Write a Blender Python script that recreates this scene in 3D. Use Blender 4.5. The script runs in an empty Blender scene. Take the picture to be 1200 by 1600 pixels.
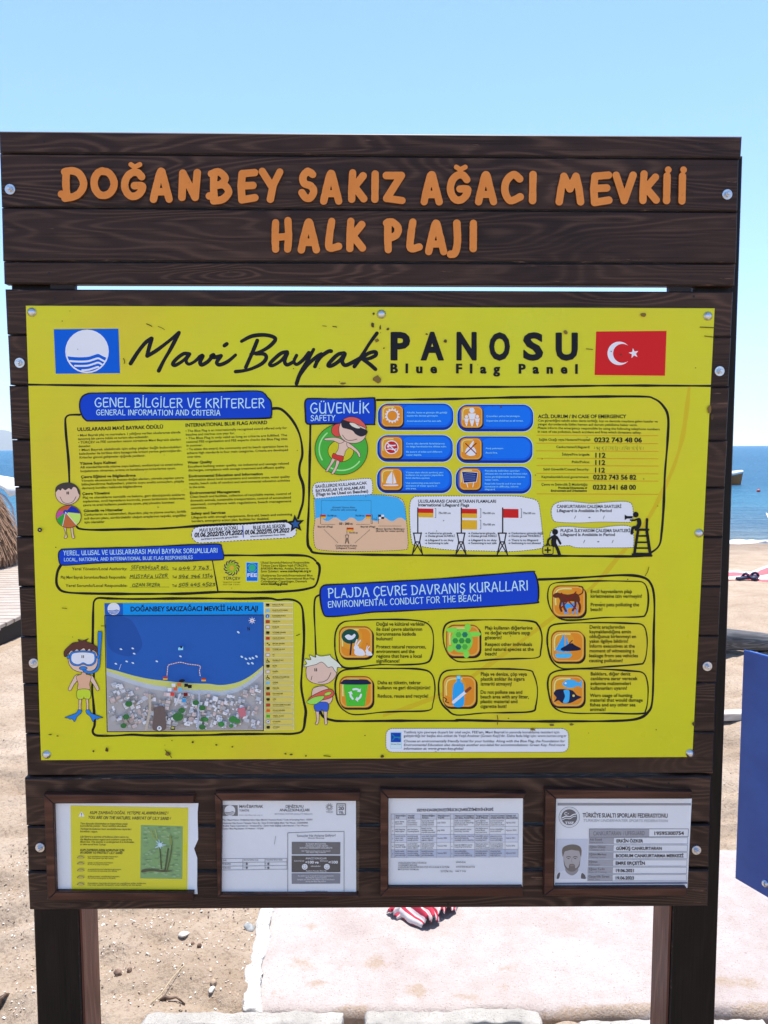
import bpy, bmesh, math, random
import numpy as np
from mathutils import Vector, Matrix, noise
from mathutils.geometry import tessellate_polygon
random.seed(7)
D = bpy.data
SC = bpy.context.scene
COL = SC.collection
PI = math.pi

# ------------------------------------------------------------------ camera
F, CAMZ = 1150.0, 1.6
PITCH, ROLL = math.atan2(100.0, F), -0.006
cam = D.cameras.new("camera")
cam.sensor_fit = 'VERTICAL'
cam.sensor_height = 36.0
cam.lens = 36.0 * F / 1600.0
cam.clip_start, cam.clip_end = 0.05, 80000
camo = D.objects.new("camera", cam)
COL.objects.link(camo)
RC = Matrix.Rotation(PI / 2 - PITCH, 3, 'X') @ Matrix.Rotation(ROLL, 3, 'Z')
camo.matrix_world = Matrix.Translation((0, 0, CAMZ)) @ RC.to_4x4()
SC.camera = camo

# ------------------------------------------------------------------ light
SUN_EL, SUN_AZ = math.radians(74), math.radians(9)
w = D.worlds.new("World")
SC.world = w
w.use_nodes = True
nt = w.node_tree
sky = nt.nodes.new("ShaderNodeTexSky")
sky.sky_type = 'NISHITA'
sky.sun_disc = False
sky.sun_elevation = SUN_EL
sky.sun_rotation = SUN_AZ
sky.air_density = 1.0
sky.dust_density = 0.15
sky.ozone_density = 9.0
bg = nt.nodes["Background"]
bg.inputs[1].default_value = 0.108
nt.links.new(sky.outputs[0], bg.inputs[0])
sl = D.lights.new("sun", 'SUN')
sl.energy = 3.7
sl.angle = math.radians(0.5)
sl.color = (1.0, 0.95, 0.88)
so = D.objects.new("sun", sl)
COL.objects.link(so)
sdir = Vector((math.sin(SUN_AZ) * math.cos(SUN_EL), math.cos(SUN_AZ) * math.cos(SUN_EL), math.sin(SUN_EL)))
so.rotation_euler = sdir.to_track_quat('Z', 'Y').to_euler()
so.location = (0, 0, 8)
SC.view_settings.view_transform = 'Standard'
SC.view_settings.look = 'None'
SC.view_settings.exposure = 1.44
SC.view_settings.gamma = 1.0

# ------------------------------------------------------------------ frames of reference
YAW = 0.014
BO = Vector((0, 1.62, 0))
BU = Vector((math.cos(YAW), math.sin(YAW), 0))
BN = Vector((math.sin(YAW), -math.cos(YAW), 0))
BM = Matrix.Translation(BO) @ Matrix.Rotation(YAW, 4, 'Z')
CO = Vector((0, 0, CAMZ))

def ray(px, py):
    return RC @ Vector(((px - 600) / F, (800 - py) / F, -1))

def PL(p, w=0.0):
    """point of the photograph -> point of the board plane (board coordinates x right, y into board, z up)"""
    d = ray(p[0], p[1])
    t = ((BO + BN * w) - CO).dot(BN) / d.dot(BN)
    X = CO + d * t - BO
    return Vector((X.dot(BU), -w, X.z))

def GP(px, py, z=0.0):
    d = ray(px, py)
    t = (z - CAMZ) / d.z
    return CO + d * t

def RY(px, py, Y):
    d = ray(px, py)
    return CO + d * (Y / d.y)

def Z(x0, y0, s):
    def f(pts):
        return [(x0 + x * s, y0 + y * s) for x, y in pts]
    f.s = s
    f.o = (x0, y0)
    f.p = lambda x, y: (x0 + x * s, y0 + y * s)
    return f

# ------------------------------------------------------------------ materials
def lin(c):
    c /= 255.0
    return c / 12.92 if c <= 0.04045 else ((c + 0.055) / 1.055) ** 2.4

def newmat(name, rgb=(.5, .5, .5), rough=.6, spec=.4, metal=0):
    m = D.materials.new(name)
    m.use_nodes = True
    b = m.node_tree.nodes["Principled BSDF"]
    b.inputs["Base Color"].default_value = (*rgb, 1)
    b.inputs["Roughness"].default_value = rough
    b.inputs["Specular IOR Level"].default_value = spec
    b.inputs["Metallic"].default_value = metal
    return m

class N:
    """tiny node helper"""
    def __init__(s, m):
        s.m = m
        s.t = m.node_tree
        s.b = s.t.nodes["Principled BSDF"]
    def n(s, typ, **kw):
        nd = s.t.nodes.new(typ)
        for k, v in kw.items():
            if k.startswith('i_'):
                k = k[2:]
                k = int(k) if k.isdigit() else k.replace('_', ' ')
                if isinstance(v, bpy.types.NodeSocket):
                    s.t.links.new(v, nd.inputs[k])
                else:
                    nd.inputs[k].default_value = v
            else:
                setattr(nd, k, v)
        return nd
    def l(s, a, b):
        s.t.links.new(a, b)
    def coord(s, scale=(1, 1, 1), rnd=0.0, out="Object"):
        tc = s.n("ShaderNodeTexCoord")
        mp = s.n("ShaderNodeMapping", i_Vector=tc.outputs[out])
        mp.inputs["Scale"].default_value = scale
        if rnd:
            oi = s.n("ShaderNodeObjectInfo")
            mu = s.n("ShaderNodeVectorMath", operation='MULTIPLY')
            cx = s.n("ShaderNodeCombineXYZ", i_0=oi.outputs["Random"], i_1=oi.outputs["Random"], i_2=oi.outputs["Random"])
            s.l(cx.outputs[0], mu.inputs[0])
            mu.inputs[1].default_value = (rnd, rnd * .37, rnd * .71)
            ad = s.n("ShaderNodeVectorMath", operation='ADD')
            s.l(mp.outputs[0], ad.inputs[0])
            s.l(mu.outputs[0], ad.inputs[1])
            return ad.outputs[0]
        return mp.outputs[0]
    def noise(s, vec, scale, detail=3, rough=.5, dist=0):
        return s.n("ShaderNodeTexNoise", i_Vector=vec, i_Scale=scale, i_Detail=detail, i_Roughness=rough, i_Distortion=dist).outputs["Fac"]
    def math(s, op, a, b=0.0, c=0.0):
        return s.n("ShaderNodeMath", operation=op, i_0=a, i_1=b, i_2=c).outputs[0]
    def ramp(s, fac, stops, interp='LINEAR'):
        r = s.n("ShaderNodeValToRGB", i_0=fac)
        r.color_ramp.interpolation = interp
        e = r.color_ramp.elements
        while len(e) < len(stops):
            e.new(.5)
        for k, (p, c) in enumerate(stops):
            e[k].position = p
            e[k].color = (*c, 1) if len(c) == 3 else c
        return r.outputs[0]
    def mix(s, fac, a, b):
        m = s.n("ShaderNodeMix", data_type='RGBA')
        for sock, v in ((m.inputs[0], fac), (m.inputs[6], a), (m.inputs[7], b)):
            if isinstance(v, bpy.types.NodeSocket):
                s.l(v, sock)
            else:
                sock.default_value = v if not isinstance(v, tuple) or len(v) == 4 else (*v, 1)
        return m.outputs[2]
    def base(s, c):
        s.l(c, s.b.inputs["Base Color"])
    def bump(s, h, strength=.3, dist=.01):
        b = s.n("ShaderNodeBump", i_Height=h, i_Strength=strength, i_Distance=dist)
        s.l(b.outputs[0], s.b.inputs["Normal"])

INK = {}
def ink(r, g, b, rough=.42):
    """flat printing ink whose colour was measured in the photograph's shade"""
    k = (r, g, b, rough)
    if k not in INK:
        a = [min(.86, lin(c) / q) for c, q in zip((r, g, b), (.70, .73, .78))]
        INK[k] = newmat("ink_%d_%d_%d" % (r, g, b), a, rough, .16)
    return INK[k]

BLK = ink(20, 20, 26)
WHT = ink(208, 216, 232)
BLU = ink(6, 58, 178)
RED = ink(192, 30, 32)
AMB = ink(206, 166, 32)
SKIN = ink(216, 176, 158)
PALE = ink(170, 205, 240)

def m_yellow():
    m = newmat("yellow_panel_print", (.6, .5, .02), .42, .32)
    n = N(m)
    v = n.coord((1, 1, 1))
    a = n.noise(v, 2.3, 2, .5)
    b = n.noise(v, 9, 4, .6)
    c1 = n.ramp(a, [(.38, (.73, .71, .008)), (.60, (.78, .68, .012)), (.80, (.80, .55, .03))])
    c2 = n.mix(n.math('MULTIPLY', n.ramp(b, [(.45, (0, 0, 0)), (.9, (1, 1, 1))]), .25), c1, (.54, .52, .02))
    st = n.noise(n.coord((3, 3, 160)), 3, 3, .6)
    n.base(n.mix(n.math('MULTIPLY', st, .16), c2, (.42, .41, .02)))
    n.l(n.ramp(n.noise(v, 5, 4, .65), [(.3, (.24,) * 3), (.75, (.52,) * 3)]), n.b.inputs['Roughness'])
    n.bump(n.math('ADD', n.noise(v, 26, 2, .5), n.math('MULTIPLY', n.noise(v, 3, 2, .5), 4.0)), .10, .004)
    return m
YEL = m_yellow()

def m_wood(name, dark, mid, light, wear=.35, axis='X', rings=16, gl=.42):
    m = newmat(name, mid, gl, .2)
    n = N(m)
    sc = {'X': (1.5, 9, 9), 'Z': (9, 9, 1.5)}[axis]
    sf = {'X': (5, 260, 260), 'Z': (260, 260, 5)}[axis]
    v = n.coord(sc, 31.0)
    vf = n.coord(sf, 17.0)
    big = n.noise(v, 1.0, 2, .42, .25)
    rnd_ = n.n("ShaderNodeObjectInfo").outputs["Random"]
    ring = n.math('SINE', n.math('MULTIPLY', big, n.math('MULTIPLY_ADD', rnd_, rings * 5.0, rings * 4.5)))
    ring = n.math('MULTIPLY_ADD', ring, .5, .5)
    ring = n.math('POWER', ring, 2.2)
    msk = n.noise(n.coord((1.2, 7, 7) if axis == 'X' else (7, 7, 1.2), 13.0), 1.3, 3, .6)
    ring = n.math('MULTIPLY', ring, n.ramp(msk, [(.34, (.2, .2, .2)), (.62, (1, 1, 1))]))
    fine = n.noise(vf, 1.0, 4, .65)
    patch = n.noise(n.coord((2, 5, 5) if axis == 'X' else (5, 5, 2), 9.0), 1.6, 3, .55)
    c = n.mix(n.ramp(patch, [(.3, (0, 0, 0)), (.72, (1, 1, 1))]), dark, mid)
    c = n.mix(n.math('MULTIPLY', ring, n.math('MULTIPLY', fine, 1.15)), c, light)
    sp = n.ramp(fine, [(.30, (1, 1, 1)), (.46, (0, 0, 0))])
    c = n.mix(n.math('MULTIPLY', sp, .55), c, tuple(x * .35 for x in dark))
    sc2 = n.noise(n.coord((4, 60, 40) if axis == 'X' else (60, 60, 4), 23.0), 2.0, 5, .7)
    c = n.mix(n.math('MULTIPLY', n.ramp(sc2, [(.66, (0, 0, 0)), (.74, (1, 1, 1))]), wear), c, tuple(min(.6, x * 2.6) for x in light))
    n.base(c)
    n.l(n.ramp(fine, [(.2, (gl + .18,) * 3), (.8, (gl - .07,) * 3)]), n.b.inputs["Roughness"])
    n.bump(n.math('ADD', n.math('MULTIPLY', ring, .5), fine), .32, .0022)
    return m
WOOD = m_wood("dark_stained_wood", (.025, .0125, .0085), (.054, .0265, .0165), (.125, .066, .042), .6, 'X', 30)
WOODV = m_wood("post_wood_in_shade", (.0035, .0022, .0022), (.006, .0037, .0034), (.014, .0085, .007), .2, 'Z', 8)  # near black: shade on the post fronts is put into the colour
WOODR = m_wood("post_wood_lit_side", (.070, .021, .013), (.125, .039, .024), (.23, .090, .058), .25, 'Z', 10)  # same post wood, lighter and redder: light on its inner side is painted in
FRW = m_wood("reddish_frame_wood", (.040, .0145, .0085), (.088, .031, .018), (.165, .066, .038), .3, 'X', 9)

def m_worn():
    m = newmat("worn_wood_edge", (.1, .06, .04), .6, .3)
    n = N(m)
    a = n.noise(n.coord((9, 40, 40), 11), 2.2, 5, .65)
    n.base(n.ramp(a, [(.54, (.016, .0105, .0095)), (.64, (.05, .03, .021)), (.72, (.24, .14, .09))]))
    n.bump(a, .4, .002)
    return m
WORN = m_worn()

def m_letter():
    m = newmat("orange_letter_paint", (.55, .22, .06), .5, .35)
    n = N(m)
    a = n.noise(n.coord((1, 1, 1), 5), 14, 4, .6)
    b = n.noise(n.coord((1, 1, 1), 5), 160, 3, .6)
    c = n.ramp(a, [(.3, (.70, .215, .026)), (.7, (.80, .265, .042))])
    n.base(n.mix(n.math('MULTIPLY', n.ramp(b, [(.62, (0, 0, 0)), (.75, (1, 1, 1))]), .35), c, (.35, .12, .03)))
    n.bump(b, .15, .001)
    return m
ORL = m_letter()
ORS = newmat("dark_letter_edge", (.12, .045, .018), .6)

def m_steel():
    m = newmat("zinc_steel", (.62, .63, .65), .33, .5, 1.0)
    n = N(m)
    a = n.noise(n.coord((1, 1, 1), 3), 300, 3, .6)
    n.l(n.ramp(a, [(.3, (.22, .22, .22)), (.75, (.5, .5, .5))]), n.b.inputs["Roughness"])
    return m
STEEL = m_steel()

def m_paper(name, c):
    m = newmat(name, c, .55, .3)
    n = N(m)
    v = n.coord((1, 1, 1), 7)
    a = n.noise(v, 10, 4, .6)
    n.base(n.mix(n.ramp(a, [(.45, (0, 0, 0)), (.85, (.7, .7, .7))]), c, tuple(x * .93 for x in c)))
    n.bump(n.noise(v, 14, 2), .25, .004)
    return m
PAPER = m_paper("white_paper", (.84, .84, .84))

def m_cover():
    m = D.materials.new("clear_acrylic")
    m.use_nodes = True
    t = m.node_tree
    t.nodes.remove(t.nodes["Principled BSDF"])
    out = t.nodes["Material Output"]
    tr = t.nodes.new("ShaderNodeBsdfTransparent")
    tr.inputs[0].default_value = (1, 1, 1, 1)
    gl = t.nodes.new("ShaderNodeBsdfGlossy")
    gl.inputs["Roughness"].default_value = .08
    lw = t.nodes.new("ShaderNodeLayerWeight")
    lw.inputs[0].default_value = .5
    pw = t.nodes.new("ShaderNodeMath")
    pw.operation = 'POWER'
    pw.inputs[1].default_value = 5
    t.links.new(lw.outputs["Facing"], pw.inputs[0])
    fr = t.nodes.new("ShaderNodeMath")
    fr.operation = 'MULTIPLY_ADD'
    fr.inputs[1].default_value = .9
    fr.inputs[2].default_value = .055
    t.links.new(pw.outputs[0], fr.inputs[0])
    mx = t.nodes.new("ShaderNodeMixShader")
    t.links.new(fr.outputs[0], mx.inputs[0])
    t.links.new(tr.outputs[0], mx.inputs[1])
    t.links.new(gl.outputs[0], mx.inputs[2])
    t.links.new(mx.outputs[0], out.inputs[0])
    return m
COVER = m_cover()

# ------------------------------------------------------------------ object helpers
def meshobj(name, verts, faces, mats, mi=None, parent=None, mw=None, smooth=False, uvs=None):
    me = D.meshes.new(name)
    me.from_pydata([tuple(v) for v in verts], [], faces)
    for m in (mats if isinstance(mats, (list, tuple)) else [mats]):
        me.materials.append(m)
    if mi is not None:
        me.polygons.foreach_set("material_index", mi)
    if smooth:
        me.polygons.foreach_set("use_smooth", [True] * len(me.polygons))
    if uvs is not None:
        ul = me.uv_layers.new(name="UVMap")
        for lp in me.loops:
            ul.data[lp.index].uv = uvs[lp.vertex_index]
    me.update()
    o = D.objects.new(name, me)
    COL.objects.link(o)
    if parent is not None:
        o.parent = parent
    if mw is not None:
        o.matrix_world = mw
    return o

def bmobj(name, bm, mats, parent=None, smooth=False, loc=None):
    me = D.meshes.new(name)
    bm.to_mesh(me)
    bm.free()
    for m in (mats if isinstance(mats, (list, tuple)) else [mats]):
        me.materials.append(m)
    if smooth:
        me.polygons.foreach_set("use_smooth", [True] * len(me.polygons))
    o = D.objects.new(name, me)
    COL.objects.link(o)
    if parent is not None:
        o.parent = parent
    if loc is not None:
        o.location = loc
    return o

def tag(o, label=None, cat=None, group=None, kind=None):
    if label: o["label"] = label
    if cat: o["category"] = cat
    if group: o["group"] = group
    if kind: o["kind"] = kind
    return o

def empty(name, mw, label, cat, group=None):
    o = D.objects.new(name, None)
    o.empty_display_size = .1
    COL.objects.link(o)
    o.matrix_world = mw
    return tag(o, label, cat, group)

def prism(name, quad, w0, w1, mats, parent, bev=.002, seg=1):
    """board piece: outline given in photo points at its front face, from depth w0 to w1 (towards viewer)"""
    bm = bmesh.new()
    fr = [bm.verts.new(PL(p, w1)) for p in quad]
    bk = [bm.verts.new((v.co.x, -w0, v.co.z)) for v in fr]
    n = len(fr)
    bm.faces.new(fr[::-1])
    bm.faces.new(bk)
    for i in range(n):
        bm.faces.new((fr[i], fr[(i + 1) % n], bk[(i + 1) % n], bk[i]))
    bmesh.ops.recalc_face_normals(bm, faces=bm.faces)
    if bev:
        es = [e for e in bm.edges if all(v in fr for v in e.verts)]
        bmesh.ops.bevel(bm, geom=es, offset=bev, segments=seg, affect='EDGES', material=1 if len(mats) > 1 else -1)
    return bmobj(name, bm, mats, parent)

def catmull(pts, k=6, closed=False):
    pts = [tuple(p) for p in pts]
    n = len(pts)
    if n < 3:
        return pts
    out = []
    rng = n if closed else n - 1
    for i in range(rng):
        if closed:
            p0, p1, p2, p3 = pts[(i - 1) % n], pts[i], pts[(i + 1) % n], pts[(i + 2) % n]
        else:
            p0, p1, p2, p3 = pts[max(i - 1, 0)], pts[i], pts[i + 1], pts[min(i + 2, n - 1)]
        for j in range(k):
            t = j / k
            q = []
            for a in range(2):
                q.append(.5 * (2 * p1[a] + (p2[a] - p0[a]) * t + (2 * p0[a] - 5 * p1[a] + 4 * p2[a] - p3[a]) * t * t + (3 * p1[a] - p0[a] - 3 * p2[a] + p3[a]) * t ** 3))
            out.append(tuple(q))
    if not closed:
        out.append(pts[-1])
    return out

def circ(cx, cy, rx, ry=None, a0=0, a1=360, n=28):
    ry = rx if ry is None else ry
    full = abs(a1 - a0) >= 360
    m = n if full else n + 1
    return [(cx + rx * math.cos(math.radians(a0 + (a1 - a0) * i / n)), cy + ry * math.sin(math.radians(a0 + (a1 - a0) * i / n))) for i in range(m)]

def rr(x0, y0, x1, y1, r, n=5):
    p = []
    for cx, cy, a in ((x1 - r, y0 + r, -90), (x1 - r, y1 - r, 0), (x0 + r, y1 - r, 90), (x0 + r, y0 + r, 180)):
        for i in range(n + 1):
            t = math.radians(a + 90 * i / n)
            p.append((cx + r * math.cos(t), cy + r * math.sin(t)))
    return p

def star(cx, cy, r0, r1, n=5, a0=-90):
    return [(cx + (r0 if i % 2 == 0 else r1) * math.cos(math.radians(a0 + 180 * i / n)), cy + (r0 if i % 2 == 0 else r1) * math.sin(math.radians(a0 + 180 * i / n))) for i in range(2 * n)]

# ------------------------------------------------------------------ glyphs of the built-in font
CH = sorted(set("ABCDEFGHIJKLMNOPQRSTUVWXYZabcdefghijklmnopqrstuvwxyz0123456789ÇçĞğİıÖöŞşÜüÂâ.,:;!?/()<>-–•'\"%&+=|"))
GLY = {}
def _glyphs():
    tmp = []
    for bold, off in ((0, .013), (1, .030)):
        for c in CH:
            for s in (c, 'H' + c + 'H'):
                cu = D.curves.new("t", 'FONT')
                cu.body = s
                cu.resolution_u = 3
                cu.offset = off if s == c else 0
                o = D.objects.new("t", cu)
                COL.objects.link(o)
                tmp.append((bold, c, s, o))
        cu = D.curves.new("t", 'FONT')
        cu.body = 'HH'
        o = D.objects.new("t", cu)
        COL.objects.link(o)
        tmp.append((bold, 'HH', 'HH', o))
    dg = bpy.context.evaluated_depsgraph_get()
    dg.update()
    raw = {}
    for bold, c, s, o in tmp:
        me = o.evaluated_get(dg).to_mesh()
        vs = [(v.co.x, v.co.y) for v in me.vertices]
        raw[(bold, c, len(s) if s == 'HH' else (3 if s != c else 1))] = (vs, [tuple(p.vertices) for p in me.polygons])
        o.evaluated_get(dg).to_mesh_clear()
    for bold, c, s, o in tmp:
        cu = o.data
        D.objects.remove(o)
        D.curves.remove(cu)
    for bold in (0, 1):
        hh = max(x for x, y in raw[(bold, 'HH', 2)][0])
        cap = max(y for x, y in raw[(bold, 'HH', 2)][0])
        for c in CH:
            vs, fs = raw[(bold, c, 1)]
            adv = max(x for x, y in raw[(bold, c, 3)][0]) - hh
            GLY[(bold, c)] = ([(x / cap, y / cap) for x, y in vs], fs, adv / cap)
        GLY[(bold, ' ')] = ([], [], .36)
_glyphs()

# ------------------------------------------------------------------ hand lettering: letters as pen strokes in a unit box
SF = {
 'A': (.8, [[(.04, 0), (.2, .5), (.40, 1), (.6, .5), (.76, 0)], [(.16, .33), (.64, .34)]]),
 'B': (.72, [[(.10, 1), (.09, .5), (.12, .02)], [(.02, .95), (.35, 1), (.56, .87), (.5, .65), (.14, .54)], [(.14, .54), (.55, .47), (.70, .27), (.52, .06), (.05, 0)]]),
 'C': (.72, [[(.68, .85), (.45, 1), (.16, .82), (.04, .48), (.16, .14), (.42, 0), (.70, .15)]]),
 'D': (.80, [[(.14, 1), (.13, .5), (.16, .02)], [(.02, .97), (.42, .96), (.72, .70), (.72, .36), (.5, .07), (.05, .02)]]),
 'E': (.62, [[(.60, .97), (.10, .94), (.07, .5), (.12, .03), (.62, .06)], [(.10, .51), (.52, .53)]]),
 'F': (.6, [[(.60, .97), (.10, .95), (.08, .5), (.08, 0)], [(.1, .52), (.5, .53)]]),
 'G': (.8, [[(.68, .88), (.45, 1), (.16, .82), (.05, .48), (.16, .14), (.42, 0), (.68, .12), (.74, .42), (.45, .42)]]),
 'H': (.78, [[(.10, 1), (.08, 0)], [(.70, 1), (.70, 0)], [(.09, .5), (.7, .53)]]),
 'I': (.22, [[(.12, 1), (.10, 0)]]),
 'J': (.6, [[(.52, 1), (.50, .3), (.36, .04), (.12, .02), (.02, .16)]]),
 'K': (.72, [[(.10, 1), (.08, .5), (.09, 0)], [(.66, .93), (.12, .45)], [(.28, .56), (.7, .03)]]),
 'L': (.6, [[(.12, 1), (.08, .5), (.10, .04), (.58, .05)]]),
 'M': (1.0, [[(.04, 0), (.14, .55), (.22, 1), (.50, .42), (.78, 1), (.88, .5), (.95, 0)]]),
 'N': (.8, [[(.08, 0), (.10, 1), (.70, .02), (.72, 1)]]),
 'O': (.86, [[(.42, 1), (.16, .84), (.04, .48), (.16, .12), (.44, 0), (.72, .14), (.82, .5), (.70, .86), (.42, 1)]]),
 'P': (.66, [[(.12, 1), (.10, .5), (.11, 0)], [(.03, .95), (.40, .99), (.62, .80), (.54, .55), (.14, .46)]]),
 'R': (.7, [[(.12, 1), (.10, .5), (.11, 0)], [(.03, .95), (.40, .99), (.60, .80), (.5, .58), (.14, .5)], [(.3, .5), (.68, 0)]]),
 'S': (.62, [[(.57, .86), (.34, 1), (.10, .84), (.14, .6), (.46, .46), (.57, .24), (.40, .03), (.16, 0), (.03, .16)]]),
 'T': (.72, [[(.02, .96), (.70, .98)], [(.37, .97), (.35, 0)]]),
 'U': (.78, [[(.08, 1), (.07, .4), (.2, .06), (.45, .02), (.66, .22), (.70, 1)], [(.70, .4), (.72, 0)]]),
 'V': (.76, [[(.04, 1), (.36, 0), (.72, 1)]]),
 'Y': (.74, [[(.04, 1), (.36, .52)], [(.70, 1), (.36, .5), (.32, 0)]]),
 'Z': (.74, [[(.05, .96), (.68, .96), (.06, .05), (.70, .03)]]),
 '0': (.7, [[(.36, 1), (.08, .7), (.08, .3), (.36, 0), (.64, .3), (.64, .7), (.36, 1)]]),
 '1': (.35, [[(.02, .75), (.22, 1), (.2, 0)]]),
 '2': (.66, [[(.06, .78), (.3, 1), (.58, .8), (.45, .45), (.04, .02), (.64, .04)]]),
 '3': (.62, [[(.05, .92), (.5, .95), (.25, .58), (.56, .4), (.5, .06), (.05, .05)]]),
 '4': (.7, [[(.3, 1), (.05, .35), (.66, .38)], [(.5, .7), (.46, 0)]]),
 '5': (.64, [[(.58, .98), (.15, .95), (.1, .55), (.5, .55), (.58, .2), (.3, 0), (.04, .08)]]),
 '6': (.62, [[(.5, 1), (.12, .5), (.1, .15), (.4, 0), (.56, .25), (.35, .45), (.1, .3)]]),
 '7': (.62, [[(.05, .96), (.6, .97), (.25, 0)], [(.2, .5), (.5, .5)]]),
 '9': (.62, [[(.55, .75), (.3, .5), (.08, .7), (.3, 1), (.55, .8), (.5, 0)]]),
 '.': (.25, [[(.08, .02), (.12, 0)]]), ',': (.25, [[(.12, .08), (.06, -.15)]]), '/': (.4, [[(.35, 1), (.02, 0)]]), '-': (.4, [[(.05, .5), (.35, .5)]]),
}
BASE = {'Ç': 'C', 'Ğ': 'G', 'İ': 'I', 'Ö': 'O', 'Ş': 'S', 'Ü': 'U'}
def sfont(c):
    b = BASE.get(c, c)
    wd, st = SF[b]
    st = [list(s) for s in st]
    if c in 'Çş' or c == 'Ş':
        st.append([(wd * .5, -.04), (wd * .58, -.15), (wd * .4, -.24)])
    if c in 'ÖÜ':
        st += [[(wd * .3, 1.17), (wd * .33, 1.2)], [(wd * .64, 1.17), (wd * .67, 1.2)]]
    if c == 'İ':
        st.append([(wd * .5, 1.17), (wd * .6, 1.21)])
    if c == 'Ğ':
        st.append([(wd * .32, 1.26), (wd * .5, 1.13), (wd * .72, 1.27)])
    return wd, st

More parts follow.
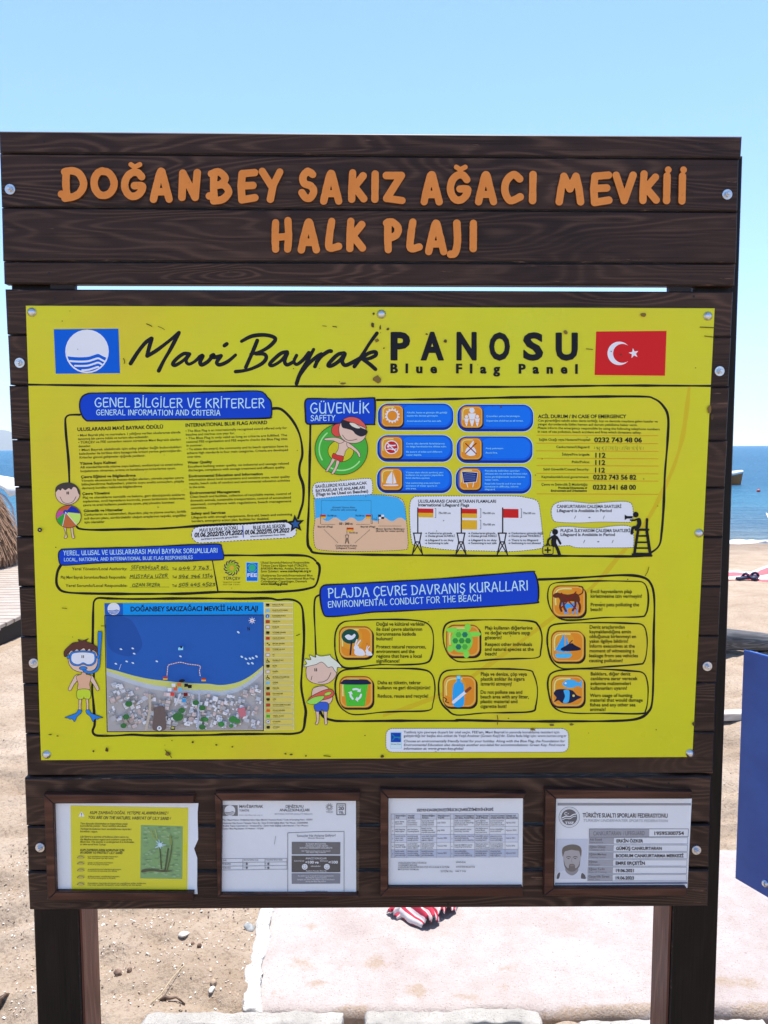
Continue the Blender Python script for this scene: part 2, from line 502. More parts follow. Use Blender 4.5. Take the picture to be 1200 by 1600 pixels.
# ------------------------------------------------------------------ flat artwork in photo points, laid on the board plane
class Art:
    STEP = 1.6e-5
    def __init__(s, w):
        s.w = w
        s.v, s.f, s.mi, s.mats = [], [], [], []
    def up(s, k=1):
        s.w += s.STEP * k
    def m(s, mat):
        if mat not in s.mats:
            s.mats.append(mat)
        return s.mats.index(mat)
    def raw(s, pts, faces, mat):
        i0 = len(s.v)
        s.v += [PL(p, s.w) for p in pts]
        k = s.m(mat)
        for f in faces:
            s.f.append(tuple(i0 + a for a in f))
            s.mi.append(k)
    def poly(s, pts, mat):
        s.up()
        if isinstance(pts[0][0], (list, tuple)):
            loops = pts
        else:
            loops = [pts]
        tr = tessellate_polygon([[Vector((x, -y, 0)) for x, y in lp] for lp in loops])
        flat = [p for lp in loops for p in lp]
        fs = []
        for t in tr:
            a, b, c = (flat[i] for i in t)
            ar = (b[0] - a[0]) * (c[1] - a[1]) - (b[1] - a[1]) * (c[0] - a[0])
            if abs(ar) < 1e-9: continue
            fs.append(tuple(t) if ar < 0 else tuple(t)[::-1])
        s.raw(flat, fs, mat)
    def blob(s, pts, mat, k=5):
        s.poly(catmull(pts, k, True), mat)
    def line(s, pts, wd, mat, smooth=True, closed=False, k=6, vary=0.0):
        pts = [tuple(p) for p in pts]
        if smooth and len(pts) > 2:
            pts = catmull(pts, k, closed)
        if closed:
            pts = pts + [pts[0]]
        q = [pts[0]]
        for p in pts[1:]:
            if math.hypot(p[0] - q[-1][0], p[1] - q[-1][1]) > 1e-3:
                q.append(p)
        if len(q) < 2:
            q.append((q[0][0] + .05, q[0][1]))
        segs, cur = [], [q[0]]
        for i in range(1, len(q)):
            cur.append(q[i])
            if i < len(q) - 1:
                a = math.atan2(q[i][1] - q[i - 1][1], q[i][0] - q[i - 1][0])
                b = math.atan2(q[i + 1][1] - q[i][1], q[i + 1][0] - q[i][0])
                dd = abs((b - a + PI) % (2 * PI) - PI)
                if dd > 1.1:
                    segs.append(cur)
                    cur = [q[i]]
        segs.append(cur)
        ph = random.random() * 9
        L = 0
        for sg in segs:
            s.up()
            n = len(sg)
            ls, rs = [], []
            for i in range(n):
                a = sg[max(i - 1, 0)]
                b = sg[min(i + 1, n - 1)]
                dx, dy = b[0] - a[0], b[1] - a[1]
                h = math.hypot(dx, dy) or 1
                L += h / 2
                r = wd / 2 * (1 + vary * math.sin(L * .05 + ph) + vary * .6 * math.sin(L * .13 + ph * 2))
                nx, ny = -dy / h * r, dx / h * r
                ls.append((sg[i][0] + nx, sg[i][1] + ny))
                rs.append((sg[i][0] - nx, sg[i][1] - ny))
            pts2 = ls + rs
            fs = [(i, i + 1, n + i + 1, n + i) for i in range(n - 1)]
            def cap(l, r, c, sgn):
                i0 = len(pts2)
                ang = math.atan2(l[1] - c[1], l[0] - c[0])
                rad = math.hypot(l[0] - c[0], l[1] - c[1])
                for j in range(1, 5):
                    t = ang + sgn * PI * j / 5
                    pts2.append((c[0] + rad * math.cos(t), c[1] + rad * math.sin(t)))
                return [i0 + j for j in range(4)]
            e = cap(ls[-1], rs[-1], sg[-1], -1)
            fs.append((n - 1, *e, 2 * n - 1))
            e = cap(ls[0], rs[0], sg[0], 1)
            fs.append((n, *e[::-1], 0))
            s.raw(pts2, fs, mat)
    def dash(s, pts, wd, mat, on=3.0, off=2.2, closed=True, smooth=True):
        if smooth:
            pts = catmull(pts, 6, closed)
        if closed:
            pts = pts + [pts[0]]
        s.up()
        t, P2, fs = 0, [], []
        for a, b in zip(pts, pts[1:]):
            L = math.hypot(b[0] - a[0], b[1] - a[1])
            if L < 1e-4:
                continue
            ux, uy = (b[0] - a[0]) / L, (b[1] - a[1]) / L
            x = 0
            while x < L:
                ph = t % (on + off)
                step = min(L - x, (on - ph) if ph < on else (on + off - ph)) + 1e-6
                if ph < on:
                    c = [(a[0] + ux * q - uy * h, a[1] + uy * q + ux * h) for q, h in ((x, wd / 2), (x + step, wd / 2), (x + step, -wd / 2), (x, -wd / 2))]
                    fs.append(tuple(range(len(P2), len(P2) + 4)))
                    P2 += c
                x += step
                t += step
        s.raw(P2, fs, mat)
    def text(s, st, p0, p1, h, mat=None, bold=0, shear=0.0, track=False, align='L'):
        """text from baseline point p0 to p1 with capitals h points high; p1 may be None for the natural width"""
        mat = mat or BLK
        nat = sum(GLY[(bold, c)][2] for c in st) * h
        if p1 is None:
            p1 = (p0[0] + nat, p0[1])
        L = math.hypot(p1[0] - p0[0], p1[1] - p0[1])
        ux, uy = (p1[0] - p0[0]) / L, (p1[1] - p0[1]) / L
        if track:
            sx, ex = h, (L - nat) / max(1, len(st) - 1)
        else:
            sx, ex = L / nat * h, 0
        s.up()
        x = 0
        for c in st:
            vs, fs, adv = GLY[(bold, c)]
            pts = []
            for gx, gy in vs:
                a = x + gx * sx + shear * gy * h
                pts.append((p0[0] + ux * a + uy * gy * h, p0[1] + uy * a - ux * gy * h))
            if pts:
                s.raw(pts, fs, mat)
            x += adv * sx + ex
    def pen(s, st, p0, p1, h, wd, mat, jit=.03, gap=.16, shear=0.0, k=4):
        tot = 0
        for c in st:
            tot += (.42 if c == ' ' else sfont(c.upper())[0] + gap)
        tot -= gap
        L = math.hypot(p1[0] - p0[0], p1[1] - p0[1])
        ux, uy = (p1[0] - p0[0]) / L, (p1[1] - p0[1]) / L
        sx = L / tot
        x = 0
        w0 = s.w
        for c in st:
            if c == ' ':
                x += .42
                continue
            wdt, strokes = sfont(c.upper())
            dy = random.uniform(-jit, jit)
            hs = h * random.uniform(1 - jit, 1 + jit)
            s.w = w0
            for sg in strokes:
                pts = []
                for gx, gy in sg:
                    a, b = (x + gx) * sx + shear * gy * h, gy * hs + dy * h
                    pts.append((p0[0] + ux * a + uy * b, p0[1] + uy * a - ux * b))
                s.line(pts, wd, mat, True, k=k)
            x += wdt + gap
        s.w = w0 + 12 * s.STEP
    def build(s, name, parent, org=None):
        vs = [v - org for v in s.v] if org is not None else s.v
        # both sides of a print look alike: orient every face to the viewer
        o = meshobj(name, vs, s.f, s.mats, s.mi, parent)
        bm = bmesh.new()
        bm.from_mesh(o.data)
        bm.normal_update()
        fl = [f for f in bm.faces if f.normal.y > 0]
        if fl:
            bmesh.ops.reverse_faces(bm, faces=fl)
        bm.to_mesh(o.data)
        bm.free()
        return o
# ================================================================== THE NOTICE BOARD
board = empty("notice_board", BM, "tall dark brown plank notice board with orange lettering and a yellow beach information panel", "notice board")

def bpart(o, label):
    o["label"] = label
    return o

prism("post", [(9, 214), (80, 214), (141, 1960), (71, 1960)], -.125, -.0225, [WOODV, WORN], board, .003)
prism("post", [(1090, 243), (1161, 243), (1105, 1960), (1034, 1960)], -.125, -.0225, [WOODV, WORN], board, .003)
# added thin strips: light on the posts' inner sides, painted as reddish wood
def lit_side_strip(front_edge_x0, front_edge_x1, inward, name):
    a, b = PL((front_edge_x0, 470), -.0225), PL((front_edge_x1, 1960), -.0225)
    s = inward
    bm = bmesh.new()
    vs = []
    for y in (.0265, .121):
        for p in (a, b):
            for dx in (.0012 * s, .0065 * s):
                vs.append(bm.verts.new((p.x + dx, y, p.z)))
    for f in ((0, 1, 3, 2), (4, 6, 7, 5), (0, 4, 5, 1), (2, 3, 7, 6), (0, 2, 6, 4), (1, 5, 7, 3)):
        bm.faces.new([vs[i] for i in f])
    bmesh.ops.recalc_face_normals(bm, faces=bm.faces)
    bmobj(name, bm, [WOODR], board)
lit_side_strip(89, 141, 1, "post_lit_side")
lit_side_strip(1081, 1034, -1, "post_lit_side")

for q in ([(-2, 204.5), (1160, 212.5), (1158, 247), (-1, 238.5)],
          [(-1, 240), (1155, 248.5), (1153, 330), (2, 323)],
          [(2, 324.5), (1153, 331.5), (1151, 411), (4, 407.5)],
          [(5, 409), (1150, 412.5), (1148, 446.5), (6, 443)]):
    prism("header_plank", q, -.022, 0, [WOOD, WORN], board, .0028)
for q in ([(78, 441), (116, 441), (116, 452), (78, 452)], [(1046, 444), (1080, 444), (1080, 456), (1046, 456)]):
    prism("spacer_block", q, -.022, -.006, [WORN, WORN], board, .001)

def lx(y): return 8 + (y - 450) * .0452
def rx(y): return 1146 - (y - 455) * .0423
seams = [451, 523, 602, 687, 761, 839, 917, 995, 1069, 1147, 1213]
random.seed(3)
for a, b in zip(seams, seams[1:]):
    t = (a - 451) / 760
    da = 4 - 8 * t
    j = random.uniform(-1.2, 1.2)
    prism("backing_plank", [(lx(a) + j, a + .6), (rx(a) + random.uniform(-1, 1), a + .6 + da), (rx(b) + random.uniform(-1, 1), b - .9 + da), (lx(b) + j, b - .9)], -.022, 0, [WOOD, WORN], board, .0028)
for (a, b, x0, x1, r0, r1) in ((1216, 1290, 38, 41, 1112, 1110), (1292, 1360.5, 42, 44, 1110, 1108), (1362.5, 1422, 43, 46, 1108, 1106)):
    prism("lower_plank", [(x0, a), (r0, a - 3), (r1, b - 5.5), (x1, b)], -.0215, .0045, [WOOD, WORN], board, .0028)

# -------- orange letters: union of thick pen strokes, cut as one piece each
def cut_letter(ch, x0, x1, y0, y1, wd=11.5):
    STR = {
     'D': [[(.18, .02), (.16, .5), (.22, 1.0)], [(.10, .04), (.45, .0), (.78, .10), (.98, .36), (.99, .60), (.80, .85), (.5, .98), (.12, 1.03)], [(.16, .93), (-.06, .88)]],
     'O': [[(.42, .0), (.18, .10), (.02, .36), (.04, .68), (.24, .94), (.52, 1.0), (.82, .88), (1, .58), (.92, .28), (.68, .06), (.34, .02)]],
     'G': [[(.97, .20), (.75, .03), (.45, .02), (.14, .2), (0, .52), (.10, .82), (.36, 1.0), (.68, .98), (.94, .80), (1, .58), (.56, .57)]],
     'A': [[(0, 1), (.18, .55), (.48, 0), (.72, .4), (1, 1)], [(.20, .73), (.82, .73)]],
     'N': [[(.02, 1), (.08, .02), (.86, 1), (1, 0)]],
     'B': [[(.22, .02), (.2, .5), (.24, .98)], [(.08, .06), (.5, .0), (.82, .22), (.6, .42), (.25, .46)], [(.25, .48), (.75, .46), (1, .7), (.7, .95), (.2, 1.02)], [(.2, .88), (-.02, .84)]],
     'E': [[(.98, .02), (.08, .06), (.0, .5), (.06, 1), (1, .92)], [(.1, .5), (.86, .48)]],
     'Y': [[(0, 0), (.5, .5)], [(1, .02), (.62, .5), (.46, 1)]],
     'S': [[(.92, .12), (.5, 0), (.1, .2), (.2, .45), (.75, .55), (1, .75), (.7, 1), (.3, .98), (0, .8)]],
     'K': [[(.12, 0), (.06, .5), (.04, 1)], [(.95, .12), (.12, .62)], [(.3, .55), (1, .98)]],
     'I': [[(.6, 0), (.5, .5), (.4, 1)]],
     'Z': [[(.0, .06), (.95, .06), (.02, .92), (1, 1)]],
     'C': [[(.95, .16), (.55, 0), (.1, .25), (.02, .65), (.35, .98), (.98, .84)]],
     'M': [[(0, 1), (.1, .45), (.22, .02), (.5, .5), (.78, .02), (.92, .5), (1, 1)]],
     'V': [[(0, .0), (.48, 1), (1, .0)]],
     'H': [[(.08, 0), (.05, .5), (.08, 1)], [(.9, -.08), (.94, .5), (.88, 1)], [(.06, .56), (.92, .52)]],
     'L': [[(.3, 0), (.08, .5), (.06, .96), (.98, .92)]],
     'P': [[(.18, .0), (.16, .5), (.2, 1)], [(.06, .04), (.5, .0), (.98, .2), (.85, .46), (.2, .6)]],
     'J': [[(.78, 0), (.84, .6), (.6, .95), (.15, 1)]],
    }
    base = {'Ğ': 'G', 'İ': 'I'}.get(ch, ch)
    r = wd / 2
    segs = []
    for st in STR[base]:
        pts = [(x0 + r + u * max(0.1, (x1 - x0 - wd)), y0 + r + v * (y1 - y0 - wd)) for u, v in st]
        pts = catmull(pts, 6) if base not in 'NZMVEY' else (catmull(pts, 6) if base == 'E' and len(pts) < 3 else pts)
        segs += [(a, b, r * random.uniform(.95, 1.04)) for a, b in zip(pts, pts[1:])]
    cx = (x0 + x1) / 2
    if ch == 'Ğ':
        cx += 2
        p = [(cx - 6, y0 - 6), (cx, y0 - 2), (cx + 8, y0 - 6)]
        segs += [(a, b, r * .66) for a, b in zip(p, p[1:])]
    if ch == 'İ':
        segs += [((cx + 2, y0 - 4), (cx + 2.3, y0 - 3.6), r * .88)]
    pad = 16
    step = .5
    gx = np.arange(x0 - pad, x1 + pad, step)
    gy = np.arange(y0 - pad - 4, y1 + pad, step)
    X, Y = np.meshgrid(gx, gy)
    d = np.full(X.shape, 1e9)
    for a, b, rad in segs:
        ax, ay = a
        bx, by = b
        vx, vy = bx - ax, by - ay
        q = vx * vx + vy * vy or 1e-9
        t = np.clip(((X - ax) * vx + (Y - ay) * vy) / q, 0, 1)
        e = np.hypot(X - ax - t * vx, Y - ay - t * vy) - rad
        d = np.minimum(d, e)
    def contours(lev):
        nxt = {}
        H, W = d.shape
        f = d - lev
        ins = f < 0
        def ep(i, j, e):
            if e == 0: a, b = (i, j), (i, j + 1)
            elif e == 1: a, b = (i, j + 1), (i + 1, j + 1)
            elif e == 2: a, b = (i + 1, j), (i + 1, j + 1)
            else: a, b = (i, j), (i + 1, j)
            return (a, b)
        cse = ins[:-1, :-1] * 1 + ins[:-1, 1:] * 2 + ins[1:, 1:] * 4 + ins[1:, :-1] * 8
        T = {1: [(3, 0)], 2: [(0, 1)], 3: [(3, 1)], 4: [(1, 2)], 5: [(3, 2), (1, 0)], 6: [(0, 2)], 7: [(3, 2)], 8: [(2, 3)], 9: [(2, 0)], 10: [(0, 3), (2, 1)], 11: [(2, 1)], 12: [(1, 3)], 13: [(1, 0)], 14: [(0, 3)]}
        for i, j in zip(*np.nonzero((cse > 0) & (cse < 15))):
            for a, b in T[int(cse[i, j])]:
                nxt[ep(i, j, a)] = ep(i, j, b)
        loops = []
        while nxt:
            k0, k = None, next(iter(nxt))
            lp = []
            while k in nxt:
                lp.append(k)
                k = nxt.pop(k)
            pts = []
            for (i, j), (i2, j2) in lp:
                a, b = f[i, j], f[i2, j2]
                t = a / (a - b)
                pts.append((gx[0] + step * (j + (j2 - j) * t), gy[0] + step * (i + (i2 - i) * t)))
            if len(pts) > 8:
                pts = [pts[i] for i in range(0, len(pts), 2)]
                loops.append(pts)
        return loops
    loops = contours(0.0)
    bm = bmesh.new()
    w1 = .0052
    tr = tessellate_polygon([[Vector((x, -y, 0)) for x, y in lp] for lp in loops])
    flat = [p for lp in loops for p in lp]
    fv = [bm.verts.new(PL(p, w1)) for p in flat]
    for t in tr:
        if len(set(t)) == 3:
            try: bm.faces.new([fv[i] for i in t])
            except ValueError: pass
    k = 0
    for lp in loops:
        n = len(lp)
        bk = [bm.verts.new((fv[k + i].co.x, -.0004, fv[k + i].co.z)) for i in range(n)]
        for i in range(n):
            f = bm.faces.new((fv[k + i], fv[k + (i + 1) % n], bk[(i + 1) % n], bk[i]))
            f.material_index = 1
        k += n
    bmesh.ops.recalc_face_normals(bm, faces=bm.faces)
    for f in bm.faces:
        if f.material_index == 0 and f.normal.y > 0: f.normal_flip()
    bmobj("letter", bm, [ORL, ORS], board)
for a in (('D', 92, 136, 261, 314), ('O', 141, 184, 261, 311), ('Ğ', 189, 228, 263, 312), ('A', 234, 270, 262, 317), ('N', 278, 314, 264, 314), ('B', 322, 363, 263, 319), ('E', 371, 404, 263, 318), ('Y', 404, 443, 262, 317),
          ('S', 466, 496, 262, 315), ('A', 500, 535, 265, 320), ('K', 543, 574, 264, 317), ('I', 579, 593, 266, 317), ('Z', 598, 634, 266, 319),
          ('A', 657, 692, 267, 321), ('Ğ', 698, 736, 267, 318), ('A', 742, 777, 267, 321), ('C', 783, 819, 267, 320), ('I', 825, 840, 267, 319),
          ('M', 868, 913, 269, 321), ('E', 922, 957, 267, 322), ('V', 957, 995, 268, 319), ('K', 998, 1031, 266, 319), ('İ', 1034, 1050, 269, 319), ('İ', 1058, 1074, 269, 320),
          ('H', 423, 458, 342, 395), ('A', 465, 500, 341, 396), ('L', 508, 535, 340, 394), ('K', 540, 572, 340, 394), ('P', 597, 628, 341, 396), ('L', 635, 661, 341, 395), ('A', 664, 699, 343, 399), ('J', 696, 723, 343, 403), ('I', 733, 746, 343, 394)):
    cut_letter(*a)

# -------- bolts
def bolt_mesh():
    bm = bmesh.new()
    def ring(r0, r1, y0, y1, n):
        a = [bm.verts.new((r0 * math.cos(2 * PI * i / n), -y0, r0 * math.sin(2 * PI * i / n))) for i in range(n)]
        b = [bm.verts.new((r1 * math.cos(2 * PI * i / n), -y1, r1 * math.sin(2 * PI * i / n))) for i in range(n)]
        for i in range(n):
            bm.faces.new((a[i], a[(i + 1) % n], b[(i + 1) % n], b[i]))
        return b
    def cyl(r, y0, y1, n, ch=.0006):
        ring(r, r, y0, y1 - ch, n)
        b = ring(r, r - ch, y1 - ch, y1, n)
        bm.faces.new(b)
    cyl(.0108, 0, .0022, 28)
    cyl(.0066, .0022, .0072, 6)
    cyl(.0037, .0072, .0115, 14, .001)
    bmesh.ops.remove_doubles(bm, verts=bm.verts, dist=1e-6)
    bmesh.ops.recalc_face_normals(bm, faces=bm.faces)
    me = D.meshes.new("bolt")
    bm.to_mesh(me)
    bm.free()
    me.materials.append(STEEL)
    return me
def screw_mesh():
    bm = bmesh.new()
    n, prof = 20, [(.0098, 0), (.0098, .001), (.0080, .0022), (.0078, .003), (.0060, .0052), (.003, .0064), (0.0008, .0067)]
    rings = [[bm.verts.new((r * math.cos(2 * PI * i / n), -y, r * math.sin(2 * PI * i / n))) for i in range(n)] for r, y in prof]
    for a, b in zip(rings, rings[1:]):
        for i in range(n):
            bm.faces.new((a[i], a[(i + 1) % n], b[(i + 1) % n], b[i]))
    bm.faces.new(rings[-1])
    bmesh.ops.recalc_face_normals(bm, faces=bm.faces)
    for f in bm.faces: f.smooth = True
    me = D.meshes.new("panel_screw")
    bm.to_mesh(me)
    bm.free()
    me.materials.append(STEEL)
    return me
bme, sme = bolt_mesh(), screw_mesh()
def fix(name, me, px, py, w, parent):
    o = D.objects.new(name, me)
    COL.objects.link(o)
    o.parent = parent
    o.location = PL((px, py), w)
    o.rotation_euler = (0, random.uniform(0, 6), 0)
    return o
for px, py, w in ((16, 296, .0002), (1136, 304, .0002), (31, 567, .0002), (1124, 580, .0002), (53, 1036, .0002), (1105, 1041, .0002), (63, 1324, .0047), (1088, 1328, .0047)):
    fix("bolt", bme, px, py, w, board)

# small dark nail heads in the planks
NAIL = newmat("rusty_nail", (.012, .008, .007), .6)
nme = None
for px, py in ((69, 221), (77, 427), (1090, 225), (1080, 431), (86, 466), (115, 466), (1084, 463), (106, 1229), (111, 1412), (245, 1229), (440, 1229), (705, 1229), (980, 1229), (1045, 1224), (1040, 1403), (700, 1412)):
    if nme is None:
        bm = bmesh.new()
        bm.faces.new([bm.verts.new((.0028 * math.cos(-i * PI / 5), 0, .0028 * math.sin(-i * PI / 5))) for i in range(10)])
        bm.normal_update()
        for f in bm.faces:
            if f.normal.y > 0: f.normal_flip()
        nme = D.meshes.new("nail_head")
        bm.to_mesh(nme)
        bm.free()
        nme.materials.append(NAIL)
    fix("nail_head", nme, px, py, .0049 if py > 1214 else .0005, board)

# ================================================================== THE YELLOW PANEL
PW = .0035
panel = prism("information_panel", [(40, 477.5), (1117, 481.5), (1082, 1183), (64, 1188)], .0003, PW, [YEL], board, .0008)
bpart(panel, "glossy yellow printed information panel with blue headings")
for px, py in ((50, 488), (596, 491), (1106, 494), (73, 1179), (1078, 1177), (1092, 833)):
    fix("panel_screw", sme, px, py, PW + .0002, panel)

W0 = PW + .0003
a = Art(PW + .00012)
a.line([(1077, 605), (1071, 655), (1064, 693), (1047, 743), (1010, 815), (965, 872), (922, 920), (849, 976), (761, 1041), (690, 1085), (600, 1118)], 6, ink(188, 168, 32), True, vary=.2)
a.build("printed_arc", panel)
# ---- title line
a = Art(W0)
z4, z5 = Z(0, 470, 1 / 3), Z(380, 470, 1 / 3)
def brush(frame, strokes, wd):
    for s in strokes:
        a.line(frame(s), wd * random.uniform(.94, 1.06), BLK, True, k=8, vary=.10)
brush(z4, [[(612, 294), (648, 238), (682, 196), (710, 176)], [(711, 177), (700, 215), (689, 258)], [(690, 259), (735, 232), (795, 186), (839, 149)], [(838, 151), (800, 225), (768, 280), (744, 328)],
           [(888, 250), (862, 248), (832, 268), (810, 294), (822, 302), (856, 282), (884, 254)], [(886, 254), (872, 280), (884, 297), (910, 286), (935, 264)],
           [(935, 264), (950, 258), (938, 286), (946, 300), (975, 284), (1000, 254)], [(1000, 254), (990, 262), (1012, 264), (1036, 258)],
           [(1034, 262), (1016, 288), (1030, 300), (1068, 284), (1104, 254)], [(1052, 210), (1063, 202)]], 6.0)
brush(z5, [[(66, 186), (44, 240), (12, 312)], [(-8, 190), (40, 166), (95, 160), (138, 168), (150, 184), (120, 216), (76, 240), (36, 250)], [(60, 248), (98, 250), (108, 268), (88, 294), (40, 318), (0, 328), (-36, 332)],
           [(206, 240), (178, 246), (142, 276), (124, 298), (140, 303), (178, 280), (207, 244)], [(207, 246), (194, 282), (206, 300), (236, 286)],
           [(250, 256), (238, 284), (252, 298), (284, 274), (308, 244)], [(330, 228), (300, 284), (266, 344), (250, 388)],
           [(262, 352), (300, 302), (344, 262), (366, 248)], [(366, 248), (348, 282), (336, 308)], [(344, 288), (366, 260), (398, 238), (412, 236)],
           [(474, 244), (444, 252), (410, 284), (398, 303), (416, 304), (452, 280), (477, 248)], [(476, 250), (464, 282), (478, 302), (514, 288), (546, 270)],
           [(627, 152), (592, 200), (552, 264), (521, 308)], [(545, 276), (588, 246), (620, 240), (620, 256), (592, 270), (562, 274)], [(562, 275), (594, 298), (620, 321)]], 5.7)
for ch, x0, x1 in (('P', 611, 640), ('A', 658, 693), ('N', 714, 744), ('O', 765, 796), ('S', 818, 848), ('U', 869, 902)):
    adv = GLY[(1, ch)][2]
    vs = GLY[(1, ch)][0]
    l, r_ = min(v[0] for v in vs), max(v[0] for v in vs)
    sc = (x1 - x0) / (r_ - l)
    for ex, ey in ((-.8, 0), (.8, 0), (0, -.7), (0, .5)):
        a.text(ch, (x0 - l * sc + ex, 561 + ey), (x0 - l * sc + adv * sc + ex, 561.1 + ey), 40 if ch not in 'OSU' else 39, BLK, 1)
for ex in (-.45, .45):
    a.text("Blue Flag Panel", (609.5 + ex, 582.5), (903 + ex, 583.5), 14, BLK, 1, track=True)
a.build("title_lettering", panel)

def waves(a, cx, cy, r, blue, white, f=1.0):
    a.poly(circ(cx, cy, r), white)
    def edge(dy):
        pts = [(-1.0, .20 + dy), (-.72, .25 + dy), (-.3, .27 + dy), (.05, .25 + dy), (.32, .17 + dy), (.52, .12 + dy), (.72, .22 + dy), (1.0, .34 + dy)]
        return [(cx + x * r, cy + y * r) for x, y in catmull(pts, 5)]
    def clip(pts, rad):
        return [p for p in pts if math.hypot(p[0] - cx, p[1] - cy) < rad]
    R = r * .93
    e = clip(edge(0), R)
    a0 = math.degrees(math.atan2(e[-1][1] - cy, e[-1][0] - cx))
    a1 = math.degrees(math.atan2(e[0][1] - cy, e[0][0] - cx))
    a.poly(e + circ(cx, cy, R, None, a0, a1, 24), blue)
    for dy in (.20, .40, .60):
        e = clip(edge(dy), R * .985)
        if len(e) > 3: a.line(e, r * .085, white, False)

a = Art(W0)
a.poly([(84, 514.5), (185, 513.5), (187.5, 583), (87, 584)], ink(0, 84, 190))
waves(a, 136, 549, 34, ink(0, 84, 190), ink(216, 224, 238))
a.build("flag_emblem", panel)["label"] = "blue square emblem with white disc and waves"

a = Art(W0)
a.poly([(931.5, 518), (1041.5, 517), (1039, 587), (929, 586)], ink(186, 26, 28))
z6 = Z(760, 470, .36667)
oc, ic = (566, 224), (580, 224)
R0, R1 = 50, 40.5
dx = ic[0] - oc[0]
xi = (R0 * R0 - R1 * R1 + dx * dx) / (2 * dx)
th0 = math.degrees(math.acos(xi / R0))
th1 = math.degrees(math.acos((xi - dx) / R1))
a.poly(z6(circ(*oc, R0, None, th0, 360 - th0, 40) + circ(*ic, R1, None, 360 - th1, th1, 40)), ink(224, 226, 236))
a.poly(z6(star(628, 224, 22, 9, 5, -100)), ink(224, 226, 236))
a.build("crescent_flag", panel)["label"] = "red flag with white crescent and star"

def outline(pts, wd=3.0, closed=False, frame=None, name="section_outline", w=W0):
    a = Art(w)
    pts = frame(pts) if frame else pts
    a.line(pts, wd * 1.2, BLK, True, closed, k=7, vary=.16)
    a.build(name, panel)
outline([(44, 601), (180, 602.5), (420, 603.5), (600, 604), (800, 604.5), (960, 602.5), (1112, 603)], 2.8, name="divider_line")

z1, z2 = Z(80, 600, .18333), Z(270, 600, .18333)
z3 = Z(470, 610, .16889)
zE = Z(830, 610, .19167)
zA, zB = Z(470, 890, .31667), Z(690, 880, .28333)
zM, zD = Z(90, 930, .2), Z(320, 930, .18333)
r1, r2 = Z(80, 840, .18333), Z(290, 840, .18333)
outline(z1([(245, 262), (190, 262), (150, 266), (126, 285), (120, 320), (128, 450), (143, 600), (150, 700), (155, 845)]), 3.0)
outline(z2([(845, 210), (920, 214), (1000, 285), (1060, 380), (1093, 480), (1104, 600), (1082, 690), (1080, 770), (1112, 870), (1110, 1000), (1085, 1090), (1068, 1145)]), 3.2)
outline([(120, 823), (126, 826.5), (150, 828), (200, 827), (250, 826), (300, 822.5), (340, 819.5), (400, 817), (447, 814)], 3.0)
outline([(589, 625), (640, 624.3), (700, 623.5), (800, 621), (900, 620), (1000, 619.5), (1022, 623), (1036, 634), (1044, 652), (1043, 690), (1039, 740), (1037, 790), (1034, 830), (1030, 852), (1016, 864), (998, 869), (930, 869), (860, 868.5), (760, 868.5), (700, 868), (640, 867.5), (560, 866.5), (497, 864.5), (485, 858), (480.5, 843), (482.5, 790), (484, 720), (485, 662)], 3.0)
outline([(95, 883), (90, 893), (88, 908), (91, 918), (100, 924.5), (126, 927), (190, 928), (245, 928), (290, 927.5), (345, 925), (400, 925.5), (455, 923.5), (484, 919), (494, 913), (499, 895), (499, 884), (495.5, 879.5)], 3.2)
outline(r2([(325, 152), (460, 151), (600, 152), (760, 150), (900, 150), (1020, 155), (1080, 175), (1110, 200)]), 2.8)
outline(r2([(228, 195), (240, 260), (252, 330), (275, 455)]), 1.7)
outline(zM([(385, 25), (320, 22), (290, 40), (279, 90), (275, 300), (272, 500), (284, 620), (270, 720), (280, 850), (290, 1000), (274, 1060), (290, 1090), (330, 1098), (450, 1098), (580, 1090), (700, 1096), (900, 1096), (1200, 1092)]) + zD([(200, 1185), (600, 1182), (760, 1180), (835, 1150), (855, 1050), (860, 980), (842, 900), (822, 780), (828, 640), (845, 400), (840, 200), (825, 95), (775, 48), (700, 35), (620, 40), (540, 27), (300, 30), (0, 28)]) + zM([(900, 26), (600, 30), (386, 25)]), 3.0)
outline(zA([(98, 124), (72, 140), (66, 200), (70, 300), (75, 430)]), 2.2)
outline(zA([(92, 690), (110, 725), (150, 742), (220, 748), (500, 746), (760, 746)]) + zB([(100, 866), (400, 872), (700, 872), (950, 870), (1080, 858), (1140, 820), (1162, 760), (1168, 600), (1170, 400), (1173, 200), (1152, 110), (1100, 75), (1000, 66), (850, 74), (700, 84), (535, 90)]), 3.0)

# ---- headings
def banner(pts, lines, k=4, name="heading_banner", wd=2.2):
    a = Art(W0 + .0010)
    c = catmull(pts, k, True)
    a.poly(c, BLU)
    a.line(pts, wd, BLK, True, True, k, vary=.2)
    for st, p0, p1, h, lw in lines:
        a.pen(st, p0, p1, h, lw, PALE)
    a.build(name, panel)
banner([(125, 640), (126, 624), (136, 615.5), (160, 614), (250, 614), (340, 612.5), (400, 610.8), (413, 615), (417.5, 620.5), (423, 627), (424.5, 640), (423.5, 650), (415, 653.5), (340, 655), (240, 655.5), (150, 657.5), (133, 655.5)],
       [("GENEL BİLGİLER VE KRİTERLER", (148, 635.8), (413, 637.3), 14.2, 1.75), ("GENERAL INFORMATION AND CRITERIA", (150.5, 648.4), (344, 649), 8.2, 1.2)])
banner(z3([(42, 200), (38, 120), (52, 84), (90, 76), (300, 78), (500, 76), (660, 70), (684, 84), (688, 180), (682, 300), (660, 316), (420, 308), (240, 308), (80, 312), (54, 300), (46, 280)]),
       [("GÜVENLİK", z3.p(88, 210), z3.p(632, 210), 16, 1.9), ("SAFETY", z3.p(92, 281), z3.p(318, 281), 8.7, 1.25)])
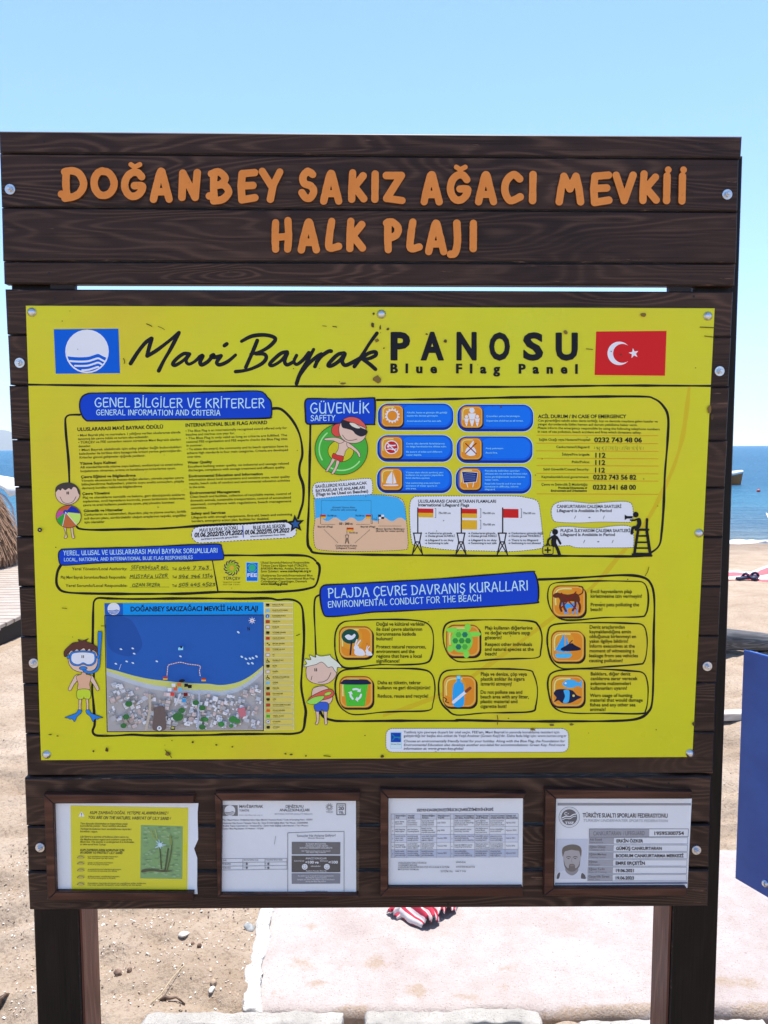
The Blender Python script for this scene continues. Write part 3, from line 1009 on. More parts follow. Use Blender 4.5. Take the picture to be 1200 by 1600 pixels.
banner(r1([(62, 170), (64, 130), (80, 108), (120, 97), (400, 90), (700, 82), (1000, 70), (1200, 60)]) + r2([(130, 60), (285, 56), (308, 85), (324, 150), (322, 182), (296, 190), (150, 194), (0, 200)]) + r1([(700, 208), (400, 216), (250, 228), (110, 236), (74, 222)]),
       [("YEREL, ULUSAL VE ULUSLARARASI MAVİ BAYRAK SORUMLULARI", (99.2, 867.6), (339.9, 863.3), 6.9, .95), ("LOCAL, NATIONAL AND INTERNATIONAL BLUE FLAG RESPONSIBLES", (100, 877), (301, 873.3), 5, .7)], wd=1.8)
banner(zA([(98, 160), (96, 105), (112, 80), (160, 74), (400, 62), (700, 44), (900, 28), (1130, 10), (1152, 16), (1166, 50), (1173, 100), (1170, 152), (1148, 166), (900, 184), (700, 194), (450, 206), (350, 210), (250, 224), (140, 232), (112, 218)]),
       [("PLAJDA ÇEVRE DAVRANIŞ KURALLARI", zA.p(135, 140), zA.p(1122, 101), 14.6, 1.8), ("ENVIRONMENTAL CONDUCT FOR THE BEACH", zA.p(135, 187), zA.p(890, 154), 9.6, 1.25)])

# ---- running text
TXT = ink(38, 38, 30)
def para(frame, rows, xl, y0, drift, xr, slope, h, name="text_block", hb=None, mat=None):
    a = Art(W0)
    s = frame.s
    for st, y, r in rows:
        b = st.startswith('#')
        st = st.lstrip('#')
        x = xl + drift * (y - y0)
        x1 = (xr + drift * .9 * (y - y0)) if r is None else r
        a.text(st, frame.p(x, y), frame.p(x1, y + slope * (x1 - x)), (hb or h * 1.12) if b else h, BLK if b else (mat or TXT), 1 if b else 0)
    a.build(name, panel)
para(z1, [("• Mavi Bayrak plaj ve marinalara 1 yıllığına verilen uluslararası alanda", 447, None), ("tanınmış bir çevre ödülü ve turizm eko-etiketidir.", 478, 832), ("• TÜRÇEV ve FEE uzmanları sezon süresince Mavi Bayraklı alanları", 508, None), ("denetler.", 540, 340),
          ("• Mavi Bayrak alabilmek için aday plajlar bağlı bulundukları", 572, None), ("belediyeler ile birlikte dört kategoride kriteri yerine getirmişlerdir.", 604, None), ("Kriterler güncel gelişmeler ışığında yenilenir.", 636, 805),
          ("#Yüzme Suyu Kalitesi", 688, 556), ("AB standartlarında yüzme suyu kalitesi, endüstriyel ve evsel atıksu", 720, None), ("boşaltımının olmaması, arıtma ve kanalizasyon kriterlerine uyum.", 752, 1065),
          ("#Çevre Eğitimi ve Bilgilendirme", 803, 720), ("Yörenin ekosistemi ile hassas-doğal alanları, yörede yapılan çevre", 834, None), ("bilinçlendirme faaliyetleri, yüzme suyu analiz sonuçları, plajda", 865, None), ("davranış kuralları hakkında bilgilendirme", 897, 775),
          ("#Çevre Yönetimi", 946, 498), ("Plaj ve olanakların temizlik ve bakımı, geri dönüşümlü atıkların", 979, None), ("toplanması, evcil hayvanların kontrolü, yosun birikiminin önlenmesi,", 1010, None), ("çevre ve arazi kullanım yasalarına uyum, plaj yönetim komitesi", 1042, 1050),
          ("#Güvenlik ve Hizmetler", 1092, 612), ("Cankurtaran ve malzemeleri, ilkyardım, plaj ve yüzme sınırları, kirlilik", 1123, None), ("acil durum planı, sürdürülebilir ulaşım araçlarının teşviki, engelliler", 1156, None), ("için olanaklar", 1188, 455)], 225, 445, .079, 1102, -.031, 3.5)
para(z2, [("• The Blue Flag is an internationally recognised award offered only for", 410, None), ("beaches and marinas one year for.", 441, 530), ("• The Blue Flag is only valid as long as criteria are fulfilled. The", 472, None), ("national FEE organization and FEE experts checks the Blue Flag sites", 503, None), ("in summer.", 534, 255),
          ("• To attain the award, the community and its beach operation have to", 566, None), ("achieve high standards in four main categories. Criteria are developed", 598, None), ("over time.", 630, 243), ("#Water Quality", 680, 333), ("Excellent bathing water quality, no industrial and sewage related", 713, None), ("discharges, compliance with sewage treatment and effluent quality.", 745, 960),
          ("#Environmental Education and Information", 796, 768), ("Information about local ecosystems and sensitive areas, water quality", 826, None), ("results, beach code of conduct and environmental education activities", 858, None), ("in the area.", 889, 277),
          ("#Environmental Management", 940, 572), ("Clean beach and facilities, collection of recyclable wastes, control of", 971, None), ("domestic animals, sustainable transportation, control of accumulated", 1003, None), ("seaweed, compliance with regulations, beach management", 1035, None), ("committee.", 1066, 290),
          ("#Safety and Services", 1115, 450), ("Lifeguards with enough equipments, first-aid, beach and swimming", 1147, None), ("borders, emergency action plan, facilities for disabled.", 1178, 822)], 108, 412, .068, 972, -.032, 3.5)
a = Art(W0)
a.text("ULUSLARARASI MAVİ BAYRAK ÖDÜLÜ", z1.p(222, 401), z1.p(955, 378), 5.2, BLK, 1)
a.build("section_title", panel)
a = Art(W0)
a.text("INTERNATIONAL BLUE FLAG AWARD", z2.p(107, 366), z2.p(806, 341), 5.2, BLK, 1)
a.build("section_title", panel)

# ---- season label and star
a = Art(W0 + .0008)
lab = z2([(160, 1290), (172, 1245), (205, 1222), (300, 1213), (600, 1198), (960, 1180), (1030, 1205), (1052, 1260), (1030, 1298), (960, 1312), (600, 1332), (300, 1352), (215, 1352), (175, 1325)])
a.blob(lab, WHT)
a.dash(lab, 1.0, BLK)
PENI = ink(30, 30, 40)
a.pen("MAVI BAYRAK SEZONU", z2.p(228, 1262), z2.p(552, 1240), 5.2, .85, PENI)
a.pen("BLUE FLAG SEASON", z2.p(686, 1238), z2.p(958, 1222), 5.0, .85, PENI)
a.pen("01.06.2022/15.09.2022", z2.p(186, 1305), z2.p(592, 1280), 6.2, 1.5, PENI, shear=.15)
a.pen("01.06.2022/15.09.2022", z2.p(615, 1282), z2.p(990, 1262), 6.2, 1.3, PENI, shear=.15)
a.text("tarihleri arasında geçerlidir.", z2.p(240, 1330), z2.p(565, 1308), 2.6, TXT)
a.text("where is valid between these dates.", z2.p(660, 1306), z2.p(960, 1288), 2.6, TXT)
a.line(z2([(596, 1208), (602, 1305)]), 1.3, ink(40, 70, 150), False)
a.build("season_label", panel)["label"] = "white season label with handwritten dates"
a = Art(W0 + .0012)
a.poly(z2(star(1045, 1192, 80, 36, 5, -95)), BLK)
a.poly(z2(star(1045, 1194, 40, 20, 5, -95)), ink(36, 84, 140))
a.build("star", panel)

# ---- responsible persons box
a = Art(W0)
for st, x0, x1, y in (("Yerel Yönetim/Local Authority:", 177, 648, 278), ("Plaj Mavi Bayrak Sorumlusu/Beach Responsible:", 80, 640, 350), ("Yerel Sorumlu/Local Responsible:", 123, 650, 421)):
    a.text(st, r1.p(x0, y), r1.p(x1, y - 1), 4.3, TXT, 0)
for y in (279, 349, 423):
    a.dash(r1([(670, y), (1008, y - 2)]), .7, TXT, 1.2, .8, False, False)
    a.text("Tel", r1.p(1030, y - 2), r1.p(1070, y - 2), 4, TXT)
    a.dash(r1([(1080, y), (1190, y - 1)]) + r2([(225, y - 3)]), .7, TXT, 1.2, .8, False, False)
HW = ink(52, 66, 40)
a.pen("SEFERİHİSAR BEL", r1.p(680, 272), r1.p(1000, 268), 5, .8, HW, .17, shear=.15)
a.pen("MUSTAFA UZER", r1.p(668, 346), r1.p(990, 342), 5, .8, HW, .17, shear=.15)
a.pen("OZAN SEZER", r1.p(690, 418), r1.p(925, 412), 4.6, .8, HW, .17, shear=.1)
a.pen("444 7 743", r1.p(1085, 276), r2.p(195, 272), 5, .85, HW, .15, shear=.2)
a.pen("546 746 1314", r1.p(1085, 345), r2.p(230, 341), 5, .85, HW, .15, shear=.2)
a.pen("505 445 4523", r1.p(1085, 416), r2.p(248, 412), 5, .85, HW, .15, shear=.2)
a.build("contact_lines", panel)
a = Art(W0)
c = r2.p(393, 258)
GRN = ink(60, 140, 50)
for i in range(12):
    t = 2 * PI * i / 12
    for r0_, r1_, m_, wd in ((8.6, 12, ink(28, 46, 70), 1.7), (4.6, 7.6, ink(110, 170, 30), 1.5)):
        a.line([(c[0] + r_ * math.cos(t + q), c[1] + r_ * math.sin(t + q)) for r_, q in ((r0_, 0), ((r0_ + r1_) / 2, .1), (r1_, .42))], wd, m_)
a.poly(circ(c[0], c[1], 3.4), ink(214, 160, 50))
a.text("TÜRÇEV", r2.p(320, 360), r2.p(465, 360), 4.4, ink(40, 60, 60), 0, track=True)
a.text("TÜRKİYE ÇEVRE", r2.p(318, 386), r2.p(465, 386), 1.7, TXT, 0, track=True)
a.text("EĞİTİM VAKFI", r2.p(318, 405), r2.p(465, 405), 1.7, TXT, 0, track=True)
a.build("ring_logo", panel)
a = Art(W0)
a.poly(r2([(513, 207), (620, 209), (618, 374), (515, 373)]), ink(150, 205, 220))
a.poly(r2([(519, 213), (615, 214), (613, 369), (520, 369)]), ink(0, 96, 190))
c = r2.p(567, 258)
a.poly(circ(c[0], c[1], 5.4), ink(40, 160, 120))
a.line(circ(c[0], c[1], 7, None, 20, 160, 16), .6, ink(110, 190, 200), False)
a.line(circ(c[0], c[1], 7, None, 200, 340, 16), .6, ink(110, 190, 200), False)
a.text("FEE", r2.p(524, 334), r2.p(610, 334), 5.2, ink(220, 232, 245), 1)
a.build("square_logo", panel)
para(r2, [("Ulusal Sorumlu/National Responsible:", 222, 1057), ("Türkiye Çevre Eğitim Vakfı (TÜRÇEV),", 248, 1040), ("ANKARA Merkez, Antalya, Bodrum ve", 272, 1047), ("İzmir Şubeleri:", 296, 795), ("Uluslararası Sorumlu/International Blue", 332, 1083), ("Flag Coordination: International Blue Flag", 358, 1098), ("Coordination Copenhagen, Denmark", 382, 1035), ("#www.blueflag.global", 404, 870)], 640, 222, 0, 1090, -.002, 3.3)
a = Art(W0)
a.text("www.mavibayrak.org.tr", r2.p(806, 296), r2.p(1072, 294), 3.5, BLK, 1)
a.build("text_block", panel)

# ---- safety buttons
DKB, MDB, LTB = ink(8, 38, 122), ink(0, 88, 206), ink(10, 104, 222)
ORG, ORD, ORH = ink(206, 128, 34), ink(150, 74, 26), ink(222, 158, 66)
CY = ink(130, 196, 240)
ICW = ink(222, 228, 240)
zS = Z(580, 610, .21667)
def tile(a, f, x0, y0, x1, y1):
    """orange rounded tile of a pictogram, in the coordinates of frame f"""
    k = (x1 - x0) / 165
    a.poly(f(rr(x0 + 5 * k, y0 + 9 * k, x1 + 8 * k, y1 + 9 * k, 38 * k)), BLK)
    a.poly(f(rr(x0, y0, x1, y1, 38 * k)), ORD)
    a.poly(f(rr(x0 + 5 * k, y0 + 6 * k, x1 - 2 * k, y1 - 3 * k, 36 * k)), ORH)
    a.poly(f(rr(x0 + 12 * k, y0 + 12 * k, x1 - 10 * k, y1 - 10 * k, 32 * k)), ORG)
    a.poly(f(rr(x0 + 16 * k, y0 + 16 * k, x1 - 50 * k, y1 - 46 * k, 30 * k)), ink(204, 140, 38))
    a.line(f([(x0 + 18 * k, y1 - 60 * k), (x0 + 17 * k, y0 + 50 * k), (x0 + 26 * k, y0 + 26 * k), (x0 + 52 * k, y0 + 17 * k), (x0 + 95 * k, y0 + 17 * k)]), 7 * k * f.s, ink(232, 200, 120))
def button(x0, y0, x1, y1, rows, icon):
    a = Art(W0 + .0004)
    f = zS
    a.poly(f(rr(x0, y0, x1, y1, 78, 8)), ink(168, 200, 214))
    a.poly(f(rr(x0 + 5, y0 + 5, x1 - 5, y1 - 5, 74, 8)), DKB)
    a.poly(f(rr(x0 + 16, y0 + 12, x1 - 12, y1 - 24, 66, 8)), MDB)
    a.poly(f(rr(x0 + 180, y0 + 18, x1 - 24, y1 - 40, 56, 8)), LTB)
    tx, ty = x0 + 28, y0 + 14
    tile(a, f, tx, ty, tx + 158, ty + 158)
    c = (tx + 80, ty + 78)
    if icon == 'sun':
        a.poly(f(star(*c, 57, 43, 14)), ICW)
        a.poly(f(circ(*c, 36)), ORG)
    elif icon == 'family':
        for dx, dy, s in ((2, -8, 1), (-38, 22, .6), (40, 22, .62)):
            X, Y = c[0] + dx, c[1] + dy
            a.poly(f(circ(X, Y - 38 * s, 19 * s)), ICW)
            a.poly(f([(X - 28 * s, Y - 16 * s), (X + 28 * s, Y - 16 * s), (X + 22 * s, Y + 6 * s), (X + 18 * s, Y + 28 * s), (X - 18 * s, Y + 28 * s), (X - 22 * s, Y + 6 * s)]), ICW)
            a.poly(f([(X - 17 * s, Y + 32 * s), (X + 17 * s, Y + 32 * s), (X + 4 * s, Y + 76 * s), (X - 4 * s, Y + 76 * s)]), ICW)
    elif icon == 'noswim':
        a.poly(f(circ(*c, 50)), ICW)
        a.poly(f(circ(*c, 43)), ink(176, 28, 30))
        a.poly(f(circ(c[0] - 24, c[1] - 6, 9)), ICW)
        a.line(f([(c[0] - 14, c[1] - 14), (c[0] + 8, c[1] - 12), (c[0] + 26, c[1] - 14)]), 2, ICW)
        a.line(f([(c[0] - 34, c[1] + 16), (c[0] - 10, c[1] + 12), (c[0] + 10, c[1] + 17), (c[0] + 34, c[1] + 12)]), 1.5, ICW)
        a.line(f([(c[0] - 32, c[1] - 32), (c[0] + 32, c[1] + 32)]), 1.7, ICW, False)
    elif icon == 'fire':
        a.blob(f([(c[0] - 12, c[1] + 52), (c[0] - 40, c[1] + 34), (c[0] - 34, c[1] + 4), (c[0] - 20, c[1] - 10), (c[0] - 8, c[1] - 24), (c[0] + 8, c[1] - 46), (c[0] + 20, c[1] - 56), (c[0] + 18, c[1] - 34), (c[0] + 8, c[1] - 16), (c[0] + 26, c[1] - 4), (c[0] + 38, c[1] + 24), (c[0] + 30, c[1] + 46), (c[0] + 10, c[1] + 52)]), ICW)
        for s in (1, -1):
            a.line(f([(c[0] - 38, c[1] - 36 * s), (c[0] + 38, c[1] + 38 * s)]), 1.6, ink(120, 20, 22), False)
    elif icon == 'boat':
        a.poly(f([(c[0] + 6, c[1] - 58), (c[0] + 8, c[1] + 34), (c[0] - 40, c[1] + 30), (c[0] - 26, c[1] - 12)]), ICW)
        a.poly(f([(c[0] + 14, c[1] - 44), (c[0] + 30, c[1] + 2), (c[0] + 38, c[1] + 28), (c[0] + 14, c[1] + 34)]), ICW)
        a.blob(f([(c[0] - 54, c[1] + 42), (c[0] + 44, c[1] + 40), (c[0] + 38, c[1] + 50), (c[0] - 42, c[1] + 50)]), ICW)
    else:
        a.line(f([(c[0] - 28, c[1] + 16), (c[0] - 16, c[1] + 60)]), 1.3, ink(230, 214, 190), False)
        a.line(f([(c[0] + 26, c[1] + 16), (c[0] + 20, c[1] + 58)]), 1.3, ink(230, 214, 190), False)
        q = [(c[0] - 60, c[1] - 54), (c[0] + 56, c[1] - 46), (c[0] + 46, c[1] + 22), (c[0] - 46, c[1] + 30)]
        a.poly(f(q), ink(18, 32, 96))
        a.line(f(q), .8, ink(225, 228, 240), False, True)
        for i in range(4):
            a.line(f([(c[0] - 44, c[1] - 34 + 14 * i), (c[0] - 10, c[1] - 36 + 15 * i), (c[0] + 38, c[1] - 32 + 13 * i)]), .55, ink(120, 150, 210))
    for st, xa, xb, y in rows:
        a.text(st, f.p(xa, y), f.p(xb, y), 2.5, CY, 0)
    a.build("safety_button", panel)
button(44, 90, 597, 291, [("Alkollü, hasta ve güneşin dik geldiği", 256, 548, 165), ("saatlerde denize girmeyin.", 256, 484, 188), ("Avoid alcohol and be sun safe", 256, 504, 226)], 'sun')
button(617, 98, 1173, 301, [("Çocukları yalnız bırakmayın.", 830, 1075, 191), ("Supervise children at all times.", 830, 1098, 224)], 'family')
button(39, 318, 593, 520, [("Deniz dibi derinlik farklılıklarına", 252, 530, 389), ("ve dalga hareketlerine dikkat edin.", 252, 545, 410), ("Be aware of tides and different", 252, 512, 448), ("water depths.", 252, 365, 470)], 'noswim')
button(611, 327, 1168, 529, [("Ateş yakmayın.", 824, 956, 423), ("Avoid fire.", 824, 912, 455)], 'fire')
button(37, 547, 587, 746, [("Yüzme alanı olarak ayrılmış yeri", 249, 520, 597), ("kullanın ve su sporu yapanlara", 249, 520, 616), ("feral olanlara uyunuz.", 249, 425, 637), ("Use swimming area and learn", 249, 497, 673), ("entrance of water sports in", 249, 476, 693), ("this area.", 249, 326, 713)], 'boat')
button(605, 546, 1160, 750, [("Panolarda belirtilen uyarıları", 820, 1070, 585), ("dikkate alın ve yardıma ihtiyacı olan", 820, 1125, 606), ("birini gördüğünüzde cankurtarana", 820, 1110, 629), ("haber verin.", 820, 920, 650), ("Read info boards and if you see", 818, 1080, 678), ("someone in difficulty, inform", 818, 1062, 699), ("lifeguard.", 818, 896, 719)], 'board')

# ---- emergency numbers
a = Art(W0)
a.text("ACİL DURUM / IN CASE OF EMERGENCY", zE.p(57, 226), zE.p(773, 226), 5.3, BLK, 1)
for st, x0, x1, y0, y1 in (("Can güvenliğini tehdit eden deniz kirliliği, kıyı ve denizde meydana gelen kazalar ve", 55, 1032, 254, 262), ("yangın durumlarında lütfen hemen acil durum yetkilisine haber verin.", 55, 868, 284, 291), ("Please inform the emergency responsible by using the following telephone numbers", 52, 1048, 314, 325), ("In case of sea pollution, beach accident and fires which threatens safety.", 52, 900, 344, 353)):
    a.text(st, zE.p(x0, y0), zE.p(x1, y1), 3.5, BLK)
RUL = ink(190, 120, 24)
for y in (366, 431, 493, 554, 613, 677, 736, 844):
    a.line(zE([(45, y), (400, y + 1), (1035, y + 4)]), .75, RUL, False)
for st, x0, x1, y in (("Sağlık Ocağı veya Hastane/Hospital:", 62, 485, 410), ("Cankurtaran/Lifeguard:", 203, 480, 470), ("İtfaiye/Fire brigade:", 250, 480, 531), ("Polis/Police:", 330, 478, 592), ("Sahil Güvenlik/Coastal Security:", 98, 473, 652), ("Kaymakamlık/Local government:", 83, 472, 714), ("Çevre ve Şehircilik İl Müdürlüğü:", 83, 462, 776)):
    a.text(st, zE.p(x0, y), zE.p(x1, y + 1), 3.6, TXT)
a.text("Provincial Directorate of", zE.p(220, 803), zE.p(455, 803), 3.2, BLK, 1)
a.text("Environment and Urbanization", zE.p(160, 826), zE.p(455, 826), 3.2, BLK, 1)
for st, x0, x1, y in (("0232 743 48 06", 514, 903, 422), ("112", 512, 606, 547), ("112", 512, 604, 606), ("112", 510, 602, 668), ("0232 743 56 82", 505, 857, 726), ("0232 341 68 00", 503, 854, 808)):
    a.text(st, zE.p(x0, y), zE.p(x1, y + 1), 7.1, BLK, 1)
FADE = ink(140, 138, 40)
random.seed(12)
for i in range(26):
    x = 515 + i * 16 + random.uniform(-5, 5)
    a.line(zE([(x, 455 + random.uniform(-6, 8)), (x + random.uniform(-9, 9), 470), (x + random.uniform(-4, 14), 486 + random.uniform(-8, 4))]), random.uniform(.3, .8), FADE if i > 5 else ink(80, 84, 40))
a.build("emergency_numbers", panel)

# ---- beach flag diagram
a = Art(W0 + .0004)
area = [(125, 1010), (190, 985), (500, 966), (760, 968), (900, 990), (955, 1040), (975, 1180), (990, 1350), (990, 1440), (950, 1475), (600, 1490), (350, 1490), (180, 1475), (130, 1440), (118, 1300), (130, 1200)]
SKY2, SND2 = ink(60, 160, 214), ink(208, 170, 138)
a.blob(z3(area), SND2)
top = [(128, 1004), (190, 985), (340, 975), (500, 966), (640, 966), (760, 970), (900, 992), (952, 1042), (970, 1120), (978, 1205)]
wv = []
for cx in range(978, 130, -24):
    ph = math.sin((cx - 130) * 2 * PI / 150)
    wv.append((cx, 1193 - 16 * max(-1, min(1, 1.6 * ph))))
a.poly(z3(top + wv + [(131, 1208), (133, 1150), (130, 1070)]), SKY2)
a.dash(z3(area), .8, BLK, 2.2, 1.6)
lb = z3([(108, 930), (118, 880), (160, 853), (300, 845), (480, 825), (620, 815), (655, 830), (664, 890), (660, 950), (620, 965), (480, 970), (300, 985), (150, 1000), (122, 980)])
a.blob(lb, WHT)
a.dash(lb, .8, BLK, 2.2, 1.6)
a.text("SAHİLLERDE KULLANILACAK", z3.p(135, 903), z3.p(612, 868), 4.4, BLK, 1)
a.text("BAYRAKLAR VE ANLAMLARI", z3.p(137, 943), z3.p(596, 910), 4.4, BLK, 1)
a.text("(Flags to be Used on Beaches)", z3.p(140, 976), z3.p(625, 944), 4.6, BLK, 1)
a.dash(z3([(190, 1170), (190, 1018), (650, 1018), (650, 1170)]), .7, BLK, .9, .9, False, False)
DT = ink(40, 50, 70)
a.text("Güvenli Yüzme Alanı", z3.p(290, 1090), z3.p(503, 1090), 2.5, DT)
a.text("(Area for safe swimming)", z3.p(276, 1112), z3.p(520, 1112), 2.5, DT)
def mini(x, y, px_, hp, fw, fh):
    a.line(z3([(px_, y), (px_, y + hp)]), .6, BLK, False)
    a.poly(z3([(x, y), (x + fw, y), (x + fw, y + fh / 2), (x, y + fh / 2)]), ink(182, 36, 30))
    a.poly(z3([(x, y + fh / 2), (x + fw, y + fh / 2), (x + fw, y + fh), (x, y + fh)]), AMB)
mini(184, 1150, 182, 85, 48, 36)
mini(600, 1150, 650, 85, 50, 36)
mini(428, 1270, 427, 68, 60, 34)
for i in range(2):
    for j in range(2):
        a.poly(z3([(718 + 26 * i, 1150 + 20 * j), (744 + 26 * i, 1150 + 20 * j), (744 + 26 * i, 1170 + 20 * j), (718 + 26 * i, 1170 + 20 * j)]), BLK if (i + j) % 2 == 0 else WHT)
a.line(z3([(718, 1150), (718, 1232)]), .6, BLK, False)
a.line(z3([(656, 1152), (662, 1152), (662, 1232), (656, 1232)]), .5, BLK, False)
for st, x0, x1, y in (("75x100 cm", 243, 330, 1166), ("75x100 cm", 503, 588, 1166), ("2 m", 672, 706, 1198), ("75x100 cm", 445, 528, 1324), ("Bayrak (Flag)", 155, 296, 1268), ("Bayrak (Flag)", 552, 690, 1268), ("Motor Sporları Başlangıcı", 694, 960, 1288), ("(Border for water sports)", 694, 957, 1308), ("Cankurtaran Kulesi", 320, 520, 1444), ("(Lifeguard Tower)", 326, 512, 1466)):
    a.text(st, z3.p(x0, y), z3.p(x1, y), 2.5, BLK)
a.text("50 - 200 m", z3.p(355, 1243), z3.p(480, 1243), 3.2, BLK, 1)
for q in ([(190, 1240), (320, 1240)], [(512, 1240), (640, 1240)], [(720, 1255), (930, 1255)], [(215, 1288), (345, 1412)], [(640, 1288), (500, 1412)]):
    a.dash(z3(q), .7, BLK, 1.0, .8, False, False)
def tower(a, f, x, y0, y1, wt, wn, wb, lw):
    ym = y0 + (y1 - y0) * .4
    a.line(f([(x - wt, y0), (x + wt, y0)]), lw, BLK, False)
    for s in (1, -1):
        a.line(f([(x + s * wt * .9, y0), (x + s * wn, ym), (x + s * wb, y1)]), lw, BLK, False)
        a.line(f([(x + s * wn, ym), (x - s * wb * .85, y1 - (y1 - ym) * .15)]), lw * .8, BLK, False)
    a.line(f([(x - wn, ym), (x + wn, ym)]), lw, BLK, False)
tower(a, z3, 428, 1338, 1420, 16, 9, 17, .7)
a.build("flag_diagram", panel)

# ---- lifeguard flags
zF = Z(630, 760, .19167)
a = Art(W0 + .0004)
bl = zF([(52, 250), (58, 130), (85, 92), (130, 80), (500, 78), (880, 78), (1000, 90), (1090, 118), (1112, 180), (1130, 330), (1145, 480), (1125, 505), (900, 530), (650, 526), (420, 520), (250, 505), (110, 480), (70, 450)])
a.blob(bl, WHT)
a.dash(bl, .9, BLK, 2.4, 1.6)
a.text("ULUSLARARASI CANKURTARAN FLAMALARI", zF.p(120, 132), zF.p(758, 133), 4.5, BLK, 1)
a.text("International Lifeguard Flags", zF.p(120, 162), zF.p(538, 164), 4.5, BLK, 1)
for x, fx, fl in ((119, 246, [(180, 215, 'r'), (215, 251, 'a')]), (474, 602, [(182, 220, 'r'), (220, 256, 'a'), (275, 349, 'a')]), (811, 940, [(183, 255, 'r')])):
    a.line(zF([(x, 176), (x, 380)]), 2.0, BLK, False)
    for y0, y1, c in fl:
        a.poly(zF([(x + 4, y0), (fx, y0 + 2), (fx, y1 + 2), (x + 4, y1)]), ink(184, 28, 28) if c == 'r' else ink(206, 160, 36))
    tower(a, zF, x - 3, 381, 560, 34, 18, 42, 1.9)
for x, y0, y1, tx in ((258, 180, 254, 287), (625, 182, 254, 646), (625, 275, 346, 648), (957, 183, 254, 977)):
    a.line(zF([(x, y0), (x + 8, y0), (x + 8, y1), (x, y1)]), .6, BLK, False)
    a.text("75x100 cm", zF.p(tx, (y0 + y1) / 2 + 7), zF.p(tx + 100, (y0 + y1) / 2 + 8), 2.9, TXT)
for x, rows in ((178, ("Cankurtaran görevde", "Denize girmek GÜVENLİ", "Lifeguard is on duty", "Swimming is safe")), (530, ("Cankurtaran görevde", "Denize girmek RİSKLİ", "Lifeguard is on duty", "Swimming is not safe")), (858, ("Cankurtaran görevde değil", "Denize girmek TEHLİKELİ", "There is no lifeguard", "Swimming is not allowed"))):
    for i, (st, y) in enumerate(zip(rows, (389, 412, 446, 470))):
        a.line(zF([(x, y - 6), (x + 14, y - 6)]), .6, BLK, False)
        a.line(zF([(x + 9, y - 11), (x + 15, y - 6), (x + 9, y - 1)]), .5, BLK, False)
        wdt = 10.4 * len(st)
        a.text(st, zF.p(x + 24, y), zF.p(x + 24 + min(wdt, 260), y), 2.9, BLK)
a.build("lifeguard_flags", panel)

# ---- hours
zH = Z(830, 770, .19167)
for pts, t1, t2, b, marks in (([(163, 160), (178, 105), (225, 76), (300, 68), (400, 78), (500, 86), (620, 76), (740, 70), (805, 80), (828, 120), (830, 200), (815, 236), (740, 240), (560, 238), (400, 245), (260, 242), (185, 228)], ("CANKURTARAN ÇALIŞMA SAATLERİ", 208, 736, 123), ("Lifeguard is Available in Period", 208, 657, 157), 210, (358, 475, 592)),
                       ([(215, 430), (160, 380), (160, 320), (210, 282), (300, 275), (420, 284), (540, 288), (650, 272), (760, 266), (815, 280), (834, 320), (834, 430), (810, 446), (600, 448), (400, 448), (340, 440), (310, 430)], ("PLAJDA İLKYARDIM ÇALIŞMA SAATLERİ", 238, 806, 320), ("Lifeguard is Available in Period", 238, 684, 352), 408, (432, 547, 664))):
    a = Art(W0 + .0004)
    a.blob(zH(pts), WHT)
    a.dash(zH(pts), .9, BLK, 2.4, 1.6)
    a.text(t1[0], zH.p(*t1[1::2]), zH.p(t1[2], t1[3]), 4.6, BLK, 1)
    a.text(t2[0], zH.p(*t2[1::2]), zH.p(t2[2], t2[3]), 4.4, BLK, 1)
    for x in (marks[0], marks[2]):
        a.line(zH([(x - 5, b), (x + 5, b - 22)]), .8, BLK, False)
    a.line(zH([(marks[1] - 4, b - 9), (marks[1] + 4, b - 9)]), 1.6, BLK, False)
    a.build("hours_label", panel)
a = Art(W0 + .0012)
a.poly(zH(circ(853, 178, 23)), BLK)
a.poly(zH([(762, 178), (782, 190), (826, 190), (826, 210), (782, 210), (762, 222)]), BLK)
a.line(zH([(878, 222), (882, 250), (872, 275)]), 6.8, BLK)
a.line(zH([(872, 212), (840, 224), (810, 222)]), 2.6, BLK)
a.line(zH([(872, 280), (835, 284), (824, 300), (820, 330)]), 4.6, BLK)
a.line(zH([(852, 301), (955, 301)]), 3.6, BLK, False)
a.line(zH([(945, 216), (941, 300)]), 3.8, BLK, False)
a.line(zH([(872, 305), (840, 508)]), 4.2, BLK, False)
a.line(zH([(942, 305), (972, 508)]), 4.6, BLK, False)
for y, e in ((352, 8), (404, 14), (451, 22)):
    a.line(zH([(866 - e, y), (948 + e, y)]), 2.6, BLK, False)
a.poly(zH([(820, 494), (838, 494), (850, 488), (960, 490), (990, 508), (986, 522), (820, 522)]), BLK)
a.build("lifeguard_pictogram", panel)
a = Art(W0 + .0012)
a.poly(zH(circ(195, 319, 24)), BLK)
a.line(zH([(190, 362), (183, 400), (186, 422)]), 8, BLK)
a.line(zH([(172, 358), (140, 385), (136, 420)]), 3.2, BLK)
a.line(zH([(208, 360), (226, 390), (238, 414)]), 3.4, BLK)
a.line(zH([(192, 412), (215, 460), (232, 506)]), 4.8, BLK)
a.line(zH([(180, 412), (172, 440)]), 4.6, BLK)
a.poly(zH(rr(92, 430, 182, 503, 14)), BLK)
a.poly(zH(rr(98, 436, 176, 497, 10)), ink(176, 172, 34))
a.line(zH([(122, 428), (124, 418), (148, 418), (150, 428)]), 1.2, BLK, False)
a.line(zH([(114, 467), (156, 467)]), 2.6, BLK, False)
a.line(zH([(135, 448), (135, 487)]), 2.6, BLK, False)
a.build("first_aid_pictogram", panel)

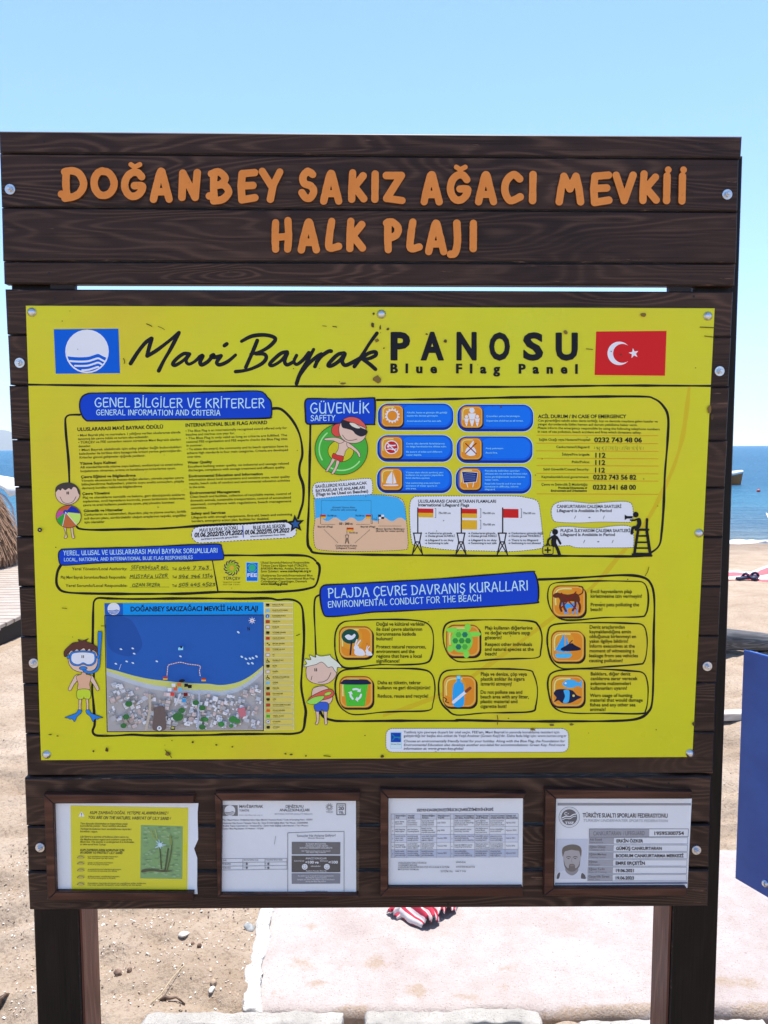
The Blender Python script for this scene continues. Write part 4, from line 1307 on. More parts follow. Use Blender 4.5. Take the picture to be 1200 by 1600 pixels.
# ---- conduct cards
JUNG = ink(96, 190, 70)
def card(f, pts, tx, ty, ts, rows, icon, h):
    a = Art(W0 + .0004)
    pts2 = f(pts)
    a.line(pts2, 2.2, BLK, True, True, 6, vary=.25)
    tile(a, f, tx, ty, tx + ts, ty + ts * .95)
    k = ts / 100
    o = f.p(tx + ts * .48, ty + ts * .46)
    q = lambda p: [(o[0] + x * k * f.s, o[1] + y * k * f.s) for x, y in p]
    lw = k * f.s
    if icon == 'tree':
        a.blob(q(circ(-14, -16, 26, 22, n=10)), ink(16, 70, 58))
        a.line(q([(-10, 0), (-14, 38)]), 5 * lw, ink(20, 30, 50), False)
        a.blob(q([(-30, -16), (-20, -22), (-10, -18), (-2, -24), (2, -18), (-6, -8), (-20, -6)]), ICW)
        for X, Y, k2 in ((14, 26, 1.0), (42, 32, .6)):
            R = lambda p: q([(X + x * k2, Y + y * k2) for x, y in p])
            a.blob(R([(-14, 12), (-15, 0), (-6, -6), (6, -4), (14, 4), (16, 14), (0, 16)]), ICW)
            a.blob(R(circ(-10, -8, 8, 7, n=8)), ICW)
            a.line(R([(-10, -12), (-4, -22), (2, -30)]), 4.2 * lw * k2, ICW)
            a.line(R([(-13, -12), (-11, -24), (-8, -32)]), 3.8 * lw * k2, ICW)
    elif icon == 'bin':
        a.poly(q([(-36, -22), (38, -22), (28, 44), (-26, 44)]), ink(70, 176, 50))
        a.blob(q([(-40, -22), (-38, -32), (-28, -36), (28, -36), (40, -32), (42, -22)]), ink(16, 30, 60))
        for i in range(3):
            t = math.radians(-90 + 120 * i)
            p = [(1 + 16 * math.cos(t + e), 8 + 16 * math.sin(t + e)) for e in (-.45, .1, .62)]
            a.line(q(p), 6 * lw, ICW, False)
            e = t + .95
            a.poly(q([(1 + r_ * math.cos(e + g), 8 + r_ * math.sin(e + g)) for r_, g in ((24, -.22), (16, .2), (8, -.5))]), ICW)
    elif icon == 'turtle':
        for x, y, rx_, ry_ in ((-30, -30, 18, 8), (36, -18, 20, 8), (-36, 26, 10, 9), (12, 42, 9, 12), (16, -38, 10, 11)):
            a.blob(q(circ(x, y, rx_, ry_, n=8)), ink(120, 200, 70))
        a.blob(q(circ(-2, 2, 33, 36, n=10)), ink(110, 196, 70))
        for i in range(7):
            t = i * PI / 3
            r_ = 0 if i == 6 else 19
            a.poly(q(circ(-2 + r_ * math.cos(t), 2 + r_ * 1.1 * math.sin(t), 9, n=6)), (ink(40, 130, 60), ink(70, 160, 60), ink(30, 110, 90))[i % 3])
    elif icon == 'bottle':
        a.blob(q([(-14, -20), (-6, -28), (-6, -44), (6, -44), (6, -28), (14, -20), (16, 0), (14, 44), (-16, 44), (-18, 0)]), ink(36, 150, 220))
        a.poly(q([(-5, -44), (5, -44), (5, -36), (-5, -36)]), ink(120, 200, 240))
        a.line(q([(-16, 34), (20, 4)]), 9 * lw, ICW, False)
        a.line(q([(22, 2), (34, -8)]), 9 * lw, ink(120, 62, 40), False)
        a.line(q([(-44, 20), (-36, 26), (-40, 32), (-30, 36)]), 2.6 * lw, BLK)
    elif icon == 'dog':
        for dx, dy, m_, s in ((4, 18, ink(50, 150, 220), .62), (0, -4, ink(88, 40, 24), 1.0)):
            g = lambda p: q([(dx + x * s, dy + y * s) for x, y in p])
            a.blob(g([(-46, -12), (-34, -20), (-24, -18), (0, -14), (24, -18), (34, -8), (36, 6), (28, 8), (10, 6), (-12, 10), (-22, 8), (-28, -4), (-40, -4)]), m_)
            for l in ([(-20, 4), (-24, 22), (-20, 36)], [(-14, 6), (-12, 24), (-6, 36)], [(28, 2), (36, 20), (34, 38)], [(22, 4), (22, 20), (14, 34)]):
                a.line(g(l), 6.5 * lw * s, m_)
            a.line(g([(32, -12), (44, -20), (44, -36), (34, -38)]), 3.6 * lw * s, m_)
        for s in (1, -1):
            a.line(q([(-20, -22 * s), (24, 26 * s)]), 3.6 * lw, ink(120, 26, 20), False)
    elif icon == 'jet':
        a.poly(q([(-8, -38), (-6, 20), (-36, 14)]), ink(44, 150, 220))
        a.poly(q([(-3, -30), (4, -10), (10, 18), (-3, 18)]), ink(44, 150, 220))
        a.blob(q([(-34, 24), (-10, 22), (14, 24), (6, 36), (-30, 36)]), ink(70, 170, 226))
        a.blob(q([(-18, 8), (-4, 0), (6, -6), (16, -8), (24, -2), (42, 8), (34, 14), (0, 16), (-16, 14)]), ink(14, 22, 56))
        a.line(q([(8, -8), (16, -16)]), 3 * lw, ink(14, 22, 56), False)
    elif icon == 'fish':
        a.blob(q([(-14, -20), (0, -32), (20, -32), (36, -24), (46, -32), (44, -16), (44, -8), (34, -14), (16, -8), (-2, -10)]), ink(60, 160, 224))
        a.poly(q(circ(-4, -22, 3)), ICW)
        a.blob(q([(-40, 10), (-32, -2), (-10, -4), (16, 0), (30, 14), (44, 20), (30, 28), (10, 38), (-14, 38), (-26, 30), (-40, 36), (-32, 22)]), ink(18, 28, 60))
        a.blob(q([(-10, 0), (6, -1), (8, 16), (4, 36), (-12, 36), (-6, 18)]), ink(60, 160, 224))
        a.poly(q(circ(20, 16, 3.6)), ink(220, 190, 90))
    for st, x0, x1, y in rows:
        a.text(st, f.p(x0, y), f.p(x1, y), h, TXT if False else BLK, 0)
    a.build("conduct_card", panel)
card(zA, [(168, 380), (172, 310), (200, 265), (260, 252), (450, 246), (590, 254), (642, 285), (655, 350), (645, 430), (612, 462), (500, 470), (380, 470), (240, 486), (195, 470), (175, 430)], 188, 280, 165,
     [("Doğal ve kültürel varlıklar", 372, 614, 277), ("ile özel çevre alanlarının", 372, 600, 302), ("korunmasına katkıda", 372, 568, 326), ("bulunun!", 372, 454, 349), ("Protect natural resources,", 372, 618, 389), ("environment and the", 372, 562, 412), ("regions that have a local", 372, 598, 435), ("significance!", 372, 488, 459)], 'tree', 5.3)
card(zA, [(705, 360), (704, 300), (726, 264), (790, 252), (960, 248), (1130, 254), (1172, 276), (1190, 330), (1184, 400), (1168, 434), (1060, 440), (950, 444), (800, 456), (750, 440), (722, 410)], 718, 272, 165,
     [("Plajı kullanan diğerlerine", 908, 1144, 296), ("ve doğal varlıklara saygı", 908, 1132, 320), ("gösterin!", 908, 992, 344), ("Respect other individuals", 908, 1142, 377), ("and natural species at the", 908, 1150, 401), ("beach!", 908, 968, 424)], 'turtle', 5.3)
card(zA, [(172, 610), (172, 550), (196, 505), (260, 490), (450, 488), (590, 492), (645, 515), (662, 580), (652, 660), (630, 695), (500, 700), (400, 704), (270, 716), (215, 696), (185, 660)], 190, 526, 165,
     [("Daha az tüketin, tekrar", 378, 592, 566), ("kullanın ve geri dönüştürün!", 378, 640, 591), ("Reduce, reuse and recycle!", 378, 630, 632)], 'bin', 5.3)
card(zA, [(682, 620), (682, 550), (706, 506), (770, 494), (960, 490), (1120, 496), (1150, 520), (1168, 590), (1160, 670), (1140, 700), (1020, 706), (900, 708), (770, 718), (722, 690), (695, 660)], 700, 522, 165,
     [("Plaja ve denize, çöp veya", 887, 1116, 524), ("plastik atıklar ile sigara", 887, 1105, 548), ("izmariti atmayın!", 887, 1042, 572), ("Do not pollute sea and", 886, 1094, 613), ("beach area with any litter,", 886, 1126, 636), ("plastic material and", 886, 1070, 659), ("cigarette butt!", 886, 1016, 683)], 'bottle', 5.3)
card(zB, [(588, 210), (588, 150), (610, 115), (680, 104), (860, 98), (1040, 100), (1110, 106), (1136, 150), (1140, 220), (1126, 280), (1090, 296), (900, 300), (740, 314), (660, 308), (612, 270)], 610, 122, 182,
     [("Evcil hayvanların plajı", 821, 1050, 165), ("kirletmesine izin vermeyin!", 821, 1106, 191), ("Prevent pets polluting the", 821, 1090, 238), ("beach!", 821, 888, 264)], 'dog', 5.3)
card(zB, [(584, 450), (586, 385), (606, 345), (680, 332), (860, 328), (1040, 332), (1110, 342), (1132, 400), (1132, 480), (1116, 545), (1080, 558), (900, 572), (720, 582), (650, 575), (604, 530)], 604, 372, 182,
     [("Deniz araçlarından", 815, 1012, 361), ("kaynaklandığına emin", 815, 1045, 387), ("olduğunuz kirlenmeyi en", 815, 1074, 413), ("yakın ilgiliye bildirin!", 815, 1030, 439), ("Inform executives at the", 815, 1066, 466), ("moment of witnessing a", 815, 1064, 492), ("leakage from sea vehicles", 813, 1084, 519), ("causing pollution!", 813, 1000, 546)], 'jet', 5.1)
card(zB, [(588, 700), (588, 640), (610, 605), (680, 588), (860, 584), (1040, 594), (1112, 606), (1136, 660), (1138, 740), (1126, 810), (1096, 830), (900, 828), (740, 828), (660, 818), (610, 780)], 604, 618, 182,
     [("Balıklara, diğer deniz", 821, 1042, 619), ("canlılarına zarar verecek", 821, 1080, 645), ("avlanma malzemeleri", 821, 1045, 672), ("kullananları uyarın!", 821, 1024, 698), ("Warn usage of hunting", 818, 1052, 738), ("material that would damage", 818, 1110, 764), ("fishes and any other sea", 818, 1070, 790), ("animals!", 818, 906, 815)], 'fish', 5.1)

# ---- green key label
zG = Z(590, 1120, .25833)
a = Art(W0 + .0004)
lab = zG(rr(50, 71, 1155, 214, 40))
a.poly(lab, WHT)
a.dash(lab, .9, BLK, 2.2, 1.5, True, False)
a.poly(zG(rr(76, 91, 146, 192, 3)), ink(130, 190, 205))
a.poly(zG(rr(78, 94, 143, 190, 3)), ink(190, 208, 236))
a.poly(zG(rr(80, 96, 141, 154, 2)), ink(10, 60, 160))
a.line(zG([(88, 108), (100, 118), (100, 130), (88, 142)]), 1.4, ink(20, 120, 150))
a.line(zG([(100, 124), (138, 124)]), 1.6, ink(20, 130, 140), False)
a.line(zG([(130, 124), (130, 134)]), 1.4, ink(20, 130, 140), False)
a.text("Green Key", zG.p(81, 168), zG.p(140, 168), 1.7, ink(20, 100, 80), 1)
for st, x0, x1, y, sh in (("Tatiliniz için çevreye duyarlı bir otel seçin. FEE'nin, Mavi Bayrak'ın yanında konaklama tesisleri için", 158, 1100, 100, 0), ("geliştirdiği bir başka eko-etiket de Yeşil Anahtar (Green Key)'dir. Daha fazla bilgi için: www.turcev.org.tr", 158, 1142, 122, 0), ("Choose an environmentally friendly hotel for your holiday. Along with the Blue Flag, the Foundation for", 157, 1132, 154, .2), ("Environmental Education also develops another eco-label for accommodations: Green Key. Find more", 157, 1132, 177, .2), ("information at: www.green-key.global", 157, 518, 199, .2)):
    a.text(st, zG.p(x0, y), zG.p(x1, y), 3.7, BLK, 0, sh)
a.build("hotel_label", panel)

# ---- cartoon children
OUT = ink(40, 30, 30)
def fig(a, pts, mat, lw=.8, k=5):
    a.poly(catmull(pts, k, True), mat)
    a.line(pts, lw, OUT, True, True, k)
KW = W0 + .0016
a = Art(KW)     # child with a beach ball
f = z1
fig(a, f([(108, 1225), (126, 1225), (128, 1270), (136, 1300), (130, 1314), (110, 1314), (118, 1295), (120, 1265)]), SKIN, .7)
fig(a, f([(168, 1225), (184, 1225), (188, 1270), (196, 1298), (200, 1314), (180, 1314), (174, 1290), (170, 1262)]), SKIN, .7)
fig(a, f(circ(140, 935, 104, 94, n=16)), SKIN)
a.blob(f([(36, 925), (40, 880), (80, 850), (140, 840), (200, 858), (240, 900), (244, 940), (232, 935), (215, 890), (190, 878), (170, 900), (150, 888), (120, 905), (95, 890), (80, 908), (60, 900)]), ink(62, 54, 54))
a.line(f([(75, 962), (100, 1005), (140, 1018), (185, 1003), (212, 960)]), .8, OUT)
for x in (135, 147):
    a.line(f([(x, 920), (x, 938)]), 1.5, OUT, False)
c = (148, 1130)
fig(a, f(circ(*c, 107, 96, n=18)), ink(176, 96, 50))
hub = (122, 1092)
def wedge(a0, a1, m_):
    e = circ(*c, 103, 92, a0, a1, 8)
    a.poly(f([hub] + e), m_)
wedge(172, 212, ink(176, 70, 150))
wedge(216, 278, ink(180, 84, 40))
wedge(282, 342, ink(14, 44, 150))
wedge(-16, 48, ink(176, 212, 96))
wedge(52, 118, ink(176, 96, 50))
wedge(122, 168, ink(40, 150, 50))
a.poly(f(circ(*hub, 20)), ink(20, 60, 150))
for t in (50, 120):
    a.line(f([hub, (c[0] + 104 * math.cos(math.radians(t)), c[1] + 93 * math.sin(math.radians(t)))]), .9, ICW, False)
a.build("cartoon_child", panel)["label"] = "printed cartoon child holding a striped beach ball"

a = Art(KW)     # child in a swimming ring
f = z3
RG = ink(66, 160, 54)
fig(a, f(circ(375, 545, 244, 236, n=24)), RG, .9)
a.line(f(circ(375, 545, 205, 195, 35, 120, 16)), 2.2, ink(150, 214, 130), False)
a.line(f(circ(375, 545, 205, 195, 150, 230, 16)), 2.2, ink(150, 214, 130), False)
fig(a, f(circ(370, 560, 118, 100, n=20)), ink(184, 180, 32), .8)
fig(a, f([(295, 620), (318, 640), (280, 700), (252, 745), (232, 752), (240, 725), (268, 680)]), SKIN, .7)
fig(a, f([(330, 650), (358, 655), (340, 710), (308, 768), (282, 772), (295, 745), (318, 700)]), SKIN, .7)
fig(a, f([(355, 490), (400, 470), (440, 485), (450, 520), (415, 560), (395, 610), (320, 600), (345, 545)]), SKIN, .7)
fig(a, f([(220, 445), (300, 435), (360, 445), (400, 470), (360, 490), (300, 466), (230, 462)]), SKIN, .7)
fig(a, f([(430, 480), (490, 520), (540, 570), (552, 610), (538, 616), (515, 575), (460, 535), (430, 520)]), SKIN, .7)
fig(a, f([(302, 582), (340, 598), (394, 612), (382, 660), (350, 650), (330, 640), (290, 622)]), ink(190, 50, 44), .7)
fig(a, f([(290, 400), (286, 350), (320, 315), (380, 310), (400, 370), (380, 420), (330, 428)]), ink(196, 70, 60), .8)
fig(a, f([(370, 300), (420, 260), (520, 270), (590, 330), (606, 400), (575, 460), (510, 488), (430, 480), (370, 430), (352, 360)]), SKIN, .8)
fig(a, f([(372, 290), (410, 258), (470, 244), (540, 262), (590, 310), (608, 350), (560, 330), (480, 300), (420, 285)]), ink(200, 84, 72), .8)
fig(a, f([(375, 290), (400, 275), (470, 305), (540, 340), (612, 372), (605, 405), (560, 425), (510, 405), (480, 372), (430, 355), (385, 340)]), ink(36, 36, 44), .6)
fig(a, f([(450, 300), (500, 305), (550, 345), (520, 352), (470, 330)]), ink(228, 200, 182), .5)
a.line(f([(385, 412), (420, 455), (470, 462), (520, 450)]), .8, OUT)
a.build("cartoon_child", panel)["label"] = "printed cartoon child lying in a green swimming ring"

a = Art(KW)     # snorkelling child
f = zM
BL2 = ink(36, 116, 196)
for s in (1, -1):
    X = lambda x: 204 + s * (x - 204)
    fig(a, f([(X(222), 805), (X(238), 805), (X(242), 860), (X(240), 905), (X(226), 905), (X(226), 860)]), SKIN, .7)
    fig(a, f([(X(222), 898), (X(248), 896), (X(262), 920), (X(310), 940), (X(352), 956), (X(322), 962), (X(312), 970), (X(292), 968), (X(276), 988), (X(256), 950), (X(226), 922)]), BL2, .7)
    fig(a, f([(X(240), 625), (X(270), 628), (X(300), 680), (X(322), 725), (X(320), 745), (X(304), 742), (X(280), 700), (X(250), 660)]), SKIN, .7)
fig(a, f([(188, 600), (220, 600), (224, 618), (262, 632), (250, 690), (248, 740), (160, 740), (160, 690), (146, 636), (184, 618)]), ink(206, 160, 130), .7)
fig(a, f([(158, 740), (250, 740), (254, 806), (212, 808), (206, 794), (198, 810), (154, 806)]), ink(176, 196, 50), .7)
fig(a, f([(84, 470), (110, 430), (190, 405), (280, 430), (312, 470), (310, 540), (280, 585), (200, 602), (130, 585), (90, 540)]), SKIN, .8)
fig(a, f([(52, 478), (50, 440), (80, 405), (120, 372), (165, 366), (160, 345), (195, 356), (240, 340), (222, 362), (280, 384), (320, 420), (338, 432), (318, 440), (300, 440), (285, 420), (262, 440), (250, 415), (225, 435), (205, 412), (170, 432), (150, 420), (125, 440), (110, 432), (80, 452), (70, 478)]), ink(84, 50, 44), .7, 3)
fig(a, f([(315, 292), (330, 286), (346, 294), (338, 420), (330, 540), (312, 590), (270, 612), (220, 608), (196, 590), (190, 560), (214, 560), (226, 588), (268, 592), (298, 575), (312, 530), (314, 420)]), BL2, .7)
fig(a, f([(72, 478), (92, 465), (98, 490), (78, 495)]), BL2, .6)
fig(a, f([(306, 478), (322, 466), (328, 490), (304, 490)]), BL2, .6)
fig(a, f([(94, 500), (98, 460), (120, 440), (200, 434), (280, 442), (300, 470), (298, 520), (270, 548), (232, 552), (200, 540), (165, 552), (125, 548), (100, 525)]), BL2, .7)
fig(a, f([(106, 500), (110, 468), (130, 452), (200, 446), (272, 454), (288, 474), (286, 515), (264, 536), (232, 540), (200, 526), (165, 540), (130, 534), (112, 518)]), ink(206, 214, 232), .5)
for x in (190, 202):
    a.line(f([(x, 472), (x, 488)]), 1.3, OUT, False)
fig(a, f([(168, 570), (184, 558), (216, 558), (232, 570), (218, 582), (182, 582)]), BL2, .6)
a.build("cartoon_child", panel)["label"] = "printed cartoon child with blue snorkel mask and flippers"

a = Art(KW)     # child with a float
f = zD
fig(a, f([(946, 985), (972, 985), (974, 1040), (968, 1090), (950, 1104), (942, 1096), (954, 1060)]), SKIN, .7)
fig(a, f([(1014, 985), (1042, 985), (1040, 1050), (1044, 1096), (1024, 1102), (1020, 1060)]), SKIN, .7)
fig(a, f([(960, 780), (990, 775), (1020, 775), (1060, 800), (1090, 870), (1070, 920), (1040, 925), (940, 925), (912, 870), (920, 800)]), SKIN, .8)
fig(a, f([(940, 920), (1046, 915), (1050, 984), (1008, 988), (998, 974), (990, 986), (942, 986)]), ink(50, 86, 180), .7)
fig(a, f([(885, 885), (920, 855), (1000, 815), (1060, 800), (1094, 815), (1100, 850), (1060, 880), (990, 895), (900, 905)]), ink(196, 84, 66), .8)
fig(a, f([(1022, 838), (1060, 822), (1080, 832), (1060, 850), (1026, 856)]), ink(150, 200, 70), .5)
fig(a, f([(872, 905), (930, 870), (1000, 858), (1020, 868), (990, 900), (940, 930), (885, 925)]), ink(140, 200, 80), .6)
fig(a, f([(866, 690), (866, 620), (900, 585), (1000, 560), (1090, 590), (1125, 640), (1110, 700), (1060, 745), (1000, 760), (930, 750), (885, 725)]), SKIN, .8)
fig(a, f([(832, 604), (870, 585), (850, 545), (905, 550), (890, 510), (945, 530), (945, 505), (990, 520), (1060, 510), (1070, 505), (1075, 525), (1120, 560), (1150, 590), (1168, 620), (1130, 615), (1125, 660), (1105, 640), (1085, 610), (1050, 615), (1020, 585), (990, 570), (950, 590), (905, 600), (870, 610)]), ink(212, 216, 192), .7, 3)
for x in (938, 952):
    a.line(f([(x, 626), (x + 1, 646)]), 1.4, OUT, False)
a.line(f([(906, 722), (914, 690)]), .8, OUT, False)
a.line(f([(965, 742), (1010, 738), (1050, 712), (1075, 660)]), .8, OUT)
a.build("cartoon_child", panel)["label"] = "printed cartoon child with pale spiky hair carrying a float"

# ---- site map
a = Art(W0 + .0004)
q = lambda pts: zM(pts)
sea_c = ink(32, 84, 160)
a.poly([(163, 942.5), (411.5, 941), (411.8, 960.5), (164, 962)], ink(0, 138, 226))
a.poly([(163, 942.5), (192, 942.3), (192.2, 961.7), (164, 962)], ink(20, 84, 170))
waves(a, 177.6, 951.3, 9.6, ink(20, 84, 170), ICW)
a.text("DOĞANBEY SAKIZAĞACI MEVKİİ HALK PLAJI", (203.5, 955.3), (403.5, 954), 7.2, BLK, 1)
MAPQ = [(164.3, 962.5), (411.5, 961), (411.5, 1141.5), (168, 1143)]
a.poly(MAPQ, ink(162, 160, 160))
shore = zM([(382, 570), (480, 596), (600, 630), (720, 655), (830, 668), (960, 682), (1100, 690), (1180, 692)]) + zD([(120, 766), (200, 760), (300, 735), (400, 680), (499, 600)])
shore = catmull(shore, 5)
a.poly([(164.3, 962.5), (411.5, 961)] + shore[::-1], sea_c)
a.blob([(167, 965), (200, 966), (215, 985), (222, 1010), (205, 1025), (180, 1020), (168, 1005)], ink(28, 74, 146))
bandw = [4 + 6 * math.sin(PI * min(1, i / len(shore))) for i in range(len(shore))]
a.poly(shore + [(x, y + b) for (x, y), b in zip(shore, bandw)][::-1], ink(186, 190, 104))
a.poly([(x, y + b) for (x, y), b in zip(shore, bandw)] + [(x, y + b + 7) for (x, y), b in zip(shore, bandw)][::-1], ink(172, 180, 188))
random.seed(21)
def shore_y(x):
    for p, r_ in zip(shore, shore[1:]):
        if p[0] <= x <= r_[0]:
            return p[1] + (r_[1] - p[1]) * (x - p[0]) / max(1e-6, r_[0] - p[0])
    return shore[-1][1]
pal = [(186, 190, 200), (170, 176, 186), (204, 204, 210), (176, 160, 156), (190, 174, 172), (200, 206, 216), (160, 160, 162), (150, 140, 130), (212, 214, 222)]
for i in range(420):
    x = random.uniform(171, 408)
    y0 = shore_y(x) + 17
    y = random.uniform(y0, 1138)
    t = -.42 if x < 235 else (.12 if x < 330 else .3)
    t += random.uniform(-.08, .08)
    w_, h_ = random.uniform(3, 9), random.uniform(3, 8)
    if random.random() < .25: w_, h_ = w_ * .5, h_ * .5
    r_ = max(w_, h_) * .7
    if x - r_ < 169 or x + r_ > 410.5 or y + r_ > 1140.5 or y - r_ < y0 - 3: continue
    c_, s_ = math.cos(t), math.sin(t)
    Q = lambda dx, dy, k_: [(x + dx + u * w_ * k_ * c_ - v * h_ * k_ * s_, y + dy + u * w_ * k_ * s_ + v * h_ * k_ * c_) for u, v in ((-.5, -.5), (.5, -.5), (.5, .5), (-.5, .5))]
    if random.random() < .5: a.poly(Q(-.9, .8, 1), ink(*random.choice(((130, 128, 126), (120, 122, 120), (142, 136, 130)))))
    a.poly(Q(0, 0, 1), ink(*random.choice(pal)))
    if random.random() < .4: a.poly(Q(w_ * .15, -h_ * .1, .4), ink(*random.choice(pal)))
for _ in (0,):
    a.blob(zM([(760, 880), (830, 870), (845, 960), (840, 1050), (745, 1050), (750, 950)]), ink(98, 86, 82))
a.line(zM([(720, 780), (720, 900), (690, 1050)]), 4, ink(168, 158, 144))
a.line(zM([(1110, 740), (1100, 900), (1095, 1050)]), 2.4, ink(158, 166, 184))
a.line(zM([(960, 770), (920, 860)]), 2.2, ink(190, 192, 200), False)
for x, y, r_ in ((555, 850, 28), (535, 950, 26), (515, 1020, 24), (940, 950, 42), (970, 900, 26), (1080, 840, 26), (1130, 880, 26), (1140, 970, 24), (1130, 1030, 26)):
    a.blob(zM(circ(x, y, r_, r_ * .8, n=7)), ink(52, 104, 54))
for x, y, r_ in ((140, 1100, 28), (240, 1060, 36), (280, 1075, 24), (10, 1060, 22), (225, 1115, 20)):
    a.blob(zD(circ(x, y, r_, r_ * .8, n=7)), ink(56, 120, 60))
a.poly(zD([(275, 970), (340, 950), (352, 1030), (300, 1045)]), ink(176, 104, 112))
for x, y in ((495, 422), (587, 416), (598, 457), (540, 518), (588, 530), (775, 517), (960, 478), (455, 536)):
    a.blob(zM([(x - 11, y - 3), (x, y - 7), (x + 11, y + 3), (x, y + 6)]), ink(190, 214, 236), 3)
for x, y in ((285, 316), (315, 525), (350, 542), (385, 540), (410, 535), (440, 522), (370, 582), (405, 580)):
    a.blob(zD([(x - 12, y - 5), (x, y - 9), (x + 13, y + 5), (x, y + 9)]), ink(180, 206, 232), 3)
for s in ([(482, 580), (496, 540)],):
    a.line(zM(s), .6, ICW, False)
a.poly(zM([(942, 410), (980, 402), (980, 428), (942, 430)]), ink(130, 196, 236))
a.poly(zM(circ(966, 406, 9)), BLK)
buoy = zM([(855, 630), (858, 590), (866, 548), (910, 534), (960, 524), (1020, 538), (1110, 552), (1108, 590), (1114, 630)])
a.line(buoy, 1.1, ink(214, 200, 188))
a.dash(buoy, 1.1, ink(206, 110, 50), 1.6, 2.2, False)
for x, y in ((824, 637), (1124, 648)):
    a.poly(zM([(x, y), (x + 34, y), (x + 34, y + 12), (x, y + 12)]), ink(180, 40, 30))
    a.poly(zM([(x, y + 12), (x + 34, y + 12), (x + 34, y + 24), (x, y + 24)]), AMB)
ICO = [(890, 690, WHT), (935, 685, ink(200, 100, 50)), (905, 720, ink(200, 90, 60)), (940, 722, ink(90, 170, 220)), (990, 690, BLK), (1018, 700, BLK), (850, 762, ink(214, 190, 190)), (882, 760, ink(200, 60, 50)), (985, 762, ink(110, 20, 20)), (860, 725, WHT), (972, 810, ink(40, 140, 200))]
for x, y, m_ in ICO:
    a.poly(zM([(x, y), (x + 30, y), (x + 30, y + 26), (x, y + 26)]), m_)
a.blob(zM([(948, 668), (970, 656), (996, 662), (985, 676), (955, 680)]), BLK)
for x, y, ch in ((795, 1040, 'P'),):
    a.poly(zM(circ(x, y, 18)), ICW)
    a.text(ch, zM.p(x - 7, y + 9), zM.p(x + 8, y + 9), 3.4, BLK, 1)
a.poly(zM(rr(882, 1028, 918, 1052, 6)), BLK)
a.poly(zM(rr(888, 1032, 912, 1042, 3)), ink(190, 190, 60))
a.poly(zD(star(403, 216, 34, 12, 8)), ICW)
a.poly(zD(circ(403, 216, 6)), RED)
a.pen("N", zD.p(366, 300), zD.p(384, 298), 5, .9, BLK)
a.line([(163.5, 962), (411.7, 960.8), (411.7, 1141.7), (167.5, 1143.4)], 1.3, BLK, False, True)
a.build("site_map", panel)["label"] = "printed map of the bay with blue sea and houses"

a = Art(W0 + .0004)
a.poly(zD([(502, 58), (750, 56), (762, 1148), (505, 1152)]), ink(226, 224, 180))
LEG = [("HALK PLAJI", 'k'), ("PLAJ PLATFORMU", 'b'), ("DANIŞMA/INFO", 'i'), ("TELEFON", 'r'), ("DUŞLAR", 'w'), ("YÜZME SINIRI", 'k'), ("CANKURTARAN", 'f'), ("SPOR SINIRI", 'c'), ("YÜZME ALANI", 'o'), ("WC", 'w'), ("ENGELLİ WC", 'd'), ("BÜFE", 'e'), ("KABİN", 'w'), ("ENGELLİ RAMPASI", 'd'), ("ÇEŞME", 'b'), ("PİKNİK", 'k'), ("İLKYARDIM", 'r'), ("ÇÖP", 'k'), ("GÖZETLEME KULESİ", 'r'), ("PLAJ SINIRI", 'R'), ("YEŞİL ALAN", 'G'), ("OTOPARK", 'P'), ("OTOBÜS", 'k')]
LGC = ink(196, 180, 84)
for i, (st, ic_) in enumerate(LEG):
    y = 63 + i * 47.4
    e = 8 * i / 23
    a.poly(zD([(510 + e * .4, y), (748 + e, y), (748 + e, y + 41), (510 + e * .4, y + 41)]), LGC)
    X, Y = 536 + e * .6, y + 20
    if ic_ in 'kecdP':
        if ic_ == 'c':
            for u, v in ((-10, -10), (4, 3)):
                a.poly(zD([(X + u, Y + v), (X + u + 14, Y + v), (X + u + 14, Y + v + 10), (X + u, Y + v + 10)]), BLK)
        elif ic_ == 'd':
            a.line(zD([(X - 4, Y - 16), (X - 4, Y + 4), (X + 10, Y + 6), (X + 14, Y + 15)]), 1.0, BLK)
            a.line(zD(circ(X - 4, Y + 8, 11, n=12)), .7, BLK, False, True)
        elif ic_ == 'P':
            a.poly(zD(circ(X, Y, 17)), ICW)
            a.line(zD(circ(X, Y, 17)), .5, BLK, False, True)
            a.text("P", zD.p(X - 6, Y + 9), zD.p(X + 8, Y + 9), 3.0, BLK, 1)
        else:
            a.poly(zD(rr(X - 15, Y - 12, X + 15, Y + 8, 4)), BLK)
            a.line(zD([(X - 10, Y + 12), (X + 10, Y + 12)]), .8, BLK, False)
    elif ic_ == 'i':
        a.poly(zD(circ(X - 2, Y, 17)), ink(20, 110, 180))
        a.line(zD([(X - 2, Y - 3), (X - 2, Y + 10)]), 1.0, ICW, False)
    else:
        m_ = {'b': ink(110, 170, 200), 'r': ink(170, 60, 40), 'w': ink(214, 200, 196), 'f': ink(176, 40, 40), 'o': ink(200, 120, 60), 'R': ink(200, 84, 36), 'G': ink(60, 160, 50)}[ic_]
        a.poly(zD(rr(X - 16, Y - 12, X + 16, Y + 12, 3)), m_)
        if ic_ in 'wr': a.line(zD(rr(X - 16, Y - 12, X + 16, Y + 12, 3)), .5, ink(120, 40, 40), False, True)
    a.text(st, zD.p(575 + e * .6, Y + 3), zD.p(575 + e * .6 + min(170, 9.5 * len(st)), Y + 3), 1.9, BLK, 1)
    a.line(zD([(578 + e * .6, Y + 12), (578 + e * .6 + min(120, 6 * len(st)), Y + 12)]), .5, ink(110, 104, 60), False)
a.build("map_legend", panel)

